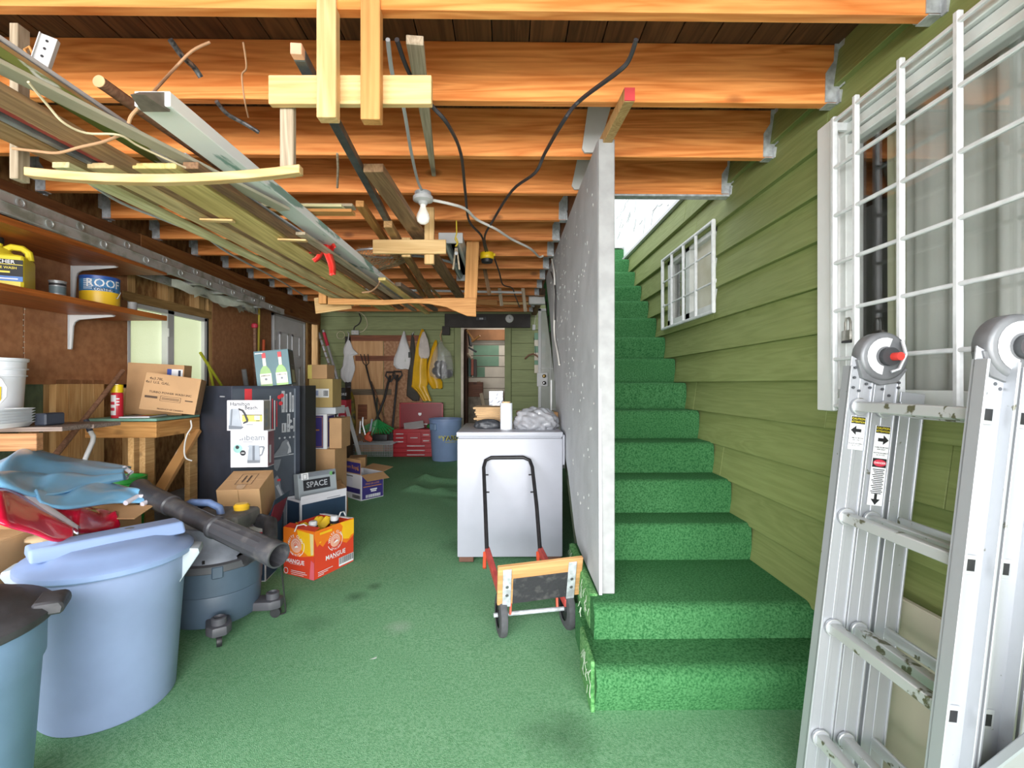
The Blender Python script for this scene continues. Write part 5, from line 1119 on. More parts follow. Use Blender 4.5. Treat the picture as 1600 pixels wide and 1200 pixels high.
tb = thing('blue_tarp', 'glossy sky blue vinyl tarp folded loosely over the red one', 'tarp', (-2.15, 2.5, .6))
sheet([(-40, 742, 2.62), (10, 718, 2.75), (42, 702, 2.85), (100, 714, 2.86), (150, 722, 2.84), (205, 731, 2.8)], [(-60, 770, 2.35), (0, 752, 2.45), (40, 750, 2.5), (90, 755, 2.52), (140, 752, 2.55), (192, 750, 2.6)], [M_tarpb, M_tarpw], 'tarp_fold', tb, 1, .010)
sheet([(-60, 755, 2.5), (0, 738, 2.55), (50, 742, 2.58), (100, 746, 2.6), (150, 746, 2.6), (198, 748, 2.6)], [(-60, 775, 2.22), (0, 762, 2.28), (50, 775, 2.25), (80, 774, 2.28), (130, 764, 2.38), (196, 750, 2.55)], [M_tarpb, M_tarpw], 'tarp_fold', tb, 2, .014)
sheet([(60, 772, 2.4), (110, 764, 2.5), (160, 755, 2.55), (200, 762, 2.55), (232, 775, 2.5)], [(62, 786, 2.22), (100, 795, 2.2), (140, 791, 2.24), (185, 786, 2.32), (230, 786, 2.42)], [M_tarpb, M_tarpw], 'tarp_fold', tb, 3, .014)
MB().tube([W(180, 738, 2.72), W(195, 731, 2.72), W(205, 738, 2.7), W(198, 746, 2.66), W(186, 744, 2.7)], .012, 10).build('rolled_edge', M_tarpw, tb, world=True)
MB().tube([W(196, 786, 2.34), W(215, 776, 2.42), W(230, 776, 2.44), W(233, 783, 2.42), W(222, 788, 2.38)], .012, 10).build('rolled_edge', M_tarpw, tb, world=True)
MB().tube([Wt(38, 703, 2.84), Wt(48, 702, 2.86), Wt(72, 712, 2.88), Wt(100, 716, 2.88)], .012, 10).build('rolled_edge', M_tarpw, tb, world=True)
MB().lathe([(.014, 0), (.014, .004), (.007, .004), (.007, 0)], 16, Matrix.Translation(Wt(128, 771, 2.36)) @ Matrix.Rotation(1.2, 4, 'X')).build('grommet', M_galv, tb, world=True)
tr_ = thing('red_tarp', 'crimson vinyl banner with broad white hem under the blue tarp', 'tarp', (-2.1, 2.3, .55))
sheet([(-50, 770, 2.25), (0, 765, 2.3), (14, 762, 2.32), (50, 785, 2.25), (88, 810, 2.18), (124, 833, 2.12)], [(-50, 800, 2.05), (0, 818, 2.02), (25, 826, 2.0), (55, 834, 2.0), (85, 845, 2.0), (115, 846, 2.03)], [M_tarpr, M_tarpw], 'tarp_fold', tr_, 5, .006)
sheet([(10, 758, 2.36), (22, 760, 2.38), (50, 779, 2.32), (80, 798, 2.25), (105, 815, 2.2), (127, 831, 2.16)], [(0, 764, 2.3), (14, 766, 2.3), (42, 785, 2.24), (75, 806, 2.17), (100, 822, 2.13), (122, 835, 2.1)], [M_tarpw, M_tarpw], 'white_hem', tr_, 6, .002, nv=4)
sheet([(70, 795, 2.32), (100, 795, 2.36), (130, 792, 2.4), (160, 798, 2.4), (186, 806, 2.36)], [(95, 818, 2.15), (112, 828, 2.13), (130, 833, 2.14), (160, 830, 2.2), (186, 824, 2.25)], [M_tarpr, M_tarpw], 'tarp_fold', tr_, 7, .012)
o = carton('open_carton', 'big brown carton carrying the folded tarps', 'box', (-2.37, 2.44, FL(2.4)), .62, .56, .60, 0, open_top=False)
o = carton('open_carton', 'torn brown carton in the corner behind the black-lidded can', 'box', (-2.15, 1.86, FL(2)), .42, .26, .66, math.radians(8), flaps=[('+y', .12, 60, None)])
MB().use(mat('rust_line', '#b2563c', .7)).b2((-.2, -.132, .62), (.1, -.1305, .63)).use(mat('tape_white', '#d9cfc5', .5)).b2((.02, -.1325, .4), (.05, -.1305, .66)).build('tape', None, o)
crumple('torn_paper', 'torn scrap of tan wrapping lying on the corner carton', 'paper', W(66, 842, 1.95), .055, .04, .014, mat('scrap_tan', '#b59a78', .8, 0, .1), 12, .5, 20, 10)
o = lumber('kraft_sheet', W(140, 800, 2.33), W(226, 800, 2.33), .13, .006, M_card, roll=.25); tag(o, 'flat kraft board poking out beneath the blue tarp', 'cardboard')
tag(MB().lathe([(.10, 0), (.13, .62), (.137, .625), (.137, .65), (.125, .65), (.122, .6), (.095, .02)], 32, Matrix.Translation((-2.42, 3.02, FL(3.0))), cap=(True, False)).build('green_bin', mat('bin_green', '#2f9b3d', .45, 0, .05)), 'bright green bin half hidden behind the blue tarp', 'bin')
o = thing('bent_handle', 'bent white tube handle with black grip rising behind the tarps', 'handle', W(142, 690, 2.95))
MB().tube([W(126, 735, 2.9), W(137, 708, 2.93), W(145, 690, 2.95), W(146, 682, 2.95), W(140, 672, 2.95)], .0135, 12).build('white_tube', M_white, o, world=True)
MB().tube([W(141, 674, 2.95), W(134, 656, 2.95)], .0155, 12).build('grip', mat('grip_dark', '#3b4354', .5), o, world=True)
t1 = struct('trim_1'); MB().b2((-2.9, 2.86, -.05), (-2.52, 5.7, .34)).build('concrete_ledge', mat('ledge_grey', '#8e8f92', .9, 0, .1, 6, bump=.2), t1, bevel=.01)
cable('looped_cable', 'white cord looping down from the workbench by the dark carton', [W(298, 657, 3.42), W(299, 668, 3.40), W(292, 680, 3.38), W(288, 700, 3.38), W(290, 715, 3.38), W(300, 720, 3.4)], .005, M_cbw, 'cord')
# ------------------------------------------------------------------ cartons in the middle of the left side
def cor(corner, th, sx, sy, z):
    a = math.radians(th); c, s_ = math.cos(a), math.sin(a)
    return (corner[0] + c * sx / 2 - s_ * sy / 2, corner[1] + s_ * sx / 2 + c * sy / 2, z)
M_navy = mat('carton_black', '#3d4350', .5, 0, .08, 10); M_navy2 = mat('carton_print', '#4d545e', .45, 0, .12, 3)
M_p1 = mat('print_grey', '#b8bcc2', .5); M_p2 = mat('print_dark', '#24262b', .5); M_pr = mat('print_red', '#d23b42', .5); M_p3 = mat('print_mid', '#7d838b', .5)
bc = cor((-1.955, 3.42), 56, .53, .66, FL(3.6)); o = carton('tool_carton', 'tall dark tool carton printed with a saw, standing on end', 'box', bc, .53, .66, 1.20, math.radians(56), M_navy)
F = Face(o, .53, .66, 1.20, '-y')
F.rect(M_navy2, .01, .01, .93, .985).rect(mat('edge_stripe', '#77808c', .5), .90, .01, .925, .985).rect(M_pr, .17, .89, .27, .985)  # includes a paler stripe down the right edge of the printed face
F.text(M_stw, 'E', .37, .895, .06, PI / 2).text(M_stw, 'ER', .46, .85, .038, PI / 2)
for i, (v0, v1) in enumerate(((.68, .94), (.70, .92), (.72, .91), (.74, .905))): F.rect(M_stw if i % 2 == 0 else M_pr, .525 + i * .032, v0, .537 + i * .032, v1)
q = random.Random(8)
for (u, v, w, hh) in ((.70, .83, .05, .14), (.76, .83, .03, .12), (.82, .83, .03, .13), (.86, .83, .03, .11), (.70, .70, .07, .06), (.78, .70, .05, .12), (.88, .70, .02, .09)):
    F.rect(M_p1, u, v, u + w, v + hh).rect(M_p2, u + w * .3, v + hh * .15, u + w * .45, v + hh * .9)
for (u, v) in ((.66, .93), (.70, .94), (.68, .89)): F.disc(M_pr, u, v, .016)
for (u, v) in ((.80, .74), (.83, .77), (.85, .73)): F.disc(M_p1, u, v, .014)
for u in (.66, .74, .82, .88): F.disc(M_p1, u, .665, .008)
F.poly(M_p1, [(.52, .545), (.88, .55), (.88, .556), (.52, .553)]).poly(M_p3, [(.55, .55), (.80, .55), (.82, .60), (.80, .64), (.76, .655), (.70, .64), (.65, .60)]).poly(M_p1, [(.78, .56), (.84, .565), (.83, .60), (.79, .64), (.77, .63), (.80, .60)]).poly(M_p3, [(.55, .53), (.68, .53), (.65, .48), (.62, .455), (.58, .47)])
F.poly(M_p3, [(.55, .40), (.62, .43), (.66, .40), (.68, .34), (.80, .24), (.83, .20), (.83, .02), (.72, .02), (.72, .18), (.60, .27), (.55, .33)]).poly(M_p1, [(.60, .36), (.64, .37), (.70, .30), (.80, .235), (.79, .225), (.68, .285)]).rect(M_pr, .62, .39, .67, .405).rect(M_p1, .85, .10, .95, .115).rect(M_p1, .84, .07, .86, .15)
F.done()
F = Face(o, .53, .66, 1.20, '-x'); F.rect(M_p1, .2, .935, .32, .942).rect(M_p1, .75, .935, .86, .942).rect(M_p1, .22, .76, .24, .79); F.done('staple')
o = carton('tool_carton', 'narrow black carton standing behind the tall saw carton', 'box', (-1.685, 4.05, FL(4)), .07, .22, 1.19, 0, M_p2)
# open white carton with folder, then brown box and two kettle boxes on top
o = carton('open_carton', 'white and navy open carton with a dark red folder in it', 'box', (-1.66, 3.11, FL(3.1)), .30, .28, .345, math.radians(6), mat('carton_white', '#d6d6dc', .5, 0, .03), open_top=True, flaps=[('+x', .17, 18, mat('flap_navy', '#2b4058', .5)), ('-x', .12, 100, M_cin)])
F = Face(o, .30, .28, .345, '+x'); F.rect(MATS['flap_navy'], .02, .02, .98, .98).disc(M_p1, .55, .5, .04, r0=.03, sv=1.2).rect(mat('ink_gold', '#b9a052', .5), .45, .25, .65, .3); F.done()
F = Face(o, .30, .28, .345, '-y'); F.rect(M_redi, .0, .86, 1, .9).rect(MATS['flap_navy'], .55, .02, .98, .84); F.done()
o = MB().box((0, 0, 0), (.012, .22, .30)).use(None) if False else None
o = MB().b2((-.006, -.11, 0), (.006, .11, .30)).build('folder', mat('folder_maroon', '#7d2136', .5), bevel=.001); o.location = (-1.555, 3.12, FL(3.1) + .18); o.rotation_euler = (0, .28, .1); tag(o, 'dark red folder standing in the white and navy carton', 'folder')
o = carton('brown_carton', 'plain brown carton tilted forward beneath the kettle boxes', 'box', (-1.665, 3.115, .43), .245, .27, .235, 0, rot=(math.radians(15), 0, math.radians(9)))
F = Face(o, .245, .27, .235, '+z'); F.frame(M_print, .32, .25, .72, .8, .003).rect(M_print, .44, .35, .48, .7).rect(M_print, .56, .35, .60, .7).rect(M_tape, .42, .0, .62, .22); F.done('carton_mark')
F = Face(o, .245, .27, .235, '-y'); F.rect(M_cardd, .49, .0, .51, 1).done('seam')
M_kb = mat('kettle_box', '#d8d8de', .4, 0, .02); M_steelp = mat('print_steel', '#a3abb6', .35); M_steeld = mat('print_steel_dark', '#6b727c', .4); M_kside = mat('kettle_side', '#8d8984', .5, 0, .1, 12)
kz = .722
o = carton('kettle_box', 'white kettle box with a teal circle, lower of two', 'box', (-1.69, 3.20, kz), .235, .10, .238, math.radians(4), M_kb)
F = Face(o, .235, .10, .238, '-y')
F.text(M_p3, 'Sunbeam', .50, .82, .055).rect(M_p3, .34, .69, .60, .705).poly(mat('gloss_patch', '#fbfbfd', .15, coat=.5), [(.02, .90), (.45, .90), (.4, .86), (.2, .74), (.12, .72)]).poly(M_stw, [(.60, .87), (.70, .93), (.60, .98)])  # white patch over the lettering is a painted gloss highlight
F.disc(mat('print_teal', '#9fd0cb', .5), .20, .52, .028).disc(M_p2, .19, .56, .012).disc(M_p2, .34, .40, .018).rect(M_stw, .30, .39, .38, .41)
F.poly(M_steelp, [(.46, .20), (.80, .20), (.78, .60), (.52, .62), (.46, .58), (.50, .55)]).poly(M_p3, [(.46, .12), (.80, .12), (.80, .2), (.46, .2)]).poly(M_steeld, [(.60, .2), (.66, .2), (.66, .6), (.60, .6)]).poly(M_p3, [(.78, .58), (.90, .59), (.93, .54), (.86, .34), (.79, .30), (.79, .34), (.84, .37), (.88, .52), (.86, .55), (.78, .54)]); F.done()
Face(o, .235, .10, .238, '+x').rect(mat('side_maroon', '#7c5560', .5), .02, .02, .98, .98).rect(M_p1, .2, .1, .5, .6).done()
o = carton('kettle_box', 'white kettle box with yellow band, upper of two', 'box', (-1.715, 3.20, kz + .2415), .235, .095, .196, math.radians(2), M_kb)
F = Face(o, .235, .095, .196, '-y')
F.text(M_p2, 'Hamilton', .36, .89, .034).text(M_p2, 'Beach', .66, .765, .034).rect(mat('print_yellow', '#d9c85a', .5), .42, .30, .97, .52).rect(M_p2, .42, .515, .97, .54).rect(M_stw, .76, .36, .90, .50).disc(M_steelp, .85, .44, .013).rect(M_p2, .80, .32, .90, .345).rect(M_p3, .66, .61, .94, .63).rect(M_p3, .54, .19, .72, .21)
F.poly(M_steelp, [(.06, .10), (.47, .10), (.42, .16), (.36, .40), (.34, .68), (.30, .74), (.14, .74), (.09, .68)]).poly(M_steeld, [(.06, .05), (.40, .05), (.47, .13), (.06, .18)]).poly(M_steeld, [(.10, .18), (.14, .18), (.17, .72), (.13, .72)]).poly(M_p2, [(.32, .76), (.46, .70), (.52, .58), (.60, .36), (.58, .28), (.45, .22), (.46, .28), (.54, .33), (.47, .56), (.42, .65), (.34, .69)]); F.done()
F = Face(o, .235, .095, .196, '+x'); F.rect(M_kside, .01, .01, .99, .99)
for v in (.2, .42, .64): F.disc(M_p3, .4, v, .018)
F.done()
# carton with the grey SPACE box in it
sp_c = cor((-1.545, 3.60), 53, .40, .20, FL(3.7)); M_cw = MATS['carton_white']
o = carton('open_carton', 'white-edged navy open carton with a grey box sticking out', 'box', sp_c, .40, .20, .335, math.radians(53), M_cw, open_top=True, flaps=[('-y', .03, 6, M_cw)])
F = Face(o, .40, .20, .335, '-x'); F.rect(MATS['flap_navy'], .06, .02, .94, .95); F.done()
F = Face(o, .40, .20, .335, '-y'); F.rect(MATS['flap_navy'], .03, .02, .97, .9).rect(M_p3, .55, .93, .85, .945); F.done()
o = thing('grey_box', 'slim grey box lettered SPACE standing inside the navy carton', 'box', (sp_c[0] + .0, sp_c[1] + .0, FL(3.7) + .26), math.radians(53), rot=(math.radians(-8), 0, math.radians(50)))
MB().b2((-.16, -.035, 0), (.16, .035, .255)).build('box_body', mat('space_grey', '#9aa3a8', .5, 0, .05), o, bevel=.003)
F = Face(o, .32, .07, .255, '-y', .0012); F.rect(M_p2, .12, .46, .82, .78).text(M_p1, 'SPACE', .47, .62, .062).rect(M_p3, .02, .86, .98, .99).rect(M_stw, .08, .80, .26, 1.0).frame(M_p3, .12, .81, .22, .97, .004).disc(mat('print_leaf', '#6fae6a', .5), .86, .88, .016).disc(M_p2, .92, .87, .012); F.done()
# red and orange drinks carton with two jugs inside
wc = cor((-1.20, 3.0), 65, .345, .27, FL(3.1)); WH_ = .305
M_wr = mat('carton_red', '#d9442a', .45, 0, .06, 3); M_wo = mat('carton_orange', '#ec7c1e', .45, 0, .06, 6); M_wy = mat('carton_yellow', '#f2bd22', .45, 0, .05, 6); M_cy = mat('inner_yellow', '#ecc42a', .5, 0, .06, 8)
o = carton('drinks_carton', 'red and orange drinks carton with jug tops showing, on the green carpet', 'box', wc, .345, .27, WH_, math.radians(65), M_wr, open_top=True, flaps=[('-x', .05, -75, M_wr), ('+x', .05, -80, M_stw)])
def claw(F, u, v, r):
    F.disc(M_stw, u, v, r, 40, r * .945, PI * 1.12, PI * 1.38).disc(M_stw, u, v, r, 40, r * .945, PI * 1.62, PI * 2.1)
    F.disc(mat('claw_pink', '#f0b39a', .5), u, v, r * .66)
    for i in range(5): F.disc(M_stw if i % 2 else M_wr, u - .004, v, r * (.62 - .1 * i), 20, r * (.60 - .1 * i), .2 + .1 * i, PI * .9)
    F.poly(M_stw, [(u - .05, v - .06), (u + .08, v - .03), (u + .02, v + .01)]).poly(M_wr, [(u - .06, v - .02), (u + .05, v + .01), (u - .02, v + .02)])
    F.arc(M_stw, 'WHITE CLAW', u, v, r * .84, PI * .56, r * .33).arc(M_stw, 'SPIRITS', u, v, r * .86, PI * 1.5, r * .26, True)
F = Face(o, .345, .27, WH_, '-y')
F.poly(M_wo, [(.0, 1), (.0, .86), (.06, .66), (.12, .70), (.2, .62), (.3, .72), (.45, .6), (.6, .62), (.8, .5), (1, .62), (1, 1)]).poly(M_wy, [(.62, 1), (.7, .9), (.66, .75), (.72, .62), (.86, .58), (.92, .64), (1, .66), (1, .97)]).poly(M_wy, [(.1, .74), (.16, .76), (.14, .72)])
claw(F, .50, .665, .066); F.text(M_stw, 'MANGUE', .50, .355, .042).rect(M_stw, .40, .30, .60, .306).rect(M_stw, .58, .06, .97, .24).bars(M_p2, .59, .10, .96, .235, 24).rect(M_stw, .06, .13, .42, .14).rect(M_stw, .06, .06, .2, .07).rect(M_stw, .06, .095, .3, .105).rect(M_wy, .1, .9, .4, .95); F.done()
F = Face(o, .345, .27, WH_, '-x')
F.poly(M_wo, [(.0, 1), (.0, .55), (.2, .50), (.5, .42), (.8, .46), (1, .5), (1, 1)]).poly(M_wy, [(.45, .98), (.98, .94), (.98, .5), (.8, .48), (.55, .6)]).poly(mat('carton_pale', '#f7e6a8', .5), [(.86, .95), (.98, .94), (.98, .52), (.9, .5)]).poly(mat('carton_pink', '#ea6a78', .5), [(.85, .0), (1, 0), (1, .35), (.9, .4)])
claw(F, .43, .655, .072); F.text(M_stw, 'MANGUE', .42, .315, .038).rect(M_stw, .25, .26, .6, .265).rect(M_stw, .28, .12, .75, .13).rect(M_stw, .28, .085, .8, .095).disc(M_stw, .12, .1, .02, 20, .016).rect(M_stw, .3, .05, .7, .058); F.done()
cv = Vector(wc); R_ = Matrix.Rotation(math.radians(65), 3, 'Z')
for i, (dx, dy, lb, mm) in enumerate(((-.085, -.03, 'white-capped jug at the near end of the drinks carton', 'a'), (.07, -.06, 'white-capped black-necked jug in the middle of the drinks carton', 'b'))):
    p = cv + R_ @ Vector((dx, dy, .006)); j = thing('jug', lb, 'jug', p, math.radians(65), 'jugs inside the drinks carton')
    MB().lathe([(.05, 0), (.058, .02), (.058, .20), (.045, .245), (.026, .268), (.026, .285)], 24).build('jug_body', mat('jug_brown', '#d9a21f', .3, 0, .1), j)
    MB().lathe([(.030, .283), (.031, .30), (.0, .301)], 20).build('neck_ring', M_black, j); MB().lathe([(.025, .30), (.027, .325), (.02, .332), (0, .332)], 20).build('cap', M_white, j)
    MB().tube([(-.028, .0, .295), (-.06, .015, .325), (-.10, .03, .325), (-.115, .035, .29)] if i == 0 else [(.028, 0, .295), (.07, .01, .335), (.11, .02, .33), (.125, .02, .295)], .0045, 8).build('carry_loop', M_white, j)
o = thing('yellow_packing', 'crumpled yellow wrapping stuffed in the drinks carton behind the jugs', 'wrapping', cv + R_ @ Vector((.03, .065, .22)), math.radians(65))
MB().grid(lambda u, v: Vector((-.12 + .24 * u, -.055 + .11 * v, .05 + .025 * math.sin(9 * u + 2 * v) + .02 * math.sin(14 * v + 5 * u))), 18, 10).build('crumpled_sheet', M_cy, o, solid=.004, smooth=20)
# purple and white spirits carton on the carpet, flaps open
M_pur = mat('carton_purple', '#3d3478', .45, 0, .06); M_gold = mat('print_gold', '#c98a4a', .45)
cc = cor((-1.455, 4.80), 50, .27, .37, FL(4.9))
o = carton('spirits_carton', 'white and purple open carton on the green carpet, flaps spread', 'box', cc, .27, .37, .26, math.radians(50), M_cw, open_top=True, flaps=[('-x', .15, -2, M_cin), ('+y', .13, 40, M_cin), ('+x', .13, 75, M_cin), ('-y', .12, 115, M_cin)])
F = Face(o, .27, .37, .26, '-y'); F.rect(M_pur, .05, .04, .98, .96).text(M_gold, 'FINE DE LUXE', .5, .62, .026).rect(M_gold, .1, .5, .9, .53).rect(M_stw, .4, .36, .7, .41).rect(M_stw, .43, .29, .67, .34).bars(M_stw, .2, .08, .85, .2, 14); F.done()
F = Face(o, .27, .37, .26, '-x'); F.rect(M_p2, .06, .885, .62, .92).rect(M_pur, .02, .26, .97, .46).bars(M_p2, .6, .06, .97, .2, 12).rect(mat('print_pale', '#dcdbe8', .5), .2, .5, .6, .84)
F.rect(M_pur, .01, 1.04, .985, 1.46).text(M_gold, 'Crown Royal', .5, 1.26, .055).disc(M_gold, .88, 1.2, .012); F.done()
# stacked cartons beyond the tall one
def pile(name, label, x0, x1, y0, y1, z0, z1, m, rz=0):
    return carton(name, label, 'box', ((x0 + x1) / 2, (y0 + y1) / 2, z0), x1 - x0, y1 - y0, z1 - z0, rz, m), (x1 - x0, y1 - y0, z1 - z0)
o, d = pile('brown_carton', 'tall brown carton on the carpet carrying the purple one', -1.83, -1.59, 4.45, 4.78, FL(4.5), .66, M_card)
o, d = pile('brown_carton', 'dented low brown carton beside the tall one behind the saw carton', -1.76, -1.58, 5.3, 5.5, FL(5), .45, M_cardd, .2)
o, d = pile('spirits_carton', 'purple and white carton with gold lines stacked on brown cartons', -1.82, -1.668, 4.46, 4.66, .664, .985, M_cw)
F = Face(o, *d, '-y'); F.rect(M_pur, .04, .03, .78, .97).frame(M_gold, .08, .06, .74, .93, .004).rect(M_stw, .8, .0, 1, 1).rect(M_gold, .3, .53, .55, .57); F.done()
F = Face(o, *d, '+x'); F.rect(M_pur, .1, .05, .95, .95).rect(M_gold, .2, .78, .8, .82).bars(M_stw, .5, .08, .9, .2, 8); F.done()
o, d = pile('brown_carton', 'brown carton behind the purple one, with a dark taped top', -1.66, -1.545, 4.50, 4.75, .664, .945, M_card)
o, d = pile('white_carton', 'grey-white carton wedged below the carton with shipping labels', -1.83, -1.60, 4.50, 4.76, .988, 1.045, mat('carton_greywhite', '#c9cdd3', .5, 0, .05)) 
o, d = pile('label_carton', 'brown carton with two white shipping labels, in the stack', -1.85, -1.63, 4.5, 4.74, 1.05, 1.315, mat('card_olive', '#b39a62', .75, 0, .06, 5))
F = Face(o, *d, '-y'); F.rect(M_cardd, .44, 0, .45, 1).rect(M_stw, .08, .35, .85, .66); F.bars(mat('print_blue', '#6b87c4', .5), .12, .42, .4, .6, 6).bars(M_p2, .62, .40, .82, .6, 8); F.done()
o, d = pile('brown_carton', 'small yellow-sided carton at the top of the stack', -1.87, -1.69, 4.52, 4.72, 1.32, 1.45, M_card)
F = Face(o, *d, '-y'); F.rect(mat('card_yellow', '#d8c66a', .6), .0, .0, .22, 1); F.done()
crumple('crumpled_paper', 'crumpled brown paper stuffed behind the tall saw carton', 'paper', (-1.54, 4.33, FL(4.3) + .10), .09, .09, .2, mat('kraft_crumple', '#a98058', .85, 0, .1), 21, .6, 24, 14)
# whiskey carton on the tall carton
o = carton('bottle_carton', 'teal carton printed with two green bottles on the saw carton', 'box', (-1.83, 3.84, 1.258), .25, .17, .275, 0, mat('carton_teal', '#46707a', .45, 0, .05), rot=(0, math.radians(-6), math.radians(12)))
F = Face(o, .25, .17, .275, '-y')
M_bg = mat('print_bottle', '#8db866', .4); M_bl = mat('print_label', '#ece9da', .5)
for u in (.28, .74):
    F.poly(M_bg, [(u - .17, .0), (u + .17, .0), (u + .17, .34), (u + .13, .48), (u + .05, .58), (u - .05, .58), (u - .13, .48), (u - .17, .34)]).rect(M_bl, u - .045, .58, u + .045, .80).rect(M_pr, u - .055, .80, u + .055, .95).rect(M_bl, u - .165, .06, u + .165, .36).text(M_p2, 'JAMESON', u, .30, .016).disc(M_p3, u, .2, .009)
F.rect(M_stw, .04, .93, .26, .955); F.done()
Face(o, .25, .17, .275, '+x').rect(mat('side_dark', '#23282b', .5), .02, .02, .98, .98).rect(mat('side_tan', '#a9a884', .6), .25, .05, .8, .42).rect(M_p3, .2, .55, .8, .56).done()
o = carton('white_carton', 'small white carton on top of the saw carton behind the bottles', 'box', (-1.93, 4.05, 1.262), .13, .10, .31, .1, M_white) if False else None

o = thing('small_carton', 'small white carton on top of the saw carton behind the bottle carton', 'box', (-1.90, 4.02, FL(3.6) + 1.204), .12)
MB().b2((-.07, -.04, 0), (.07, .04, .285)).build('box_body', mat('carton_white', '#e9e9ee', .5), o, bevel=.003); MB().b2((-.065, -.035, .285), (.065, .035, .288)).build('top_flap', mat('carton_white', '#e9e9ee', .5), o)
o = thing('paint_scrap', 'white scrap of paper trodden onto the green carpet', 'scrap', (WH(592, 1022, .004)))
q = random.Random(6)
MB().add([(.0, .0, .003)] + [((.02 + .03 * q.random() * (1 + (i % 3))) * math.cos(i * .57), (.02 + .03 * q.random() * (1 + (i % 2))) * math.sin(i * .57), .001 + .004 * q.random()) for i in range(11)], [(0, i + 1, (i + 1) % 11 + 1) for i in range(11)]).build('scrap', mat('scrap_white', '#dfe3df', .8), o, solid=.0012, smooth=0)
# ------------------------------------------------------------------ back wall: panel, hung things, tools, chest, bin
def hung(name, label, cat, rows, Y, m, seed, depth=.05, folds=4, famp=.12, parent=None, n=28):
    """soft thing hanging against the wall: rows of (py, px0, px1), a closed folded skin"""
    q_ = random.Random(seed); ph = [q_.uniform(0, 6.28) for _ in range(4)]; R_ = []
    for i in range(len(rows) - 1):
        for k in range(4):
            t = k / 4; R_.append([rows[i][j] + (rows[i + 1][j] - rows[i][j]) * t for j in range(3)])
    R_.append(list(rows[-1])); vs = []
    for i, (py, xa, xb) in enumerate(R_):
        c = W((xa + xb) / 2, py, Y); hw = abs(xb - xa) / 2 * Y / FPX; t = i / (len(R_) - 1); d = depth * (.35 + .65 * min(1, 4 * t * (1.25 - t)))
        for j in range(n):
            a = 2 * PI * j / n; w = 1 + famp * math.sin(folds * a + ph[0] + 2.2 * t) * (.4 + t) + famp * .5 * math.sin((folds * 2 + 1) * a + ph[1] - 3 * t)
            vs.append(Vector((c.x + hw * math.cos(a) * (1 + .15 * (w - 1)), Y - d * 1.25 + d * math.sin(a) * w * .9, c.z + .006 * math.sin(5 * a + ph[2]))))
    k = len(R_); b = MB().add(vs, [(i * n + j, i * n + (j + 1) % n, (i + 1) * n + (j + 1) % n, (i + 1) * n + j) for i in range(k - 1) for j in range(n)] + [tuple(range(n)), tuple((k - 1) * n + j for j in range(n))])
    o = b.build(name, m, parent, smooth=60, world=parent is not None)
    return tag(o, label, cat) if label else o
YW = YB - .016
def wpx(px, py, Y=YW): return W(px, py, Y)
o = thing('backing_board', 'plywood and OSB panel with brown battens behind the hanging tools', 'panel', (-1.9, YW, 1.0))
def pp(name, x0, y0, x1, y1, m, t, y=YW):
    a, c = W(x0, y0, y), W(x1, y1, y); MB().box((0, 0, 0), (c.x - a.x, t, a.z - c.z)).build(name, m, o, bevel=.002, M=Matrix.Translation(((a.x + c.x) / 2, y - t / 2, (a.z + c.z) / 2) - o.location if False else Vector(((a.x + c.x) / 2, y - t / 2, (a.z + c.z) / 2)) - o.location))
M_bat = wood('batten_brown', '#8a5234', '#6d3c24', sc=7); M_osbr = mat('osb_rosy', '#b78d6c', .8, 0, .15, 26, bump=.35, bs=50, col2='#94694b')
pp('plywood_sheet', 549, 528, 599, 708, M_ply, .012); pp('osb_sheet', 600, 530, 661, 708, M_osbr, .014)
pp('batten', 547, 524, 663, 533, M_bat, .03); pp('batten', 556, 556, 620, 564, M_bat, .03); pp('batten', 541, 608, 612, 617, wood('batten_grey', '#7b6a52', '#5e5040', sc=7), .03); pp('batten', 540, 526, 549, 705, MATS['dark_header'], .03); pp('batten', 560, 632, 574, 655, M_bat, .03)
o = thing('outlet_box', 'white outlet box fixed over the plywood panel', 'outlet', wpx(556, 520)); MB().b2((-.06, -.05, -.035), (.06, 0, .035)).build('box_body', M_white, o, bevel=.006)
b = MB()
for x in (-.03, .03): b.b2((x - .015, -.052, -.015), (x + .015, -.0495, .015))
tag(b.build('outlet_face', mat('outlet_cream', '#cfcabd', .5), o), kind='stuff')
cable('cable', 'black cable looping into the white outlet box', [wpx(553, 516), wpx(554, 511), wpx(561, 506), wpx(564, 498), wpx(561, 490, 7.65)], .009, M_cbk)
cable('cable', 'cream cable looping right of the outlet box', [wpx(562, 519), wpx(568, 517), wpx(574, 508), wpx(571, 496), wpx(562, 488, 7.7), wpx(548, 486, 7.6), wpx(532, 488, 7.6), wpx(525, 479, 7.5)], .008, mat('cable_cream', '#d8cfae', .6))
tag(MB().tube([wpx(533, 524) + Vector((.062 * math.cos(a), -.015, .062 * math.sin(a))) for a in [2 * PI * i / 24 for i in range(24)]], .006, 8, closed=True).build('cord_ring', MATS['cable_cream']), 'pale ring of cord hung on the green back wall', 'ring')
M_cloth = mat('cloth_white', '#e6e6e8', .8, 0, .04, 8); M_rain = mat('raincoat_yellow', '#eab41c', .4, 0, .08, 6, coat=.1); M_coat = mat('coat_dark', '#4a463f', .8, 0, .1, 8)
o = thing('white_rag', 'white crinkled cloth hanging beside the plywood panel', 'cloth', wpx(547, 530)); 
hung('cloth', None, None, [(531, 543, 547), (545, 538, 553), (553, 538, 561), (556, 539, 553), (572, 537, 556), (578, 534, 556), (590, 534, 552), (597, 540, 550)], YW, M_cloth, 1, .04, 5, .2, o)
MB().tube([wpx(544, 532, YW - .05), wpx(545, 521, YW - .06), wpx(543, 519, YW - .02)], .008, 8).build('wall_hook', M_white, o, world=True)
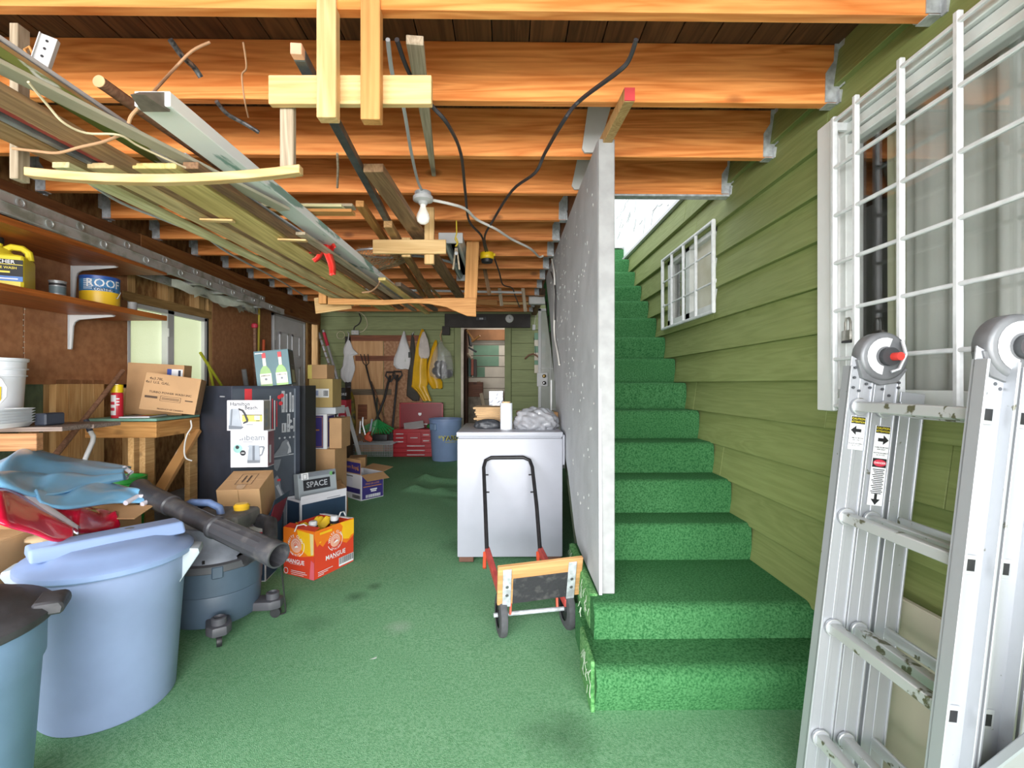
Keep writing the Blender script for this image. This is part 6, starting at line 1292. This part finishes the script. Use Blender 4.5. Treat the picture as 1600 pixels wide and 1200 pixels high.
o = thing('shopping_bag', 'white shopping bag with green square hanging over the shovels', 'bag', wpx(632, 520))
hung('bag_body', None, None, [(518, 631, 633), (532, 627, 637), (548, 622, 642), (560, 617, 643), (570, 616, 642), (577, 622, 640)], YW, M_cloth, 2, .06, 3, .15, o)
a = wpx(629, 560, YW - .115); MB().b2((a.x - .055, a.y - .004, a.z - .05), (a.x + .045, a.y, a.z + .05)).build('green_print', mat('print_green2', '#3f8a33', .6), o, world=True); a = wpx(640, 555, YW - .115); MB().b2((a.x - .02, a.y - .004, a.z - .04), (a.x + .02, a.y, a.z + .05)).build('dark_print', mat('print_charcoal', '#40443f', .6), o, world=True)
hung('dark_apron', 'long dark grey apron hanging between bag and yellow raincoat', 'apron', [(522, 643, 647), (540, 642, 649), (570, 639, 652), (600, 637, 655), (618, 636, 657), (626, 646, 656)], YW, M_coat, 3, .035, 3, .1)
o = thing('raincoat', 'yellow raincoat with white lining hanging on the back wall', 'raincoat', wpx(660, 516))
hung('coat', None, None, [(515, 659, 662), (525, 656, 666), (545, 651, 670), (575, 647, 668), (600, 645, 670), (604, 644, 668), (612, 653, 670), (626, 662, 676)], YW - .02, M_rain, 4, .06, 5, .16, o)
hung('hood_lining', None, None, [(519, 661, 664), (530, 657, 669), (545, 655, 672), (555, 655, 672), (560, 658, 669)], YW - .11, mat('lining_white', '#e3d8d0', .7), 5, .03, 3, .1, o)
hung('raincoat', 'second yellow raincoat half hidden by the clear bag', 'raincoat', [(532, 680, 683), (545, 675, 685), (570, 669, 685), (590, 668, 688), (597, 670, 692), (607, 676, 692)], YW, M_rain, 6, .05, 4, .14)
o = thing('clear_bag', 'clear plastic bag full of dark things hanging by the doorway', 'bag', wpx(692, 530))
hung('bag_skin', None, None, [(532, 689, 691), (542, 683, 696), (552, 679, 706), (565, 675, 709), (580, 672, 710), (588, 674, 709), (592, 682, 702)], YW - .07, mat('bag_clear', '#d9dadb', .15, 0, .1, 10, alpha=.2), 7, .1, 4, .12, o)
q = random.Random(4)
for i in range(9):
    c = wpx(q.uniform(679, 703), q.uniform(568, 587), YW - .12 + q.uniform(-.03, .03)); MB().lathe([(0, -.07), (.05, -.05), (.07, 0), (.05, .05), (0, .07)], 10, Matrix.Translation(c - o.location) @ Euler((q.random() * 3, q.random() * 3, 0)).to_matrix().to_4x4()).build('dark_lump', mat('lump_black', '#25242b', .2, 0, .1, coat=.4), o)
MB().tube([wpx(690, 534, YW - .08), wpx(688, 524, YW - .05), wpx(691, 516, YW)], .01, 8).build('bag_neck', M_paper, o, world=True)
for i, (px, py, lb) in enumerate(((546, 519, 'x'), (632, 517, 'x'), (646, 519, 'x'), (661, 514, 'x'), (690, 515, 'x'))):
    if i in (2,): tag(MB().tube([wpx(px - 2, py + 4, YW - .05), wpx(px, py, YW - .06), wpx(px + 2, py, YW)], .007, 8).build('wall_hook', M_galv), 'chrome double hook above the dark apron', 'hook')
o = thing('waxed_jacket', 'yellow and black garment hanging low in the back corner', 'jacket', wpx(550, 612))
hung('jacket', None, None, [(610, 545, 550), (622, 543, 556), (640, 542, 558), (660, 543, 559), (672, 548, 558)], YW - .05, mat('jacket_olive', '#8a7a22', .7, 0, .3, 9, col2='#3d3a2c'), 8, .07, 4, .2, o)
hung('collar', None, None, [(604, 544, 548), (609, 542, 551), (614, 544, 549)], YW - .12, mat('collar_grey', '#70707c', .5), 9, .04, 3, .1, o)
# corner: alloy poles, boxes
for i, (a, c, r_, m, lb) in enumerate((((498, 520), (527, 607), .022, M_alu, 'silver pole with red sleeve leaning in the back corner'), ((505, 516), (533, 612), .02, M_alu, 'second silver pole behind the one with the red sleeve'))):
    t = thing('alloy_pole', lb, 'pole', W(*c, 7.2)); p0, p1 = W(*a, 7.58 - .06 * i), W(*c, 7.44 - .06 * i)
    MB().tube([p0, p1 + (p1 - p0) * .75], r_, 12).build('tube', m, t, world=True)
    if i == 1: MB().tube([p0.lerp(p1, .04), p0.lerp(p1, .26)], r_ * 1.25, 12).build('red_sleeve', M_redi, t, world=True)
    else:
        for k in range(1, 9): MB().tube([p0.lerp(p1, k * .11), p0.lerp(p1, k * .11 + .03)], r_ * 1.06, 12).build('wear_band', mat('band_tan', '#a59280', .6), t, world=True)
def backbox(name, label, px0, px1, py0, py1, Y, dep, m, faces=None, cat='box'):
    a, c = W(px0, py0, Y), W(px1, py1, Y); w, h = c.x - a.x, a.z - c.z
    t = thing(name, label, cat, ((a.x + c.x) / 2, Y + dep / 2, c.z)); MB().b2((-w / 2, -dep / 2, 0), (w / 2, dep / 2, h)).build('box_body', m, t, bevel=.004)
    if faces: F = Face(t, w, dep, h, '-y'); faces(F); F.done()
    return t
backbox('tool_crate', 'brown wooden crate on the floor under the boxes in the back corner', 519, 545, 676, 716, 6.72, .28, mat('crate_dark', '#5f4a38', .8))
backbox('drill_box', 'red and white box with a drill picture in the back corner', 519, 541, 625, 676, 6.74, .22, M_redi, lambda F: F.rect(M_stw, .0, .05, .45, .98).rect(M_p2, .12, .55, .42, .9).rect(M_p2, .2, .4, .32, .6).rect(M_stw, .58, .76, .9, .84).rect(M_stw, .6, .6, .9, .62).rect(M_stw, .6, .5, .9, .52))
backbox('black_box', 'black box lettered CORE on top of the red and white box', 519, 540, 606, 624.6, 6.74, .22, M_p2, lambda F: F.text(M_stw, 'CORE', .72, .45, .05).rect(M_pr, .36, .25, .5, .7).rect(M_stw, .41, .3, .45, .65).rect(M_stw, .14, .25, .26, .7).rect(M_stw, .3, .85, .36, 1.0))
o = lumber('white_batten', W(541.5, 636, 6.66), W(563, 716, 6.60), .05, .02, M_white, up=(0, 1, 0)); tag(o, 'white batten leaning beside the drill box', 'batten')
o = lumber('dark_plank', W(527, 650, 7.25), W(549, 712, 7.05), .12, .02, M_old, up=(0, 1, 0)); tag(o, 'dark plank leaning behind the white batten', 'plank')
# long handled tools
def tool(name, label, cat, pts, Y, r_, m, Ye=None, parent=True):
    t = thing(name, label, cat, W(*pts[-1], Ye or Y)); k = len(pts)
    P = [W(*p, Y + ((Ye or Y) - Y) * i / (k - 1)) for i, p in enumerate(pts)]
    MB().tube(P, r_, 10).build('shaft', m, t, world=True); return t, P
M_shaft = mat('shaft_black', '#2f2d2d', .5, 0, .15)
def dgrip(t, P, s=.075):
    c = P[0]; MB().tube([c + Vector((0, 0, -.10)), c + Vector((-s, 0, .0)), c + Vector((-s * .8, 0, .055)), c + Vector((s * .8, 0, .055)), c + Vector((s, 0, 0)), c + Vector((0, 0, -.10))], .014, 8).build('d_grip', M_shaft, t, world=True)
t, P = tool('snow_shovel', 'shovel with bent black D-grip leaning left on the OSB', 'shovel', [(610, 587), (606, 600), (601, 622), (594, 640), (586, 660)], 7.55, .018, M_shaft, 7.3); dgrip(t, P)
t, P = tool('snow_shovel', 'shovel with upright black D-grip under the shopping bag', 'shovel', [(621, 586), (619, 610), (616, 640), (613, 672)], 7.6, .017, M_shaft, 7.35); dgrip(t, P)
t, P = tool('garden_fork', 'long dark handled fork leaning with its tines up', 'fork', [(572, 572), (577, 592), (583, 612), (590, 650), (603, 672)], 7.6, .014, M_shaft, 7.3)
for dx in (-.045, 0, .045): MB().tube([P[0], P[0] + Vector((dx, 0, .05)), P[0] + Vector((dx * 1.3 - .03, 0, .19))], .008, 6).build('tine', M_shaft, t, world=True)
t, P = tool('broom', 'brown handled broom crossing behind the green fan rake', 'broom', [(580, 596), (590, 622), (600, 655), (606, 676)], 7.65, .012, M_pole, 7.35)
MB().prism([(-.09, 0), (.09, 0), (.12, -.12), (-.12, -.12)], lambda a, b_, t_: P[-1] + Vector((a, t_, b_)), -.03, .03).build('bristles', M_black, t, world=True)
t, P = tool('fan_rake', 'green plastic fan rake standing head down by the red chest', 'rake', [(589, 622), (589, 640), (590, 656)], 7.45, .012, mat('rake_shaft', '#3f4a40', .5), 7.25)
M_rk = mat('rake_green', '#27924a', .4, 0, .05); c = P[-1]
for i in range(13):
    a = -1.02 + 2.04 * i / 12; MB().beam(c, c + Vector((.30 * math.sin(a), -.03, -.30 * math.cos(a) * .9 + .0)), .012, .022).build('tine', M_rk, t, world=True)
for rr_ in (.12, .2, .27): MB().tube([c + Vector((rr_ * math.sin(-1.02 + 2.04 * i / 16), -.015, -rr_ * .9 * math.cos(-1.02 + 2.04 * i / 16))) for i in range(17)], .008, 6).build('rake_band', M_rk, t, world=True)
t = thing('orange_tool', 'orange and black garden power tool lying by the wire crate', 'tool', W(576, 690, 7.0)); 
MB().prism([(-.07, .0), (.05, .0), (.07, .05), (.02, .10), (.04, .15), (-.01, .14), (-.05, .07)], lambda a, b_, t_: Vector((a, t_, b_)), -.05, .05).build('housing', M_org, t, bevel=.012, seg=2); MB().box((.17, 0, .06), (.22, .08, .10)).build('motor', M_black, t, bevel=.02, seg=2); MB().tube([(-.05, 0, .1), (-.09, 0, .25), (-.085, 0, .36)], .014, 8).build('steel_neck', M_alu, t); MB().tube([(.02, 0, .15), (.05, 0, .33)], .013, 8).build('grip_tube', mat('tube_lilac', '#b9bfd6', .4), t)
t = thing('wire_rake', 'rusty wire leaf rake head lying on the wire crate', 'rake', W(562, 690, 6.95))
for i in range(11):
    a = -.9 + 1.8 * i / 10; MB().tube([(0, 0, .12), (.12 * math.sin(a), -.02, .02), (.2 * math.sin(a), -.05, -.0)], .0045, 5).build('tine', mat('wire_rust', '#8a7466', .6, .4), t)
MB().tube([(0, 0, .12), (.01, 0, .3)], .014, 8).build('socket', M_alu, t)
t = thing('wire_crate', 'folded grey wire mesh crate on the floor at the back', 'crate', W(581, 713, 6.9)); b = MB()
for i in range(26):
    x = -.30 + .6 * i / 25; b.tube([(x, 0, 0), (x, 0, .17)], .003, 4).tube([(x, 0, .17), (x, .4, .17)], .003, 4)
for i in range(8): b.tube([(-.3, 0, .17 * i / 7), (.3, 0, .17 * i / 7)], .003, 4)
for i in range(12): b.tube([(-.3, .4 * i / 11, .17), (.3, .4 * i / 11, .17)], .003, 4)
tag(b.build('mesh_panel', mat('wire_grey', '#cfd4d9', .4, .3), t), kind='stuff'); MB().tube([(-.3, 0, .17), (.3, 0, .17), (.3, .4, .17), (-.3, .4, .17)], .006, 6, closed=True).build('rim', MATS['wire_grey'], t)
# red tool chest
M_rc = mat('chest_red', '#b3202c', .35, 0, .06, 5, coat=.2); M_rc2 = mat('chest_red_dark', '#8e1a26', .4, 0, .06); M_hs = mat('handle_silver', '#e2e2e4', .3, .3)
t = thing('tool_chest', 'red steel tool chest with lid up and silver drawer pulls', 'tool chest', (-1.36, 7.42, FL(7.3) + .0)); Wd, D_, H1, H2 = .70, .36, .13, .42
MB().b2((-Wd / 2, -D_ / 2 + .012, 0), (Wd / 2, D_ / 2, H2)).build('cabinet', M_rc, t, bevel=.006)
def drawer(x0, x1, z0, z1, n=1):
    d = MB().b2((x0 + .004, -D_ / 2 - .004, z0 + .004), (x1 - .004, -D_ / 2 + .014, z1 - .004)).build('drawer', M_rc, t, bevel=.004)
    w = min(.11, (x1 - x0) * .62) if n == 1 else .27; MB().b2(((x0 + x1) / 2 - w / 2, -D_ / 2 - .022, (z0 + z1) / 2 - .006), ((x0 + x1) / 2 + w / 2, -D_ / 2 - .003, (z0 + z1) / 2 + .008)).build('drawer_pull', M_hs, d, bevel=.003)
drawer(-Wd / 2, Wd / 2, 0, .065, 2); drawer(-Wd / 2, Wd / 2, .065, .135, 2); drawer(-Wd / 2, Wd / 2, .135, .20, 2)
for z0, z1 in ((.20, .26), (.26, .32), (.32, .38)):
    drawer(-Wd / 2, -.14, z0, z1)
drawer(-.14, .08, .20, .38)
for z0, z1 in ((.20, .29), (.29, .38)): drawer(.08, .23, z0, z1); drawer(.23, Wd / 2, z0, z1)
l = MB().b2((-Wd / 2 + .03, D_ / 2 - .03, H2), (Wd / 2 + .02, D_ / 2, H2 + .39)).build('lid', M_rc2, t, bevel=.006)
fr = MB(); y = D_ / 2 - .034
for a in ((-Wd / 2 + .03, H2, -Wd / 2 + .05, H2 + .39), (Wd / 2 - .0, H2, Wd / 2 + .02, H2 + .39), (-Wd / 2 + .03, H2 + .375, Wd / 2 + .02, H2 + .39)): fr.b2((a[0], y - .02, a[1]), (a[2], y, a[3]))
fr.build('lid_flange', M_rc, l); MB().prism([(-.025, .23), (.025, .23), (.025, .2), (0, .18), (-.025, .2)], lambda a, b_, t_: Vector((a, t_, H2 + b_)), y - .004, y + .001).build('lid_badge', M_hs, l); MB().b2((-.12, y - .03, H2 + .045), (.12, y, H2 + .06)).build('lid_pull', M_hs, l)
o = MB().box((0, 0, 0), (.30, .20, .012)).build('paper_sheet', M_white, M=Matrix.Translation((-1.42, 7.38, .165 + H2 + .045)) @ Euler((.45, -.12, .2)).to_matrix().to_4x4()); tag(o, 'white sheet lying in the open red tool chest', 'paper')
crumple('glove', 'green and black glove lying in the open tool chest', 'glove', (-1.15, 7.36, FL(7.3) + H2 + .03), .07, .06, .045, mat('glove_green', '#2d8a3d', .7, 0, .4, 14, col2='#22252a'), 31, .4, 18, 10)
# blue YARD bin
t = thing('yard_bin', 'blue round bin lettered YARD beside the red tool chest', 'bin', (-.885, 7.02, FL(7)))
MB().lathe([(.19, 0), (.195, .01), (.225, .46), (.232, .47), (.236, .585), (.246, .59), (.246, .61), (.236, .61), (.228, .5), (.19, .02)], 44, cap=(True, False)).build('bin_body', M_binb, t, smooth=40)
MB().box((-.15, -.185, .50), (.12, .05, .10), Matrix.Rotation(-.65, 3, 'Z')).build('grip_recess', M_bing, t, bevel=.012)
b = MB().use(mat('yard_yellow', '#d9d24a', .5)); wraptext(b, '*YARD*', .219, math.radians(-63), .335, .105, .003); wraptext(b, '-------', .216, math.radians(-63), .285, .07, .003); b.use(M_ink); wraptext(b, 'YARD', .219, math.radians(-63), .335, .075, .005); b.build('lettering', None, t)
# small things on the right of the doorway
t = thing('wall_clock', 'small round white clock above the back doorway', 'clock', (W(796, 498, YB - .1).x, YB - .095, W(796, 498, YB - .1).z)); 
MB().lathe([(.062, -.0), (.066, .012), (.058, .02), (.056, .016), (0, .016)], 28, Matrix.Rotation(PI / 2, 4, 'X')).build('clock_case', mat('clock_case', '#d9ded2', .4), t); MB().lathe([(.054, .017), (0, .0175)], 28, Matrix.Rotation(PI / 2, 4, 'X')).build('dial', M_white, t)
MB().beam((0, -.02, 0), (.0, -.02, .035), .006, .004).beam((0, -.02, 0), (.022, -.02, .008), .006, .004).build('clock_hands', M_ink, t)
t = thing('door_plate', 'small black number plate over the back doorway', 'plate', wpx(752, 498, YB - .1)); MB().b2((-.085, -.008, -.03), (.085, 0, .03)).build('plate', M_p2, t, bevel=.003); MB().use(M_p1).b2((-.03, -.0092, -.014), (-.012, -.0082, .014)).b2((-.006, -.0092, -.014), (.006, -.0082, .014)).b2((.012, -.0092, -.014), (.03, -.0082, .014)).build('lettering', None, t)
o = MB().b2((-.025, -.04, -.045), (.025, 0, .045)).build('pull_box', M_white, bevel=.006); o.location = wpx(834, 512); tag(o, 'small white box fixed on the green wall by the glass door', 'box')
cable('thin_string', 'thin cord running up from the small white box', [wpx(835, 508), wpx(836, 498), wpx(838, 486)], .003, M_cbw, 'cord')
t = thing('hanger', 'brown curved hanger on the wall beside the striped boards', 'hanger', wpx(832, 556)); MB().tube([wpx(820, 561, YW - .03), wpx(826, 555, YW - .03), wpx(833, 553, YW - .03), wpx(839, 556, YW - .03), wpx(844, 561, YW - .03)], .014, 8).build('yoke', M_pole, t, world=True); MB().tube([wpx(837, 555, YW - .03), wpx(836, 538, YW - .02), wpx(834, 528, YW)], .004, 6).build('wire', M_black, t, world=True)
st_ = thing('striped_board', 'teal and white striped boards leaning by the glass door', 'board', wpx(842, 583, YB - .03))
for i, (y0, y1, c) in enumerate(((520, 531, 't'), (531, 541, 'w'), (541, 551, 't'), (551, 563, 'w'), (563, 570, 't'), (570, 583, 'w'))):
    a, c2 = W(835, y0, YB - .03), W(852, y1, YB - .03); MB().box(((a.x + c2.x) / 2, YB - .03, (a.z + c2.z) / 2), (c2.x - a.x, .02, a.z - c2.z - .003)).build('slat', MATS['plank_teal'] if c == 't' else MATS['plank_white'], st_, world=True)
# glass storm door standing open beyond the partition
d3 = struct('door_3'); YD = 6.3; a = W(841, 482, YD); x0 = a.x; x1 = x0 + .62; zt = a.z
fr = MB()
for (xa, xb, za, zb) in ((x0, x0 + .04, .15, zt), (x1 - .05, x1, .15, zt), (x0, x1, zt - .035, zt), (x0, x1, .15, .35), (x0 + .16, x0 + .17, .35, zt), (x0, x1, 1.47, 1.48), (x0, x1, .93, .94)): fr.b2((xa, YD, za), (xb, YD + .03, zb))
fr.build('door_frame', M_white, d3, bevel=.003); MB().b2((x0 + .03, YD + .013, .34), (x1 - .04, YD + .017, zt - .03)).build('door_pane', mat('storm_glass', '#c3c6c3', .25, 0, .05, 6, alpha=.55), d3)
c = W(849, 593, YD - .01); p = MB().b2((c.x - .085, YD - .012, c.z - .09), (c.x + .06, YD - .001, c.z + .09)).build('lock_plate', M_white, d3, bevel=.004)
for z, m in ((.045, mat('brass', '#a58a52', .35, .7)), (-.045, mat('chrome', '#a9aaac', .2, .9))): MB().lathe([(.026, 0), (.024, .02), (.012, .03), (.012, .045), (0, .047)], 18, Matrix.Translation((c.x + .01, YD - .012, c.z + z)) @ Matrix.Rotation(PI / 2, 4, 'X')).build('door_knob', m, p)
# beyond the doorway
backbox('foil_bag', 'silver foil bag standing in the room behind the doorway', 764, 786, 611, 640, 8.6, .15, mat('foil', '#c9ccd6', .25, .6, .2, 9, bump=.6, bs=14), None, 'bag')
t = backbox('wood_box', 'brown wooden box on a stone plinth behind the doorway', 730, 754, 597, 620, 8.5, .3, wood('boxwood', '#7c4a30', '#5f3522', sc=6))
t = backbox('stone_plinth', 'rough grey stone plinth behind the doorway', 729, 752, 620, 672, 8.5, .3, mat('stone_rough', '#8d8173', .9, 0, .2, 14, bump=.8, bs=20))
t = thing('tool_rack', 'brown rack with hung tools and books behind the doorway', 'rack', (-.70, 8.2, 1.2))
for x, m in ((-.05, M_bat), (.0, mat('rack_brown', '#5b3a29', .7))): MB().b2((x, 0, -.9), (x + .035, .35, 1.02)).build('upright', m, t)
for i, (z0, z1, m) in enumerate(((.2, .55, mat('book_teal', '#35544f', .6)), (.22, .5, mat('book_red', '#a9553d', .6)), (.2, .5, mat('book_dark', '#3b2f2a', .6)))): MB().b2((.06 + .045 * i, .02, z0), (.10 + .045 * i, .3, z1)).build('book_spine', m, t)
for (p0, p1, m) in (((.03, 0, 1.0), (.14, 0, .84), M_pineo), ((.06, .1, .95), (.10, .05, .72), M_black), ((.12, .0, .80), (.26, -.05, .9), M_pineo), ((.06, .0, .70), (.2, .0, .62), M_black), ((.04, .05, .6), (.12, .0, .5), M_grayw)): MB().beam(p0, p1, .05, .03).build('hung_tool', m, t, bevel=.006)
o = lumber('leaning_plank', W(748, 596, 8.6), W(757, 640, 8.4), .06, .03, M_grayw, up=(0, 1, 0)); tag(o, 'grey plank leaning behind the doorway beside the foil bag', 'plank')
# sticks standing along the left wall behind the tall carton
def stick(label, a, b_, X, r_, m, name='garden_stick'):
    p0, p1 = WX(*a, X), WX(*b_, X); d = (p1 - p0).normalized(); return tag(MB().tube([p0, p1, p1 + d * max(0, (p1.z - .1) / max(-d.z, .2))], r_, 10).build(name, m), label, 'stick')
stick('thin bright yellow cane standing against the brown hardboard', (405, 478), (403, 604), -2.74, .011, mat('cane_yellow', '#d8c84a', .5))
stick('orange stick standing right of the yellow cane', (412, 531), (411, 604), -2.74, .016, mat('stick_orange', '#cf5a30', .5))
o = stick('brown pole with red knob left of the yellow cane', (398, 512), (399, 604), -2.72, .018, M_pole)
t = MB().lathe([(0, -.035), (.03, -.02), (.035, .0), (.03, .02), (0, .035)], 14, Matrix.Translation(WX(398, 509, -2.72))).build('red_knob', M_redi, o)
stick('short grey steel tube behind the tall carton', (381, 577), (385, 604), -2.65, .024, mat('tube_grey2', '#9b9da0', .4, .4))
stick('pale stick right of the orange stick', (415, 577), (421, 604), -2.7, .016, M_pineo)
stick('yellow-green stake leaning across the window corner', (313, 551), (346, 602), -2.55, .012, mat('stake_lime', '#b5b832', .5))
stick('second yellow-green stake crossing the first', (325, 566), (333, 603), -2.58, .011, MATS['stake_lime'])
